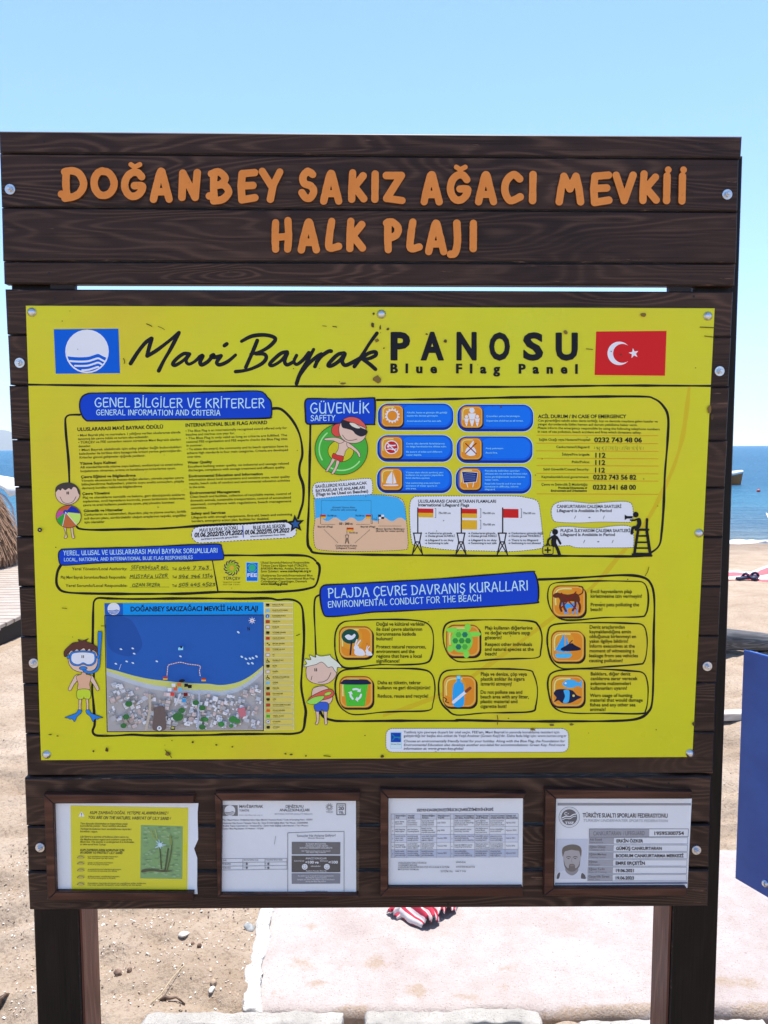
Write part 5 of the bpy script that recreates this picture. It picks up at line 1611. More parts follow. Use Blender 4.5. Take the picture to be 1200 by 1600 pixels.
# ---- chips, stains and specks on the panel
CHIP, CHIP2, SPK = ink(112, 92, 44), ink(70, 56, 38), ink(66, 58, 20)
a = Art(W0 + .0022)
random.seed(5)
def chip(x, y, r_, m_, asp=1.0):
    n = 9
    a.poly([(x + r_ * random.uniform(.55, 1.1) * math.cos(2 * PI * i / n), y + r_ * asp * random.uniform(.55, 1.1) * math.sin(2 * PI * i / n)) for i in range(n)], m_)
for x, y, r_, asp in ((589.5, 592, 7, 1), (591, 592, 4.2, .9), (582, 508, 3.4, 1.5), (594, 512, 1.8, 2.6), (606, 514, 2.6, .9), (589, 532, 4.2, .8), (600, 544, 2, .6), (1005, 492, 4.5, 1), (884, 519, 4, .9), (696, 533, 3.4, .8), (667, 522, 2.4, .6), (1108, 640, 4.4, 2.2), (1113, 652, 3, 1.6), (536, 599, 5, .4), (584, 490, 2, 1.2), (1084, 1131, 3, 1.4), (862, 1133, 4.5, .5), (893, 1132, 4, .5), (597, 1182, 3.5, .8), (833, 1140, 5, .5), (970, 554, 1.6, 1), (955, 549, 1.2, 1), (783, 636, 2, 1), (262, 1178, 4.6, 1.0), (167, 1172, 2.6, 1.8), (301, 1160, 2.6, .7), (338, 1164, 2.4, .6), (363, 1167, 2, .6), (446, 1178, 2.6, .6), (455, 1179, 3, .5), (478, 1181, 2.2, .6), (164, 1149, 2.4, .5), (150, 1150, 2, .6), (78, 1148, 3, .4), (90, 1150, 2.4, .4), (146, 1174, 1.8, 1.2)):
    chip(x, y, r_, CHIP if r_ > 3.9 else CHIP2, asp)
for x0, y0, x1, y1 in ((229, 506, 237, 510), (247, 510, 257, 515), (504, 509, 510, 510), (520, 510, 526, 511), (1094, 511, 1115, 512), (1101, 525, 1116, 527), (193, 560, 194, 568), (916, 545, 926, 546), (777, 1118, 777, 1132), (1014, 886, 1008, 900), (97, 950, 104, 951), (158, 978, 164, 978), (463, 993, 468, 991), (258, 1172, 268, 1184), (506, 1181, 516, 1182)):
    a.line([(x0, y0), ((x0 + x1) / 2 + 1, (y0 + y1) / 2), (x1, y1)], random.uniform(.8, 1.5), SPK)
for i in range(70):
    x, y = random.uniform(60, 1090), random.uniform(485, 1175)
    chip(x, y, random.uniform(.5, 1.2), SPK)
a.poly(circ(62, 828, 3.4), BLK)
a.poly(circ(62, 828, 1.5), ink(150, 150, 140))
o_ = a.build("surface_chips", panel)
o_["label"] = "brown chips and dark specks on the panel's surface"
o_["kind"] = "stuff"
# ================================================================== DISPLAY FRAMES AND THE SHEETS IN THEM
def bars(bm, quad, w0, w1, bev=.0012):
    b2 = bmesh.new()
    fr = [b2.verts.new(PL(p, w1)) for p in quad]
    bk = [b2.verts.new((v.co.x, -w0, v.co.z)) for v in fr]
    n = len(fr)
    b2.faces.new(fr[::-1])
    b2.faces.new(bk)
    for i in range(n):
        b2.faces.new((fr[i], fr[(i + 1) % n], bk[(i + 1) % n], bk[i]))
    bmesh.ops.recalc_face_normals(b2, faces=b2.faces)
    bmesh.ops.bevel(b2, geom=[e for e in b2.edges if all(v in fr for v in e.verts)], offset=bev, segments=1, affect='EDGES', material=1)
    me = D.meshes.new("t")
    b2.to_mesh(me)
    b2.free()
    bm.from_mesh(me)
    D.meshes.remove(me)

def display(outer, inner, paper, label, notch_y, torn=False):
    (tl, tr, br, bl), (itl, itr, ibr, ibl) = outer, inner
    bm = bmesh.new()
    e = .35
    bars(bm, [tl, tr, (itr[0] + (tr[0] - itr[0]) * .2, itr[1]), itl], .0048, .0185)
    bars(bm, [(tl[0], tl[1] + e), (itl[0], itl[1] + e), (ibl[0], ibl[1] - e), (bl[0], bl[1] - e)], .0048, .0182)
    bars(bm, [ibl, ibr, br, bl], .0048, .0185)
    fr = bmobj("display_frame", bm, [FRW, WORN], board)
    # clear sliding cover with a finger notch at its right edge
    x1 = itr[0] + (1 if not torn else -6)
    cv = [(itl[0] + .5, itl[1] + .5), (x1, itr[1] + .5)] + [(x1 - 1 - r_, y) for r_, y in zip((0, 5, 8, 9, 8, 5, 0), np.linspace(notch_y - 11, notch_y + 11, 7))] + [(x1 - 1, ibr[1] - .5), (ibl[0] + .5, ibl[1] - .5)]
    bm = bmesh.new()
    vs = [bm.verts.new(PL(p, .0095)) for p in cv]
    f = bm.faces.new(vs)
    f.normal_update()
    if f.normal.y > 0: f.normal_flip()
    bmobj("clear_cover", bm, COVER, fr)
    # paper: real sheet with a slight curl
    (a0, b0, c0, d0) = paper
    nx, ny = 14, 10
    P = []
    for j in range(ny + 1):
        for i in range(nx + 1):
            u, v = i / nx, j / ny
            t = (a0[0] + (b0[0] - a0[0]) * u, a0[1] + (b0[1] - a0[1]) * u)
            b = (d0[0] + (c0[0] - d0[0]) * u, d0[1] + (c0[1] - d0[1]) * u)
            p = (t[0] + (b[0] - t[0]) * v, t[1] + (b[1] - t[1]) * v)
            if torn and i == nx:
                p = (p[0] + random.uniform(-1.2, .8) - (5 if abs(p[1] - 1324) < 8 else 0), p[1])
            P.append(PL(p, .0060))
    org = sum(P[-(nx + 1):], Vector()) / (nx + 1)
    F_ = [(j * (nx + 1) + i, (j + 1) * (nx + 1) + i, (j + 1) * (nx + 1) + i + 1, j * (nx + 1) + i + 1) for j in range(ny) for i in range(nx)]
    sh = meshobj("notice_sheet", [p - org for p in P], F_, [PAPER])
    sh.matrix_world = BM @ Matrix.Translation(org)
    so_ = sh.modifiers.new("thickness", 'SOLIDIFY')
    so_.thickness = .0005
    so_.offset = -1
    tag(sh, label, "notice", "paper notices in the wooden display frames")
    return sh, org

PW0 = .0064
# ---- 1 sand lily notice
sh, org = display(((68, 1241), (303, 1243), (302, 1408), (74, 1407)), ((83, 1255), (303, 1255.5), (302, 1395), (87, 1394)), ((83.5, 1255.5), (310, 1255), (308, 1397), (88, 1393.5)),
                  "yellow lily notice with a plant photograph in the leftmost display frame", 1324, True)
zL = Z(50, 1220, .23333)
a = Art(PW0)
a.poly(zL([(258, 165), (1046, 180), (1040, 735), (264, 728)]), ink(196, 190, 36))
a.build("yellow_sheet", sh, org)
a = Art(PW0 + .0003)
a.poly(zL([(310, 240), (332, 205), (352, 240)]), ICW)
a.line(zL([(331, 216), (331, 230)]), .9, BLK, False)
a.line(zL([(331, 236), (331, 237)]), .9, BLK, False)
OLV = ink(62, 62, 22)
a.pen("KUM ZAMBAĞI DOĞAL YETİŞME ALANINDASINIZ", zL.p(388, 222), zL.p(900, 226), 4.2, .75, OLV, shear=.15)
a.pen("YOU ARE ON THE NATUREL HABITAT OF LILY SAND", zL.p(376, 254), zL.p(916, 262), 4.2, .75, OLV, shear=.15)
for x, y, y1 in ((912, 207, 226), (930, 244, 262)):
    a.line(zL([(x, y), (x - 3, y1 - 5)]), .7, OLV, False)
for st, x0, x1, y in (("Tüm dünyada tükenmekte ve koparılması yasak", 322, 640, 292), ("kumullarda yetişir. Nesli tehlike altındadır", 322, 636, 307), ("Türkiye'de bulunan kum zambaklarının üçte biri", 322, 664, 328), ("buradadır, uygun.", 322, 440, 344),
                      ("Lily Sand is a species of bulbous plant native to", 322, 646, 380), ("the Mediterranean region and southern coast of the", 322, 668, 398), ("Black Sea. The species is endangered. It is forbidden", 322, 684, 414), ("to take out of from Turkey.", 322, 496, 431)):
    a.text(st, zL.p(x0, y), zL.p(x1, y + 2), 2.7, OLV, 0, .15)
a.pen("KUM ZAMBAKLARINI KORUMAK İÇİN", zL.p(322, 470), zL.p(616, 472), 3, .6, OLV, shear=.15)
a.pen("IN ORDER TO PROTECT LILY SAND", zL.p(322, 488), zL.p(604, 490), 3, .6, OLV, shear=.15)
for y, x1, t1, t2 in ((512, 578, "Kum zambaklarını yerinden koparmayın.", "Do not pick up lily sand."), (553, 545, "Çadır ve karavan kurmayın.", "Do not set up camp on the dunes."), (598, 600, "Araçlarla kumul alanlara girmeyin.", "Do not enter the dune area with vehicles."), (645, 590, "Hayvan otlatmayın.", "Do not let animals graze in this area."), (691, 765, "Kumulların üzerinde yürümek için yaptığımız yolları kullanınız.", "Use only specific footpaths when walking on the dunes.")):
    a.text(t1, zL.p(372, y), zL.p(x1, y), 1.9, OLV, 0, .15)
    a.text(t2, zL.p(372, y + 11), zL.p(x1 - 30, y + 12), 1.9, OLV, 0, .15)
    a.blob(zL([(300, y), (312, y - 8), (340, y - 12), (350, y - 2), (344, y + 10), (310, y + 10)]), ink(170, 160, 70))
    a.line(zL([(302, y + 6), (318, y - 8), (338, y - 4), (350, y + 4)]), .6, OLV)
a.build("printed_text", sh, org)
a = Art(PW0 + .0003)
a.poly(zL([(729, 296), (1010, 304), (1006, 658), (725, 654)]), ink(112, 150, 98))
random.seed(9)
for i in range(120):
    x, y = random.uniform(745, 990), random.uniform(312, 640)
    a.blob(zL([(x - 14, y), (x, y - 6), (x + 14, y - 2), (x + 6, y + 6)]), ink(*random.choice([(124, 160, 106), (96, 132, 84), (132, 164, 122), (106, 140, 100)])), 3)
DG = ink(52, 72, 44)
a.blob(zL([(740, 596), (800, 590), (900, 600), (940, 604), (880, 612), (800, 604), (735, 614)]), ink(66, 70, 52))
a.line(zL([(866, 590), (862, 520), (856, 450)]), 1.8, DG)
a.line(zL([(890, 600), (902, 530), (912, 455)]), 2.4, DG)
a.line(zL([(905, 600), (924, 520), (936, 440), (930, 380)]), 2.2, ink(70, 90, 50))
a.line(zL([(800, 335), (812, 372), (826, 388)]), 2.2, ink(130, 150, 80))
a.line(zL([(824, 325), (832, 360), (838, 388)]), 1.8, ink(140, 160, 90))
a.blob(zL([(918, 380), (924, 362), (934, 385), (936, 425), (924, 430)]), ink(110, 134, 70))
for i in range(8):
    t = i * 2 * PI / 8 + random.uniform(-.2, .2)
    L_ = random.uniform(28, 46)
    a.blob(zL([(856, 428), (856 + L_ * .5 * math.cos(t - .22), 428 + L_ * .5 * math.sin(t - .22)), (856 + L_ * math.cos(t), 426 + L_ * .9 * math.sin(t)), (856 + L_ * .5 * math.cos(t + .22), 428 + L_ * .5 * math.sin(t + .22))]), ink(*random.choice(((158, 190, 200), (170, 198, 210), (148, 180, 184)))), 3)
a.poly(zL(circ(858, 430, 14)), ink(174, 202, 214))
a.build("plant_photo", sh, org)

# ---- 2 water analysis
sh, org = display(((335, 1239), (563, 1238), (561, 1402), (340, 1402)), ((346.5, 1251), (561, 1251.5), (560, 1398.5), (345, 1398)), ((347, 1251), (556, 1251.5), (556.5, 1397.5), (346, 1397.5)),
                  "white water test notice with dark grey boxes, second display frame from the left", 1320)
zW = Z(320, 1220, .225)
GT, GT2 = ink(70, 72, 78), ink(110, 112, 118)
a = Art(PW0)
gsq = ink(98, 100, 104)
a.poly(zW([(122, 168), (228, 170), (230, 244), (123, 244)]), gsq)
c = zW.p(174, 207)
waves(a, c[0], c[1], 8.4, gsq, ink(214, 218, 224))
a.text("MAVİ BAYRAK", zW.p(238, 188), zW.p(405, 188), 4.4, GT, 0, track=True)
a.text("TÜRKİYE", zW.p(238, 213), zW.p(308, 213), 3, GT2, 0, track=True)
a.text("www.mavibayrak.org.tr", zW.p(238, 242), zW.p(402, 242), 2, GT2, 0, track=True)
a.text("DENİZ SUYU", zW.p(560, 187), zW.p(686, 187), 4, GT, 0, track=True)
a.text("ANALİZ SONUÇLARI", zW.p(519, 212), zW.p(728, 212), 4, GT, 0, track=True)
a.text("BATHING WATER QUALITY RESULTS", zW.p(485, 236), zW.p(748, 236), 2.4, ink(140, 142, 150), 0, track=True)
for st, x1, y in (("Plaj / Beach Name : Doğanbey Sakız Ağacı Mevkii / Numune Kodu / Code of Sampling Point : 350001", 750, 277), ("Numuneyi Alan Kurum / Samples Taken By : İzmir İl Halk Sağlığı Müd / Tel / Phone : 2320000000", 716, 299), ("Analizi Yapan Laboratuvar / Analysed by : İzmir Halk Sağlığı Laboratuvarı / Tel / Phone :", 722, 318), ("Sezon / Blue Flag Season : 01 Haziran - 15 Eylül", 408, 338)):
    a.text(st, zW.p(124, y), zW.p(x1, y - 2), 2.3, GT)
c = zW.p(865, 183)
for i in range(12):
    t = i * PI / 6
    a.line([(c[0] + r_ * math.cos(t + q_), c[1] + r_ * math.sin(t + q_)) for r_, q_ in ((2.2, 0), (5.6, .35))], .9, GT2, False)
a.text("TÜRÇEV", zW.p(840, 222), zW.p(892, 222), 2.2, GT2, 0)
a.line(zW(rr(917, 160, 977, 236, 3)), 1.1, GT, False, True)
a.text("20", zW.p(927, 203), zW.p(966, 203), 5, GT, 1)
a.text("YIL", zW.p(931, 228), zW.p(964, 228), 3.4, GT, 1)
a.text("TÜRÇEV", zW.p(924, 176), zW.p(970, 176), 1.6, GT)
a.line(zW([(576, 776), (576, 362), (770, 354), (967, 352), (967, 770)]), .7, GT, False)
a.text("Sonuçlar Ne Anlama Geliyor?", zW.p(640, 390), zW.p(910, 387), 3.4, GT2, 0, track=True)
a.text("(Results Meaning)", zW.p(716, 402), zW.p(830, 402), 1.8, GT2)
for st, x0, x1, y in (("Tarih", 124, 150, 556), ("Escherichia Coli", 270, 372, 554), ("Intestinal Enterokok", 422, 540, 553), ("01.06.2022", 124, 180, 582), ("15.06.2022", 124, 180, 609)):
    a.text(st, zW.p(x0, y), zW.p(x1, y), 2, GT)
for y in (541, 565, 590, 616):
    a.line(zW([(124, y + 4 if y > 545 else y), (570, y - 2)]), .6, GT2, False)
for x in (264, 418, 570):
    a.line(zW([(x, 540), (x, 616)]), .6, GT2, False)
for x in (291, 441):
    for y in (577, 604):
        a.text("<", zW.p(x - 22, y + 5), zW.p(x - 14, y + 5), 2.2, GT)
        a.poly(zW(circ(x, y, 8)), ink(92, 94, 100))
a.text("www.mavibayrak.org.tr", zW.p(698, 772), zW.p(852, 772), 2, GT)
a.line(zW([(492, 384), (484, 440)]), .7, ink(130, 130, 140))
a.build("printed_text", sh, org)
a = Art(PW0 + .0003)
DKG = ink(66, 68, 72)
a.poly(zW([(604, 424), (942, 426), (940, 511), (604, 511)]), ink(92, 94, 98))
a.poly(zW([(603, 520), (942, 520), (941, 635), (603, 636)]), DKG)
a.poly(zW([(603, 643), (941, 642), (940, 714), (604, 716)]), ink(112, 116, 126))
LW = ink(190, 192, 198)
for st, x0, x1, y, h in (("BU PLAJDA MAVİ BAYRAK", 702, 842, 443, 2.3), ("DENİZ SUYU İÇİN AB'NİN", 700, 855, 457, 2.3), ("ZORUNLU DEĞERLERİNİ SAĞLAMIŞTIR", 658, 886, 471, 2.3), ("Sea Water results given in this beach", 672, 874, 491, 1.9), ("for Blue Flag criteria", 705, 840, 501, 1.9), ("ANALİZ SONUÇLARI", 700, 846, 545, 2.8), ("Escherichia Coli", 620, 690, 560, 2), ("Enterococci", 800, 855, 560, 2), ("olmalıdır.", 736, 808, 597, 2.2), ("Analysis Results Must Be", 702, 846, 630, 2), ("Bu plajda en az 15 günde bir analiz yapılmaktadır.", 648, 898, 664, 1.9), ("Mavi Bayrak sezonu boyunca", 700, 846, 677, 1.9), ("Samples are taken every fifteen days at this beach", 642, 902, 690, 1.9), ("during the Blue Flag season", 700, 842, 703, 1.9)):
    a.text(st, zW.p(x0, y), zW.p(x1, y), h, LW, 0)
a.text("<100 ve", zW.p(698, 574), zW.p(790, 574), 4, ink(214, 216, 222), 1)
a.text("<100", zW.p(858, 574), zW.p(924, 574), 4, ink(214, 216, 222), 1)
for x in (694, 848):
    a.poly(zW(circ(x, 597, 20)), ink(206, 208, 214))
    a.poly(zW(circ(x - 7, 591, 3)), DKG)
    a.poly(zW(circ(x + 7, 591, 3)), DKG)
    a.line(zW([(x - 10, 602), (x, 608), (x + 10, 602)]), .7, DKG)
a.build("grey_boxes", sh, org)

# ---- 3 activity table
sh, org = display(((594, 1233), (822, 1240), (818, 1401), (594, 1401)), ((607, 1247), (818, 1247), (816.5, 1387), (606.5, 1387.5)), ((607, 1247.5), (817, 1247.5), (816, 1387), (607, 1387)),
                  "white notice with a large ruled table, third display frame from the left", 1317)
zT = Z(580, 1220, .225)
a = Art(PW0)
colx = [138, 162, 247, 345, 455, 550, 574, 719, 821, 931, 1022]
rowy = [230, 267, 320, 374, 428, 479, 532]
a.poly(zT([(138, 230), (1022, 228), (1022, 268), (138, 268)]), ink(178, 184, 196))
a.poly(zT([(138, 376), (1022, 374), (1020, 428), (138, 430)]), ink(186, 192, 206))
a.poly(zT([(138, 480), (1022, 477), (1018, 528), (138, 534)]), ink(164, 174, 194))
TL_ = ink(128, 130, 138)
for y in rowy: a.line(zT([(138, y), (1020, y - 3)]), .55, TL_, False)
for x in colx: a.line(zT([(x, 231), (x - (2 if x > 800 else 0), 534)]), .55, TL_, False)
a.text("2022 YILINDA GERÇEKLEŞTİRİLECEK ÇEVRE EĞİTİMİ ETKİNLİKLERİ", zT.p(315, 213), zT.p(850, 208), 4, ink(70, 72, 84), 0, track=True)
random.seed(4)
WDS = "etkinliğin plaj çevre eğitim temizlik doğa deniz çocuk yerel halk turist kum zambağı atık geri dönüşüm mavi bayrak sezon günü local people children tourists beach cleaning day environment education recycling awareness about waste activity students".split()
HD = ["Etkinliğin Adı", "Hedef Kitle", "Etkinliğin Amacı", "Planlanan Tarih", "", "Name and Category of the Activity", "Target Group and Place", "Aim and Content of the Activity", "Date of the Activity"]
for ci in range(9):
    x0, x1 = colx[ci + 1] + 5, colx[ci + 2] - 5
    if ci == 4:
        for r_ in range(1, 6):
            a.text(str(r_), zT.p(x0 + 2, rowy[r_] + 32), zT.p(x0 + 8, rowy[r_] + 32), 1.9, GT)
        continue
    hw = HD[ci].split()
    k = (len(hw) + 1) // 2
    for j, st in enumerate((" ".join(hw[:k]), " ".join(hw[k:]))):
        if st: a.text(st, zT.p(x0 + 2, 248 + 14 * j), zT.p(min(x1, x0 + 2 + 9.2 * len(st)), 247 + 14 * j), 2.2, GT, 1)
    for r_ in range(1, 6):
        nl = 1 if ci in (3, 8) else random.choice((2, 3, 3))
        for j in range(nl):
            st = random.choice(("Haziran 2022", "Temmuz 2022", "Ağustos 2022", "July 2022", "June 2022")) if ci in (3, 8) else ""
            while ci not in (3, 8) and len(st) < (x1 - x0) / 9:
                st = (st + " " + random.choice(WDS)).strip()
            y = rowy[r_] + 29 - (nl - 1) * 7 + 14 * j
            w_ = min(x1 - x0, 6.6 * len(st)) * random.uniform(.8, 1)
            a.text(st, zT.p(x0, y), zT.p(x0 + w_, y - 1), 2.0, GT)
for r_ in range(1, 6):
    a.text(str(r_), zT.p(146, rowy[r_] + 32), zT.p(153, rowy[r_] + 32), 1.9, GT)
for st, x0, x1, y in (("ETKİNLİKLERİN YAPILACAĞI BÖLGE", 187, 384, 576), ("DOĞANBEY BEYLERİ", 187, 318, 591), ("ETKİNLİKLERİ ORGANİZE EDEN KİŞİ VEYA KURUM VE İLETİŞİM", 187, 542, 605), ("MAVİ BAYRAK SORUMLUSU", 187, 332, 621), ("SEFERİHİSAR", 588, 656, 571), ("SEFERİHİSAR BELEDİYESİ", 588, 720, 603), ("İLETİŞİM (TEL)", 482, 566, 634), ("444 7 743", 584, 658, 633)):
    a.text(st, zT.p(x0, y), zT.p(x1, y), 2.1, GT, 0)
a.build("printed_table", sh, org)

# ---- 4 lifeguard card
sh, org = display(((852, 1233), (1082, 1237), (1074, 1400), (850, 1400)), ((868.5, 1247.5), (1076, 1247.5), (1073, 1387.5), (865.5, 1388)), ((869, 1248), (1081, 1248), (1074, 1387.5), (866, 1387.5)),
                  "lifeguard card with a grey portrait photo, rightmost display frame", 1317)
zI = Z(840, 1220, .23333)
a = Art(PW0)
GB = ink(128, 130, 138)
a.poly(zI([(134, 148), (1028, 150), (1028, 165), (134, 166)]), GB)
a.poly(zI([(118, 682), (1003, 677), (1003, 690), (117, 695)]), ink(96, 104, 128))
a.text("TÜRKİYE SUALTI SPORLARI FEDERASYONU", zI.p(302, 244), zI.p(872, 247), 6.2, ink(52, 54, 62), 1)
a.text("TURKISH UNDERWATER SPORTS FEDERATION", zI.p(304, 274), zI.p(872, 277), 3.9, ink(140, 144, 154), 0, .2)
c = zI.p(212, 244)
a.poly(circ(c[0], c[1], 16.4), ink(86, 88, 94))
a.poly(circ(c[0], c[1], 15.7), ink(206, 210, 220))
a.line(circ(c[0], c[1], 14.2), .5, GB, False, True)
a.poly(circ(c[0], c[1], 12.6), ink(82, 84, 92))
for dy in (0, 3.2):
    a.line([(c[0] - 11, c[1] + 1 + dy), (c[0] - 5, c[1] - 1.6 + dy), (c[0] + 1, c[1] - 1 + dy), (c[0] + 6, c[1] - 4 + dy), (c[0] + 10.6, c[1] - 5 + dy)], 1.5 - dy * .15, ink(214, 218, 226))
a.line(circ(c[0] - 5, c[1] - 5.6, 2.2, None, 50, 310, 10), .9, ink(214, 218, 226), False)
a.poly(star(c[0] - 1.6, c[1] - 5.6, 1.3, .5), ink(214, 218, 226))
a.text("TSSF", (c[0] - 6.6, c[1] + 10.6), (c[0] + 7, c[1] + 10.6), 3.6, ink(224, 226, 232), 1)
LBG = ink(140, 143, 152)
a.poly(zI([(346, 322), (748, 322), (747, 376), (346, 378)]), LBG)
a.line(zI([(346, 322), (1010, 322), (1008, 374), (346, 378)]), .7, ink(84, 86, 94), False, True)
a.text("CANKURTARAN  / LIFEGUARD", zI.p(372, 366), zI.p(718, 364), 6.4, ink(92, 94, 104), 0)
a.text("19595300754", zI.p(776, 363), zI.p(980, 362), 5.2, ink(30, 30, 38), 1)
for i, (t1, t2, val, x1) in enumerate((("Adı Soyadı", "Name Surname", "ERKİN ÖZKER", 706), ("Eğitim Düzeyi", "Training Level", "GÜMÜŞ CANKURTARAN", 833), ("Eğitim Merkezi", "Training Center", "BODRUM CANKURTARMA MERKEZİ", 978), ("Eğitmen", "Instructor", "EMRE ERÇETİN", 720), ("Eğitim Tarihi", "Date Of Training", "19.06.2021", 650), ("Geçerlilik Süresi", "Valid Thru", "19.06.2023", 647))):
    y = 380 + i * 49.6
    e = i * 1.8
    a.poly(zI([(344 - e, y), (510 - e, y), (509 - e, y + 44), (343 - e, y + 44)]), LBG)
    a.line(zI([(510 - e, y + 1), (1006 - e, y + 1), (1005 - e, y + 43), (509 - e, y + 43)]), .6, GB, False, True)
    a.text(t1, zI.p(350 - e, y + 20), zI.p(350 - e + 8.2 * len(t1), y + 20), 3.4, ink(50, 52, 60), 0)
    a.text(t2, zI.p(350 - e, y + 38), zI.p(350 - e + 7.4 * len(t2), y + 38), 2.8, ink(98, 100, 110), 0)
    a.text(val, zI.p(527 - e, y + 33), zI.p(x1, y + 33), 4.6, ink(34, 34, 44), 1 if i != 6 else 0)
a.build("printed_text", sh, org)
a = Art(PW0 + .0003)
a.poly(zI([(127, 390), (336, 390), (326, 658), (122, 656)]), ink(176, 182, 196))
SK1, SK2, HR = ink(150, 147, 150), ink(126, 124, 128), ink(92, 86, 82)
a.blob(zI([(126, 655), (130, 620), (180, 600), (215, 596), (260, 598), (305, 616), (324, 640), (324, 656), (220, 657)]), ink(186, 190, 200))
a.blob(zI([(128, 654), (134, 624), (150, 614), (148, 640), (140, 656)]), ink(66, 68, 76))
a.blob(zI([(290, 650), (296, 618), (316, 630), (322, 655), (300, 656)]), ink(70, 72, 80))
a.blob(zI([(195, 570), (262, 570), (270, 606), (230, 634), (188, 606)]), SK2)
a.blob(zI([(170, 500), (176, 462), (228, 446), (280, 462), (290, 500), (284, 550), (262, 588), (230, 602), (200, 590), (176, 552)]), SK1, 6)
a.blob(zI([(176, 532), (186, 566), (206, 586), (212, 562), (230, 556), (248, 562), (254, 586), (274, 566), (284, 532), (280, 574), (252, 602), (230, 608), (206, 602), (180, 574)]), ink(96, 92, 92), 6)
a.blob(zI([(168, 508), (164, 462), (182, 438), (228, 426), (274, 434), (294, 460), (291, 508), (283, 488), (276, 470), (250, 466), (226, 462), (200, 468), (182, 474), (176, 490)]), HR, 6)
for x in (207, 252):
    a.line(zI([(x - 14, 512), (x, 507), (x + 14, 511)]), 1.1, ink(60, 56, 56))
    a.blob(zI([(x - 9, 521), (x, 517), (x + 9, 521), (x, 524)]), ink(70, 66, 68), 3)
a.line(zI([(230, 518), (226, 540), (233, 545)]), .8, SK2)
a.blob(zI([(214, 566), (230, 562), (246, 566), (230, 573)]), ink(122, 108, 110), 4)
a.build("portrait_photo", sh, org)

# ================================================================== GROUND, SEA
SEA = -0.5
def gbase(y):
    if y < 6: return 0.0
    return max(-3.0, -0.05 * (y - 6))
def fade(x, a, b):
    t = min(1, max(0, (x - a) / (b - a)))
    return t * t * (3 - 2 * t)
PX0, PY0, PY1 = GP(405, 1500).x, GP(600, 1577).y - .03, GP(1140, 1328).y     # concrete path: left edge, near edge, far edge
DRIFT = []
for px, py, sx, sy, am in ((583, 1510, .05, .03, .85), (650, 1554, .05, .03, .8), (735, 1560, .06, .03, .72), (790, 1545, .03, .035, .85), (762, 1432, .05, .025, .7), (795, 1518, .04, .02, .75), (697, 1464, .03, .02, .7), (490, 1452, .03, .02, .8), (470, 1510, .07, .03, .8), (500, 1540, .04, .02, .75), (550, 1588, .06, .03, 1.1), (875, 1590, .10, .02, 1.0), (940, 1582, .14, .018, .95), (1010, 1577, .1, .02, .95), (1150, 1540, .09, .03, .8), (1190, 1580, .1, .03, .9), (990, 1525, .05, .02, .7), (428, 1560, .03, .02, .6)):
    g_ = GP(px, py)
    DRIFT.append((g_.x, g_.y, sx, sy, am))
def gz(x, y):
    z = gbase(y)
    near = 1 - fade(math.hypot(x, y - 4), 14, 30)
    if near > 0:
        v = Vector((x, y, 0))
        h = .024 * noise.noise(v * 1.7) + .020 * noise.noise(Vector((x * 2.6, y * 7.5 + 1.2 * math.sin(x * 2), 3.1))) - .018 * max(0, noise.noise(Vector((x * 4.2, y * 4.6, 11.3))) - .25) + .007 * noise.noise(Vector((x * 10, y * 15, 7.7))) + .0035 * noise.noise(Vector((x * 26, y * 34, 1.7)))
        inpath = fade(x, PX0 - .02, PX0 + .05) * fade(y, PY0 - .06, PY0) * (1 - fade(y, PY1 - .01, PY1 + .08))
        deck = fade(-x, 3.0, 3.12) * fade(y, 4.2, 4.6) * (1 - fade(y, 12.2, 13))
        k = max(inpath, deck)
        h *= 1 + 1.5 * (1 - fade(y, 7, 10))
        z += near * (h * (1 - k) - .045 * inpath - .06 * deck)
    return z
def axis(dense0, dense1, st, far, g):
    c = list(np.arange(dense0, dense1, st))
    s, x = st, dense1
    while x < far:
        c.append(x)
        s *= g
        x += s
    c.append(far)
    s, x, lo = st, dense0 - st, []
    while x > -far:
        lo.append(x)
        s *= g
        x -= s
    lo.append(-far)
    return lo[::-1] + c
xs = axis(-1.5, 1.6, .016, 3000, 1.06)
ys = axis(1.8, 3.9, .016, 3000, 1.045)
V_, F_ = [], []
for y in ys:
    for x in xs:
        V_.append((x, y, gz(x, y)))
nx = len(xs)
for j in range(len(ys) - 1):
    for i in range(nx - 1):
        F_.append((j * nx + i, j * nx + i + 1, (j + 1) * nx + i + 1, (j + 1) * nx + i))

def m_sand():
    m = newmat("beach_sand", (.3, .22, .15), .95, .1)
    n = N(m)
    v = n.coord((1, 1, 1))
    a_ = n.noise(v, 2.2, 5, .6)
    b_ = n.noise(v, 70, 5, .75)
    g_ = n.noise(v, 700, 3, .7)
    c = n.ramp(a_, [(.32, (.285, .215, .153)), (.5, (.35, .272, .202)), (.7, (.42, .338, .262))])
    c = n.mix(n.ramp(b_, [(.36, (.65, .65, .65)), (.5, (0, 0, 0))]), c, (.17, .115, .075))
    c = n.mix(n.ramp(g_, [(.62, (0, 0, 0)), (.70, (1, 1, 1))]), c, (.58, .53, .47))
    c = n.mix(n.ramp(g_, [(.27, (.8, .8, .8)), (.36, (0, 0, 0))]), c, (.10, .068, .05))
    # damp darker strip along the water
    ps = n.n("ShaderNodeSeparateXYZ", i_0=n.n("ShaderNodeTexCoord").outputs["Object"])
    wet = n.n("ShaderNodeMapRange", i_0=ps.outputs[1], i_1=12.8, i_2=15.2, i_3=0.0, i_4=1.0).outputs[0]
    c = n.mix(n.math('MULTIPLY', wet, .55), c, (.12, .09, .07))
    n.base(c)
    h = n.math('ADD', n.math('MULTIPLY', b_, 1.0), n.math('MULTIPLY', g_, .3))
    n.bump(n.math('ADD', h, n.math('MULTIPLY', n.noise(v, 22, 4, .6), 2.0)), .85, .009)
    return m
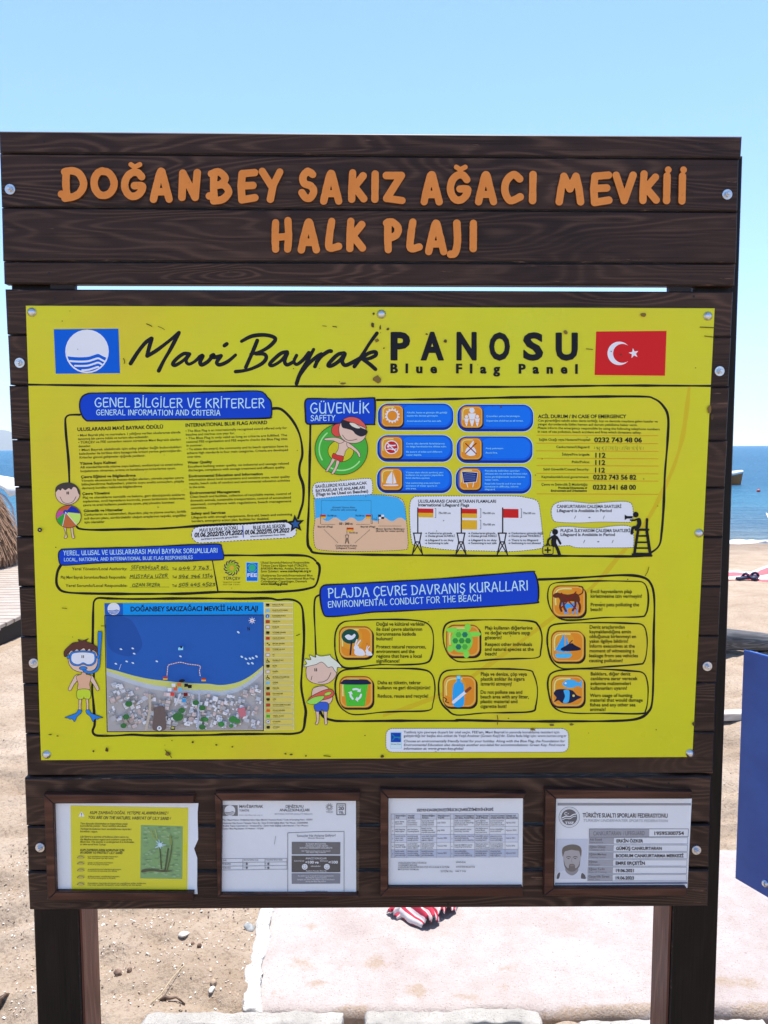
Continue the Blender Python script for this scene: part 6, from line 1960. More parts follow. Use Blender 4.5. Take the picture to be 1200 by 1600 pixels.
sand = meshobj("sand", V_, F_, [m_sand()], smooth=True)
tag(sand, kind="structure")

def m_sea():
    m = newmat("sea_water", (.02, .11, .2), .36, .14)
    n = N(m)
    v = n.coord((1, 1, 1))
    ps = n.n("ShaderNodeSeparateXYZ", i_0=v)
    d = n.n("ShaderNodeMapRange", i_0=ps.outputs[1], i_1=16.0, i_2=42.0, i_3=0.0, i_4=1.0).outputs[0]
    c = n.ramp(d, [(0, (.17, .19, .18)), (.12, (.075, .145, .20)), (.45, (.03, .17, .27)), (1, (.006, .10, .20))])
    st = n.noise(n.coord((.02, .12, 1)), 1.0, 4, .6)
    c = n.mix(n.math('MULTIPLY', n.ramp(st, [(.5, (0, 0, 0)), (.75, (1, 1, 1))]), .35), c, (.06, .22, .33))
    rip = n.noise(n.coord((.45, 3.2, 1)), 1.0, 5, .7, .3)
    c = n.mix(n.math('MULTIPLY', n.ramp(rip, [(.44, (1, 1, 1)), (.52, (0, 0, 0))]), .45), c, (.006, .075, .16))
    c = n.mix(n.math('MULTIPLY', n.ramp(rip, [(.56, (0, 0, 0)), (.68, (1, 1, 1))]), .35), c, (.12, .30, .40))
    n.base(c)
    w1 = n.noise(n.coord((.7, 2.6, 1)), 1.0, 5, .65)
    w2 = n.noise(n.coord((2.5, 7, 1)), 1.0, 3, .6)
    n.bump(n.math('ADD', w1, n.math('MULTIPLY', w2, .5)), 1.0, .5)
    return m
sy = [15.3, 16, 17, 18, 19.5, 21, 24, 28, 34, 42, 60, 100, 200, 500, 1500, 5000, 11000, 18000]
sxs = [-15000, -8000, -1000, -200, -60, -30, -15, 0, 15, 30, 60, 200, 1000, 8000, 15000]
V_ = [(x, y, SEA) for y in sy for x in sxs]
k = len(sxs)
F_ = [(j * k + i, j * k + i + 1, (j + 1) * k + i + 1, (j + 1) * k + i) for j in range(len(sy) - 1) for i in range(k - 1)]
tag(meshobj("sea", V_, F_, [m_sea()]), kind="structure")

# surf: a ragged ribbon of foam, lumpy
FOAM = newmat("sea_foam", (.8, .82, .83), .8, .2)
V_, F_ = [], []
random.seed(31)
xsf = np.arange(-14, 14, .12)
for i, x in enumerate(xsf):
    yc = 15.95 + .25 * math.sin(x * .5) + .35 * noise.noise(Vector((x * .8, 3, 0)))
    wd = max(.015, .09 + .22 * noise.noise(Vector((x * 1.9, 9, 0))) + .09 * noise.noise(Vector((x * 7, 1, 0))))
    for t, z in ((-.5, .004), (-.2, .05), (.2, .06), (.5, .004)):
        V_.append((x, yc + t * 2 * wd + .06 * noise.noise(Vector((x * 6, t * 5, 2))), SEA + z + .03 * abs(noise.noise(Vector((x * 9, t * 7, 5))))))
for i in range(len(xsf) - 1):
    for j in range(3):
        F_.append((i * 4 + j, i * 4 + 4 + j, i * 4 + 5 + j, i * 4 + 1 + j))
tag(meshobj("surf", V_, F_, [FOAM], smooth=True), kind="stuff")

# ------------------------------------------------------------------ concrete path, edging, kerb
def m_conc(name, c0, c1, speck, sandy=True, sc=1.0):
    m = newmat(name, c0, .9, .2)
    n = N(m)
    v = n.coord((1, 1, 1))
    a_ = n.noise(v, 5 * sc, 5, .62)
    b_ = n.noise(v, 190 * sc, 4, .75, .6)
    d_ = n.noise(v, 120 * sc, 4, .7)
    c = n.ramp(a_, [(.35, c0), (.65, c1)])
    e_ = n.noise(v, 34 * sc, 5, .7)
    c = n.mix(n.math('MULTIPLY', n.ramp(e_, [(.5, (0, 0, 0)), (.75, (1, 1, 1))]), .3), c, tuple(x * .72 for x in c0))
    if sandy:
        at_ = n.n("ShaderNodeAttribute", attribute_name="dust").outputs["Fac"]
        dn = n.math('ADD', at_, n.math('MULTIPLY_ADD', n.noise(v, 17, 5, .72), 1.5, -.75))
        c = n.mix(n.math('MULTIPLY', n.ramp(dn, [(.26, (0, 0, 0)), (.62, (1, 1, 1))]), n.ramp(d_, [(.30, (.35, .35, .35)), (.6, (1, 1, 1))])), c, (.34, .255, .185))
    c = n.mix(n.ramp(b_, [(.31, (1, 1, 1)), (.41, (0, 0, 0))]), c, speck)
    n.base(c)
    n.bump(n.math('ADD', d_, n.math('MULTIPLY', b_, .8)), .9, .006)
    return m
PINK = m_conc("pink_concrete", (.375, .312, .288), (.46, .408, .386), (.16, .10, .085))
WCON = m_conc("white_concrete", (.36, .335, .30), (.50, .475, .43), (.09, .075, .06), False, 1.4)
WEDG = m_conc("white_edging", (.44, .42, .39), (.56, .54, .51), (.16, .14, .12), False, .9)
GCON = m_conc("grey_concrete", (.40, .38, .35), (.50, .48, .44), (.14, .12, .11), False, 1.0)

def slab(name, x0, x1, y0, y1, z0, z1, st, mat, amp, seed, parent=None, origin=True, jx=0, jy=0):
    """rough cast block: every face finely cut and roughened"""
    bm = bmesh.new()
    nx_, ny_, nz_ = max(2, int((x1 - x0) / st)), max(2, int((y1 - y0) / st)), max(2, int((z1 - z0) / st))
    cx, cy, cz = (x0 + x1) / 2, (y0 + y1) / 2, z0
    vd = {}
    def vv(i, j, k_):
        key = (i, j, k_)
        if key not in vd:
            p = Vector((x0 + (x1 - x0) * i / nx_, y0 + (y1 - y0) * j / ny_, z0 + (z1 - z0) * k_ / nz_))
            # soften corners
            r = st * .9
            ex = min(p.x - x0, x1 - p.x); ey = min(p.y - y0, y1 - p.y); ez = z1 - p.z
            if ex < 1e-6 and ez < 1e-6: p.x += (r * .5 if p.x < cx else -r * .5); p.z -= r * .4
            if ey < 1e-6 and ez < 1e-6: p.y += (r * .5 if p.y < cy else -r * .5); p.z -= r * .4
            q = Vector((p.x + seed, p.y, p.z))
            d = noise.noise_vector(q * 14) * amp + noise.noise_vector(q * 48) * amp * .6
            p += d
            if jx and ex < 1e-6: p.x += jx * noise.noise(Vector((seed, p.y * 5, p.z)))
            if jy and ey < 1e-6: p.y += jy * noise.noise(Vector((p.x * 5, seed, p.z)))
            vd[key] = bm.verts.new((p.x - cx, p.y - cy, p.z - cz))
        return vd[key]
    for i in range(nx_):
        for j in range(ny_):
            bm.faces.new((vv(i, j, nz_), vv(i + 1, j, nz_), vv(i + 1, j + 1, nz_), vv(i, j + 1, nz_)))
    for i in range(nx_):
        for k_ in range(nz_):
            bm.faces.new((vv(i, 0, k_), vv(i + 1, 0, k_), vv(i + 1, 0, k_ + 1), vv(i, 0, k_ + 1)))
            bm.faces.new((vv(i + 1, ny_, k_), vv(i, ny_, k_), vv(i, ny_, k_ + 1), vv(i + 1, ny_, k_ + 1)))
    for j in range(ny_):
        for k_ in range(nz_):
            bm.faces.new((vv(0, j + 1, k_), vv(0, j, k_), vv(0, j, k_ + 1), vv(0, j + 1, k_ + 1)))
            bm.faces.new((vv(nx_, j, k_), vv(nx_, j + 1, k_), vv(nx_, j + 1, k_ + 1), vv(nx_, j, k_ + 1)))
    return bmobj(name, bm, [mat], parent, True, (cx, cy, cz))

EX0, EX1 = GP(378, 1572).x, GP(408, 1420).x
pth = slab("path", PX0 - .01, 3.4, PY0 + .004, PY1, -.08, .010, .02, PINK, .0018, 2.0, jy=.02)
da = pth.data.attributes.new("dust", 'FLOAT', 'POINT')
for v_ in pth.data.vertices:
    x, y = v_.co.x + pth.location.x, v_.co.y + pth.location.y
    d = .25 * noise.noise(Vector((x * 2.2, y * 3.1, 5.5)))
    for cx, cy, sx, sy, am in DRIFT:
        d += am * .8 * math.exp(-((x - cx) / sx) ** 2 - ((y - cy) / sy) ** 2)
    da.data[v_.index].value = d
tag(pth, kind="structure")
eo = slab("path_edging", -.024, .026, PY0 + .004, PY1 - .03, -.05, .016, .006, WEDG, .010, 6.0, jx=.05)
e0, e1 = GP(389, 1572), GP(417, 1420)
eo.location.x = (e0.x + e1.x) / 2
eo.rotation_euler = (0, 0, math.atan2(-(e1.x - e0.x), e1.y - e0.y))
tag(eo, "rough white concrete edging along the left side of the pink path", "edging")
KY = GP(400, 1580, .045).y
def kx(px): return GP(px, 1585, .045).x
for x0_, x1_, h_, mt_, sd, lab_ in ((225, 531, .045, WCON, 11.0, "rough pale kerb block nearest the left post, before the pink path"), (568, 842, .047, WCON, 17.0, "rough pale kerb block in the middle between the two posts"), (905, 1200, .016, GCON, 23.0, "greyish lower kerb block beside the right post")):
    tag(slab("kerb_block", kx(x0_), kx(x1_), KY - .055, KY, -.06, h_, .007, mt_, .006, sd, jy=.012, jx=.02), lab_, "kerb block", "kerb blocks along the near edge of the path")
# ================================================================== SMALL THINGS ON THE BEACH
def gp(px, py, dz=0.0):
    z = 0.0
    for _ in range(12):
        p = GP(px, py, z + dz)
        z = gbase(p.y)
    return Vector((p.x, p.y, gz(p.x, p.y)))

def tube(bm, pts, rads, n=10, cap=True, rough=0.0, seed=0.0):
    pts = [Vector(p) for p in pts]
    rings = []
    for i, p in enumerate(pts):
        t = (pts[min(i + 1, len(pts) - 1)] - pts[max(i - 1, 0)]).normalized()
        s = t.cross(Vector((0, 0, 1)))
        if s.length < .05: s = t.cross(Vector((1, 0, 0)))
        s.normalize()
        u = s.cross(t)
        r = rads[i] if isinstance(rads, (list, tuple)) else rads
        ring = []
        for k in range(n):
            a_ = 2 * PI * k / n
            d = s * math.cos(a_) + u * math.sin(a_)
            rr_ = r * (1 + rough * noise.noise(p * 9 + d * 2.2 + Vector((seed, 0, 0))))
            ring.append(bm.verts.new(p + d * rr_))
        rings.append(ring)
    for a_, b_ in zip(rings, rings[1:]):
        for k in range(n):
            bm.faces.new((a_[k], a_[(k + 1) % n], b_[(k + 1) % n], b_[k]))
    if cap:
        bm.faces.new(rings[0][::-1])
        bm.faces.new(rings[-1])

def boxm(bm, x0, x1, y0, y1, z0, z1, bev=0.0):
    r = bmesh.ops.create_cube(bm, size=1)
    for v in r['verts']:
        v.co = Vector((x0 + (v.co.x + .5) * (x1 - x0), y0 + (v.co.y + .5) * (y1 - y0), z0 + (v.co.z + .5) * (z1 - z0)))
    if bev:
        es = list({e for v in r['verts'] for e in v.link_edges})
        bmesh.ops.bevel(bm, geom=es, offset=bev, segments=2, affect='EDGES')

def at(loc, rz=0.0):
    return Matrix.Translation(loc) @ Matrix.Rotation(rz, 4, 'Z')

# ---- striped cloth lying crumpled on the path
def m_stripes(name, c0, c1, freq, rough=.85):
    m = newmat(name, c0, rough, .2)
    n = N(m)
    u = n.n("ShaderNodeUVMap")
    sp = n.n("ShaderNodeSeparateXYZ", i_0=u.outputs[0])
    wob = n.noise(u.outputs[0], 6, 2)
    f = n.math('FRACT', n.math('ADD', n.math('MULTIPLY', sp.outputs[0], freq), n.math('MULTIPLY', wob, .25)))
    c = n.mix(n.ramp(f, [(.0, (0, 0, 0)), (.47, (0, 0, 0)), (.52, (1, 1, 1)), (.97, (1, 1, 1)), (1, (0, 0, 0))]), c0, c1)
    we = n.noise(u.outputs[0], 130, 3, .7)
    n.base(n.mix(n.math('MULTIPLY', we, .22), c, (.25, .12, .12)))
    n.bump(we, .4, .002)
    return m
CLOTH = m_stripes("red_white_stripes", (.42, .018, .05), (.72, .66, .64), 1.0)
V_, F_, U_ = [], [], []
def lobe(p0, p1, wd, ht, ns, seed, lift=0.0):
    """one folded tongue of cloth from p0 to p1"""
    base = len(V_)
    a_, b_ = Vector(p0), Vector(p1)
    d = b_ - a_
    s = Vector((-d.y, d.x)).normalized()
    nu, nv = 22, 26
    for j in range(nv + 1):
        t = j / nv
        c = a_ + d * t + s * .012 * math.sin(t * 7 + seed)
        w_ = wd * (.75 + .45 * math.sin(PI * (t * .9 + .05)) + .10 * math.sin(t * 16 + seed))
        for i in range(nu + 1):
            u = i / nu * 2 - 1
            z = ht * max(0, 1 - u * u) ** .6 * (.55 + .5 * math.sin(PI * min(1, t * .8 + .15))) + ht * .42 * math.sin(u * 8 + seed + t * 3) * (1 - abs(u)) + .005 * noise.noise(Vector((u * 3, t * 5, seed)))
            p = c + s * (u * w_ / 2)
            V_.append((p.x, p.y, max(.001, z) + lift + .0125))
            U_.append((u * ns * .5 + .08 * math.sin(t * 5 + seed), t))
    for j in range(nv):
        for i in range(nu):
            q = base + j * (nu + 1) + i
            F_.append((q, q + 1, q + nu + 2, q + nu + 1))
def g2(px, py): 
    p = GP(px, py, .014)
    return (p.x, p.y)
T = [g2(640, 1404), g2(664, 1452)]
lobe(g2(634, 1402), g2(667, 1449), .085, .040, 5.2, 1.0, .004)
lobe(g2(662, 1400), g2(697, 1432), .105, .045, 5.0, 2.6)
lobe(g2(650, 1412), g2(616, 1434), .052, .026, 3.2, 4.1)
o = Vector((sum(v[0] for v in V_) / len(V_), sum(v[1] for v in V_) / len(V_), .0125))
cl = meshobj("striped_cloth", [(v[0] - o.x, v[1] - o.y, v[2] - o.z) for v in V_], F_, [CLOTH], smooth=True, uvs=U_)
cl.location = o
sm = cl.modifiers.new("thickness", 'SOLIDIFY')
sm.thickness = .003
tag(cl, "crumpled red and white striped cloth lying on the pink path", "cloth")

# ---- stones
def m_stone(name, c):
    m = newmat(name, c, .7, .3)
    n = N(m)
    a_ = n.noise(n.coord((1, 1, 1), 13), 60, 4, .65)
    n.base(n.ramp(a_, [(.3, tuple(x * .6 for x in c)), (.7, tuple(min(.8, x * 1.3) for x in c))]))
    n.bump(a_, .4, .002)
    return m
STN = [m_stone("grey_stone", (.25, .26, .26)), m_stone("pale_stone", (.52, .48, .42)), m_stone("brown_stone", (.16, .10, .07)), m_stone("tan_stone", (.36, .26, .18))]
def stone(name, px, py, sx, sy, sz, mat, seed, label, group="loose stones on the sand", cat="stone"):
    bm = bmesh.new()
    bmesh.ops.create_icosphere(bm, subdivisions=3, radius=1)
    for v in bm.verts:
        d = 1 + .28 * noise.noise(v.co * 1.1 + Vector((seed, 0, 0))) + .1 * noise.noise(v.co * 3 + Vector((0, seed, 0)))
        v.co = Vector((v.co.x * sx * d, v.co.y * sy * d, (v.co.z * d + .55) * sz))
    p = gp(px, py)
    o_ = bmobj(name, bm, [mat], None, True, p)
    o_.rotation_euler = (0, 0, seed * 1.7)
    return tag(o_, label, cat, group)
stone("pebble", 390, 1452, .022, .016, .014, STN[0], 1.3, "grey rounded stone beside the white edging of the path")
stone("pebble", 288, 1463, .018, .013, .008, STN[1], 2.1, "pale flat stone on the sand under the leftmost notice frame")
stone("pebble", 334, 1548, .010, .009, .009, STN[3], 3.7, "small tan stone near the kerb block, just above a pale stone")
stone("pebble", 331, 1556, .012, .008, .006, STN[1], 4.4, "pale flat stone near the kerb block, just below a tan stone")
stone("pebble", 185, 1538, .014, .010, .010, STN[2], 5.2, "brown broken stone close beside the left post")
stone("pebble", 203, 1533, .008, .007, .008, STN[2], 6.6, "small dark stone just right of the brown broken stone")
stone("pebble", 312, 1490, .008, .008, .008, STN[2], 7.1, "dark pebble in the middle of the sand, nearest the path")
stone("pebble", 301, 1477, .007, .006, .006, STN[2], 8.8, "tiny dark pebble above the other dark pebble in mid sand")
stone("pebble", 614, 1476, .0045, .004, .004, STN[0], 9.9, "tiny grey pebble on the pink path below the striped cloth", "pebbles on the path")
stone("pebble", 950, 1596, .016, .010, .012, STN[0], 10.6, "dark grey stone beside the foot of the right post", "pebbles on the path")

# ---- shell flakes and grit: nobody could count them
GRIT = [newmat("shell_white", (.62, .58, .52), .6, .3), newmat("shell_tan", (.40, .30, .21), .7, .3), newmat("grit_dark", (.07, .05, .04), .8, .2)]
V_, F_, MI = [], [], []
random.seed(77)
def flake(x, y, z, s, mi_):
    n_ = random.choice((4, 5))
    b_ = len(V_)
    a0 = random.uniform(0, 6)
    tx, ty = random.uniform(-.5, .5), random.uniform(-.5, .5)
    for k_ in range(n_):
        a_ = a0 + 2 * PI * k_ / n_
        u, v = s * math.cos(a_) * random.uniform(.6, 1.2), s * .55 * math.sin(a_) * random.uniform(.6, 1.2)
        c_, s_ = math.cos(a0 * 3), math.sin(a0 * 3)
        u, v = u * c_ - v * s_, u * s_ + v * c_
        V_.append((x + u, y + v, z + .0015 + tx * u + ty * v + s * .28))
    V_.append((x, y, z - .001))
    F_.append(tuple(range(b_, b_ + n_)))
    MI.append(mi_)
    for k_ in range(n_):
        F_.append((b_ + (k_ + 1) % n_, b_ + k_, b_ + n_))
        MI.append(mi_)
for i in range(9000):
    if i < 5200:
        x, y = random.uniform(-1.5, PX0 - .03), random.uniform(1.95, 4.2)
    elif i < 7400:
        x, y = random.uniform(1.1, 3.2), random.uniform(2.95, 6.5)
    else:
        x, y = random.uniform(-3.4, -1.3), random.uniform(2.5, 6.5)
    flake(x, y, gz(x, y), random.uniform(.0012, .0046) * (1.6 if random.random() < .06 else 1), random.choices((0, 1, 2), (4, 4, 3))[0])
tag(meshobj("shell_grit", V_, F_, GRIT, MI), kind="stuff")

# ---- twigs and a dry stalk
TWIG = m_wood("dry_twig", (.05, .03, .02), (.10, .062, .042), (.2, .13, .09), .2)
STALK = newmat("dry_stalk", (.50, .40, .25), .7, .3)
def twig(name, pix, rads, mat, label, cat, dz=.004, grp=None):
    bm = bmesh.new()
    P3 = [gp(*p) + Vector((0, 0, dz + (q[2] if len(q) > 2 else 0))) for p, q in zip([x[:2] for x in pix], pix)]
    o_ = P3[0].copy()
    tube(bm, [p - o_ for p in P3], rads, 7, True, .5, len(pix))
    return tag(bmobj(name, bm, [mat], None, True, o_), label, cat, grp)
twig("twig", [(250, 1573), (258, 1568, .006), (266, 1570, .004), (276, 1569, .008), (289, 1574)], [.003, .006, .004, .0035, .002], TWIG, "gnarled brown twig lying in front of the left kerb block", "twig", grp="twigs on the sand")
twig("dry_stalk", [(236, 1583), (252, 1566, .01), (270, 1547, .012), (289, 1530)], [.0012, .0012, .001, .0008], STALK, "long straw coloured stalk leaning across the sand by the left kerb block", "stalk")
twig("twig", [(-6, 1578), (2, 1570, .012), (9, 1566, .010), (14, 1558)], [.008, .011, .006, .003], TWIG, "dark brown driftwood piece at the photo's lower left edge", "twig", grp="twigs on the sand")

# ---- driftwood log behind the board
LOGM = m_wood("weathered_driftwood", (.045, .045, .047), (.105, .105, .108), (.22, .22, .22), .4)
p = gp(1140, 1016)
bm = bmesh.new()
tube(bm, [(-1.0, .16, .10), (-.5, .06, .10), (0, 0, .105), (.22, -.03, .09), (.45, -.06, .075), (.8, -.12, .05), (1.1, -.2, .03)], [.10, .095, .085, .075, .058, .045, .03], 16, True, .22, 3)
tag(bmobj("driftwood_log", bm, [LOGM], None, True, p), "weathered grey driftwood log lying on the sand behind the board", "log")

# ---- pale plank
WPL = m_wood("bleached_plank_wood", (.36, .31, .26), (.46, .41, .36), (.58, .53, .47), .2)
p = gp(1146, 1126)
bm = bmesh.new()
boxm(bm, -.35, .42, -.03, .05, 0, .042, .004)
o_ = bmobj("plank", bm, [WPL], None, False, p)
o_.rotation_euler = (0, 0, .05)
tag(o_, "short bleached plank lying on the sand between board and blue sign", "plank")

# ---- blue sign panel on a post at the right edge
def m_blue():
    m = newmat("blue_sheet_paint", (.02, .05, .26), .38, .45)
    n = N(m)
    v = n.coord((1, 1, 1))
    a_ = n.noise(v, 5, 4, .6)
    sc = n.noise(n.coord((6, 6, 60)), 3, 4, .7)
    c = n.ramp(a_, [(.3, (.016, .070, .31)), (.7, (.034, .115, .42))])
    c = n.mix(n.math('MULTIPLY', n.ramp(sc, [(.62, (0, 0, 0)), (.78, (1, 1, 1))]), .25), c, (.10, .15, .36))
    n.base(c)
    n.bump(a_, .1, .01)
    return m
BLUEP = m_blue()
A0 = RY(1149, 1372, 1.9)
B0 = GP(1200, 1402, A0.z)
dirp = Vector((B0.x - A0.x, B0.y - A0.y, 0)).normalized()
zt = RY(1168, 1015, 1.9).z
H_ = zt - A0.z
Wp = .62
rz = math.atan2(dirp.y, dirp.x)
bs = empty("blue_sign", at(Vector((A0.x, A0.y, 0)) + dirp * Wp * .5 + Vector((.025, .012, 0)), rz), "blue painted sign panel with a bolt in its lower corner, right of the board", "sign")
bm = bmesh.new()
z0 = A0.z
boxm(bm, -Wp / 2, Wp / 2, .0, .006, z0, z0 + H_, .0015)
boxm(bm, -Wp / 2 + .004, Wp / 2 - .004, .006, .022, z0 + .004, z0 + H_ - .004)
bmobj("panel", bm, [BLUEP], bs).location = (0, -.03, 0)
bm = bmesh.new()
boxm(bm, .02, .09, -.0075, .06, -.1, z0 + H_ - .03, .004)
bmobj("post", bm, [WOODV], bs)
nrm = Vector((dirp.y, -dirp.x, 0))
dr = ray(1196, 1380)
hit = CO + dr * ((A0 - CO).dot(nrm) / dr.dot(nrm))
bu = (hit - A0).dot(dirp)
for bx_ in (-Wp / 2 + bu, Wp / 2 - bu):
    q = D.objects.new("bolt", sme)
    COL.objects.link(q)
    q.parent = bs
    q.location = (bx_, -.0302, hit.z)
# ---- beach towel, sandals, chair
TOW = m_stripes("pink_white_towel", (.62, .12, .14), (.70, .66, .66), 1.6)
p = gp(1172, 903)
V_, F_, U_ = [], [], []
for j in range(13):
    for i in range(25):
        x, y = -.55 + 1.5 * i / 24, -.35 + .75 * j / 12
        z = .015 + .05 * max(0, noise.noise(Vector((x * 4, y * 4, 2)))) + .10 * fade(x, .15, .5) * (1 - fade(x, .5, .9)) * fade(y, -.2, .3)
        V_.append((x, y, z))
        U_.append((j / 12, i / 24))
F_ = [(j * 25 + i, j * 25 + i + 1, (j + 1) * 25 + i + 1, (j + 1) * 25 + i) for j in range(12) for i in range(24)]
o_ = meshobj("beach_towel", V_, F_, [TOW], smooth=True, uvs=U_)
o_.location = p
o_.modifiers.new("thickness", 'SOLIDIFY').thickness = .012
tag(o_, "pink and white beach towel spread on the sand near the water", "towel")
SAN = newmat("navy_rubber", (.02, .025, .06), .6, .3)
SAN2 = newmat("pale_insole", (.25, .24, .3), .7, .3)
p = gp(1170, 908)
for k_, (dx, dy, r_) in enumerate(((-.07, 0, .5), (.10, .05, 1.0))):
    bm = bmesh.new()
    pts = catmull([(-.13, 0), (-.12, .035), (-.04, .036), (.06, .05), (.13, .03), (.14, 0), (.12, -.035), (.05, -.045), (-.05, -.03), (-.12, -.032)], 3, True)
    lo = [bm.verts.new((x, y, 0)) for x, y in pts]
    hi = [bm.verts.new((x, y, .03)) for x, y in pts]
    bm.faces.new(lo[::-1])
    bm.faces.new(hi)
    for i in range(len(lo)):
        bm.faces.new((lo[i], lo[(i + 1) % len(lo)], hi[(i + 1) % len(lo)], hi[i]))
    tube(bm, [(.04, .05, .015), (.045, .03, .055), (.05, 0, .07), (.045, -.03, .055), (.04, -.045, .015)], .018, 8)
    o_ = bmobj("sandal", bm, [SAN], None, True, p + Vector((dx, dy, .012)))
    o_.rotation_euler = (0, 0, r_)
    tag(o_, ("dark sandal in front of the beach towel, left one of the pair", "dark sandal in front of the beach towel, right one of the pair")[k_], "sandal", "pair of dark sandals by the towel")
ch = empty("beach_chair", at(gp(1261, 906), .35), "black fabric beach chair with grey metal legs at the right edge", "chair")
CHF, CHM = newmat("black_fabric", (.012, .012, .014), .8, .2), newmat("grey_tube", (.35, .36, .38), .4, .4, .8)
bm = bmesh.new()
boxm(bm, -.28, .28, -.25, .22, .30, .325, .01)
bmobj("seat", bm, [CHF], ch)
bm = bmesh.new()
boxm(bm, -.28, .28, -.012, .012, 0, .5, .01)
o_ = bmobj("backrest", bm, [CHF], ch, False, (0, .24, .34))
o_.rotation_euler = (-.35, 0, 0)
for s in (-1, 1):
    bm = bmesh.new()
    tube(bm, [(s * .30, -.30, 0), (s * .30, .1, .33), (s * .30, .42, .86)], .012, 8)
    bmobj("leg", bm, [CHM], ch, True)
    bm = bmesh.new()
    tube(bm, [(s * .315, .34, 0), (s * .315, -.1, .33), (s * .315, -.2, .5), (s * .315, .2, .52)], .012, 8)
    bmobj("leg", bm, [CHM], ch, True)

# ---- wooden boat offshore
bd = 40.0
bxr = (1159.5 - 600) / F * bd
bt = empty("wooden_boat", Matrix.Translation((bxr - 2.2, bd, SEA)), "small brown wooden boat with white gunwale afloat off the beach", "boat")
HULL = newmat("boat_hull_brown", (.36, .15, .06), .8, .1)
GUN = newmat("white_gunwale", (.72, .72, .70), .5, .3)
V_, F_ = [], []
ns, nr = 24, 9
for i in range(ns + 1):
    t = i / ns
    x = -2.1 + 4.3 * t
    hw = .78 * (1 - max(0, (t - .35) / .65) ** 2.2) * (.72 + .28 * min(1, t / .35)) + .012
    sh_ = .40 + .28 * max(0, t - .4) ** 1.6 * 2.0
    for j in range(nr):
        a_ = PI * j / (nr - 1)
        zz = -.15 + (sh_ + .15) * abs(math.cos(a_)) ** 1.4
        V_.append((x - .12 * (1 - abs(math.cos(a_))) * (t > .8) * (t - .8) * 5, -hw * math.cos(a_) * (.62 + .38 * abs(math.cos(a_))), zz))
for i in range(ns):
    for j in range(nr - 1):
        q = i * nr + j
        F_.append((q, q + nr, q + nr + 1, q + 1))
F_.append(tuple(range(nr)))
hl = meshobj("hull", V_, F_, [HULL], parent=bt, smooth=True)
hl.modifiers.new("thickness", 'SOLIDIFY').thickness = .05
bm = bmesh.new()
for s in (0, nr - 1):
    tube(bm, [Vector(V_[i * nr + s]) + Vector((0, 0, .05)) for i in range(ns + 1)], .095, 8)
bmobj("gunwale", bm, [GUN], bt, True)
for x in (-.9, .3):
    bm = bmesh.new()
    boxm(bm, x - .14, x + .14, -.66, .66, .24, .28, .008)
    bmobj("bench", bm, [HULL], bt)
# marker float
bm = bmesh.new()
bmesh.ops.create_uvsphere(bm, u_segments=16, v_segments=10, radius=.08)
bmesh.ops.create_cone(bm, segments=12, radius1=.02, radius2=.012, depth=.07, cap_ends=True, matrix=Matrix.Translation((0, 0, .08)))
p = GP(1185, 768.5, SEA)
tag(bmobj("buoy", bm, [newmat("red_buoy_plastic", (.5, .07, .05), .4, .4)], None, True, p + Vector((0, 0, .04))), "small red float on the water right of the boat", "buoy")

# ---- wooden deck on the left with a straw canopy and a white lounger
DECK = m_wood("bleached_deck_board", (.30, .24, .19), (.40, .34, .28), (.50, .44, .38), .15)
DKE = newmat("deck_beam_dark", (.03, .024, .02), .8, .2)
d0_, d1_ = GP(2, 977, .112), GP(30, 963, .112)
dk = empty("wooden_deck", at((d0_.x - (d0_.y - 4.6) * (d1_.x - d0_.x) / (d1_.y - d0_.y), 4.6, 0), -math.atan2(d1_.x - d0_.x, d1_.y - d0_.y)), "low deck of bleached boards on the sand left of the board", "deck")
y = 0.0
random.seed(15)
while y < 7.0:
    wd = .14
    bm = bmesh.new()
    boxm(bm, -5.2, random.uniform(-.02, .02), y + .004, y + wd - .006, .08 + random.uniform(-.003, .003), .112, .003)
    bmobj("deck_board", bm, [DECK], dk)
    y += wd
bm = bmesh.new()
boxm(bm, -.10, -.03, 0, 7.0, -.12, .075)
boxm(bm, -2.6, -2.5, 0, 7.0, -.12, .075)
bmobj("beam", bm, [DKE], dk)

def m_straw():
    m = newmat("straw_thatch", (.2, .12, .07), .9, .15)
    n = N(m)
    a_ = n.noise(n.coord((1, 1, 1)), 9, 4, .7)
    b_ = n.noise(n.coord((1, 1, 1)), 60, 3, .7)
    c = n.ramp(a_, [(.3, (.16, .09, .055)), (.55, (.28, .17, .105)), (.75, (.42, .28, .18))])
    n.base(n.mix(n.math('MULTIPLY', n.ramp(b_, [(.5, (0, 0, 0)), (.75, (1, 1, 1))]), .5), c, (.42, .30, .20)))
    return m
STRAW = m_straw()
V_, F_ = [], []
prof = [(0.0, .80), (.12, .86), (.3, .84), (.6, .74), (1.0, .56), (1.4, .34), (1.75, .12), (1.85, .02)]
def prad(z):
    for (z0_, r0_), (z1_, r1_) in zip(prof, prof[1:]):
        if z0_ <= z <= z1_: return r0_ + (r1_ - r0_) * (z - z0_) / (z1_ - z0_)
    return .02
N_ = 40
for z_, r_ in prof:
    for k_ in range(N_):
        V_.append((r_ * .96 * math.cos(2 * PI * k_ / N_), r_ * .96 * math.sin(2 * PI * k_ / N_), z_))
for j in range(len(prof) - 1):
    for k_ in range(N_):
        F_.append((j * N_ + k_, j * N_ + (k_ + 1) % N_, (j + 1) * N_ + (k_ + 1) % N_, (j + 1) * N_ + k_))
random.seed(41)
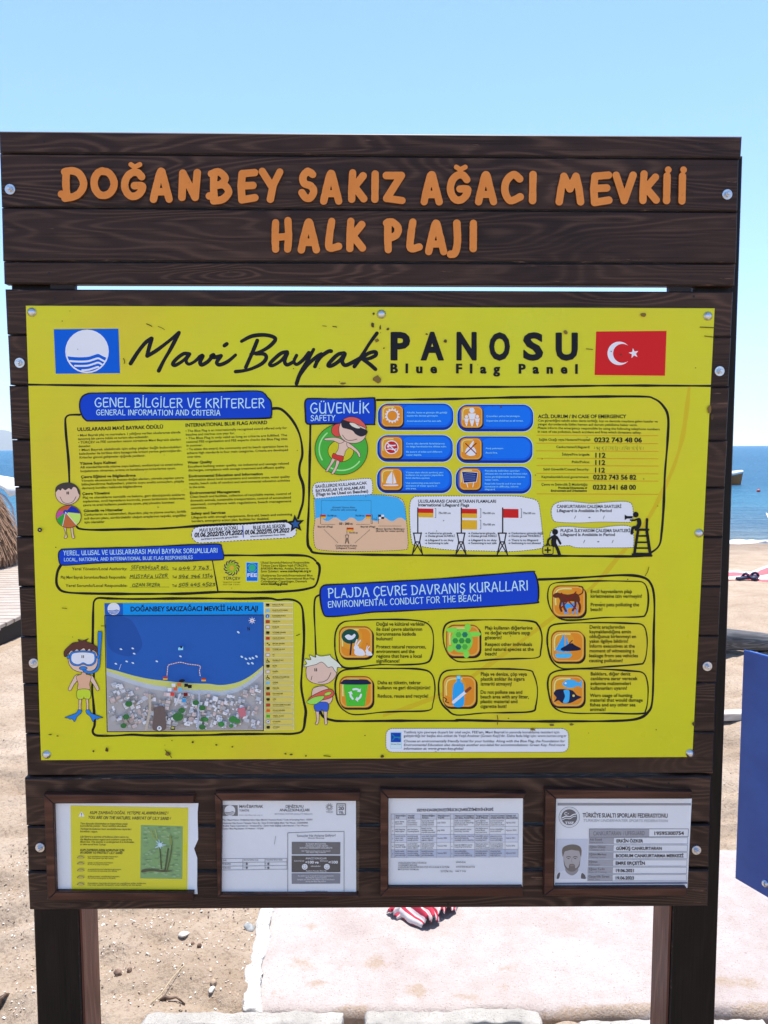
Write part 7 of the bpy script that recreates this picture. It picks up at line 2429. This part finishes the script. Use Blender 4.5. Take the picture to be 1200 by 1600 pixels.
for row in range(13):
    zt_ = .22 + row * .125
    for k_ in range(230):
        a_ = 2 * PI * (k_ + random.random()) / 230
        L_ = random.uniform(.16, .30)
        za, zb = zt_ + random.uniform(-.02, .02), zt_ - L_
        ra, rb = prad(max(0, za)) * .97, prad(max(0, zb)) + random.uniform(.01, .05)
        w_ = random.uniform(.004, .010)
        ca, sa = math.cos(a_), math.sin(a_)
        a2 = a_ + random.uniform(-.05, .05)
        b_ = len(V_)
        zb = max(zb, .005)
        V_ += [(ra * ca + sa * w_, ra * sa - ca * w_, za), (ra * ca - sa * w_, ra * sa + ca * w_, za), (rb * math.cos(a2) - sa * w_, rb * math.sin(a2) + ca * w_, zb), (rb * math.cos(a2) + sa * w_, rb * math.sin(a2) - ca * w_, zb)]
        F_.append((b_, b_ + 1, b_ + 2, b_ + 3))
o_ = meshobj("straw_canopy", V_, F_, [STRAW])
o_.location = (RY(25, 870, 9.4).x - .86, 9.4, .113)
tag(o_, "brown thatched straw canopy standing on the wooden deck", "straw canopy")

LWH = newmat("white_canvas", (.72, .72, .70), .7, .2)
c0_ = RY(0, 756, 13.2)
lg = empty("beach_shelter", at(Vector((c0_.x, 13.6, gbase(13.6)))), "low white canvas shelter with bent grey tubes beyond the straw canopy", "shelter")
zb_ = gbase(13.6)
bm = bmesh.new()
prof_ = [(-1.4, 758), (-.35, 740), (-.05, 745), (.14, 754), (.25, 766)]
top_ = []
for yy in (-.5, -.17, .17, .5):
    row = []
    for x_, py_ in prof_:
        zz = RY(600, py_, 13.2).z - zb_ - .04 * (yy * 2) ** 2
        row.append(bm.verts.new((x_, yy, zz)))
    top_.append(row)
for r0_, r1_ in zip(top_, top_[1:]):
    for i_ in range(len(prof_) - 1):
        bm.faces.new((r0_[i_], r0_[i_ + 1], r1_[i_ + 1], r1_[i_]))
o_ = bmobj("canvas", bm, [LWH], lg, True)
o_.modifiers.new("thickness", 'SOLIDIFY').thickness = .05
for yy in (-.48, .48):
    for dx in (0, -1.2):
        bm = bmesh.new()
        ztop = RY(600, 764, 13.2).z - zb_
        tube(bm, [(-.05 + dx, yy, ztop + .02), (.12 + dx, yy, ztop - .10), (.24 + dx, yy, ztop - .28), (.30 + dx, yy, ztop * .4), (.32 + dx, yy, 0)], .022, 8)
        bmobj("tube_leg", bm, [CHM], lg, True)

# ---- far hills across the water on the left
HILL = newmat("hill_scrub", (.13, .14, .11), .95, .1)
V_, F_ = [], []
for i in range(61):
    x = -13500 + 7600 * i / 60
    for j, (dy, hh) in enumerate(((0, 0), (500, .75), (1100, 1.0), (2600, 0))):
        h = 900 * (1 - fade(x, -10800, -6100)) * (1 + .28 * noise.noise(Vector((x * .0011, dy * .001, 4))) + .1 * noise.noise(Vector((x * .004, dy * .003, 8))))
        V_.append((x, 17000 - 1700 + dy, SEA - 1 + h * hh))
for i in range(60):
    for j in range(3):
        F_.append((i * 4 + j, i * 4 + 4 + j, i * 4 + 5 + j, i * 4 + 1 + j))
tag(meshobj("hills", V_, F_, [HILL], smooth=True), kind="structure")

# ---- sea air: even haze round the whole scene
bm = bmesh.new()
boxm(bm, -17000, 17000, -4000, 19500, -8, 1500)
hz = bmobj("haze", bm, [])
hm = D.materials.new("sea_haze")
hm.use_nodes = True
ht = hm.node_tree
ht.nodes.remove(ht.nodes["Principled BSDF"])
pv = ht.nodes.new("ShaderNodeVolumePrincipled")
pv.inputs["Color"].default_value = (.80, .89, 1, 1)
pv.inputs["Density"].default_value = 5.5e-5
ht.links.new(pv.outputs[0], ht.nodes["Material Output"].inputs["Volume"])
hz.data.materials.append(hm)
tag(hz, kind="stuff")
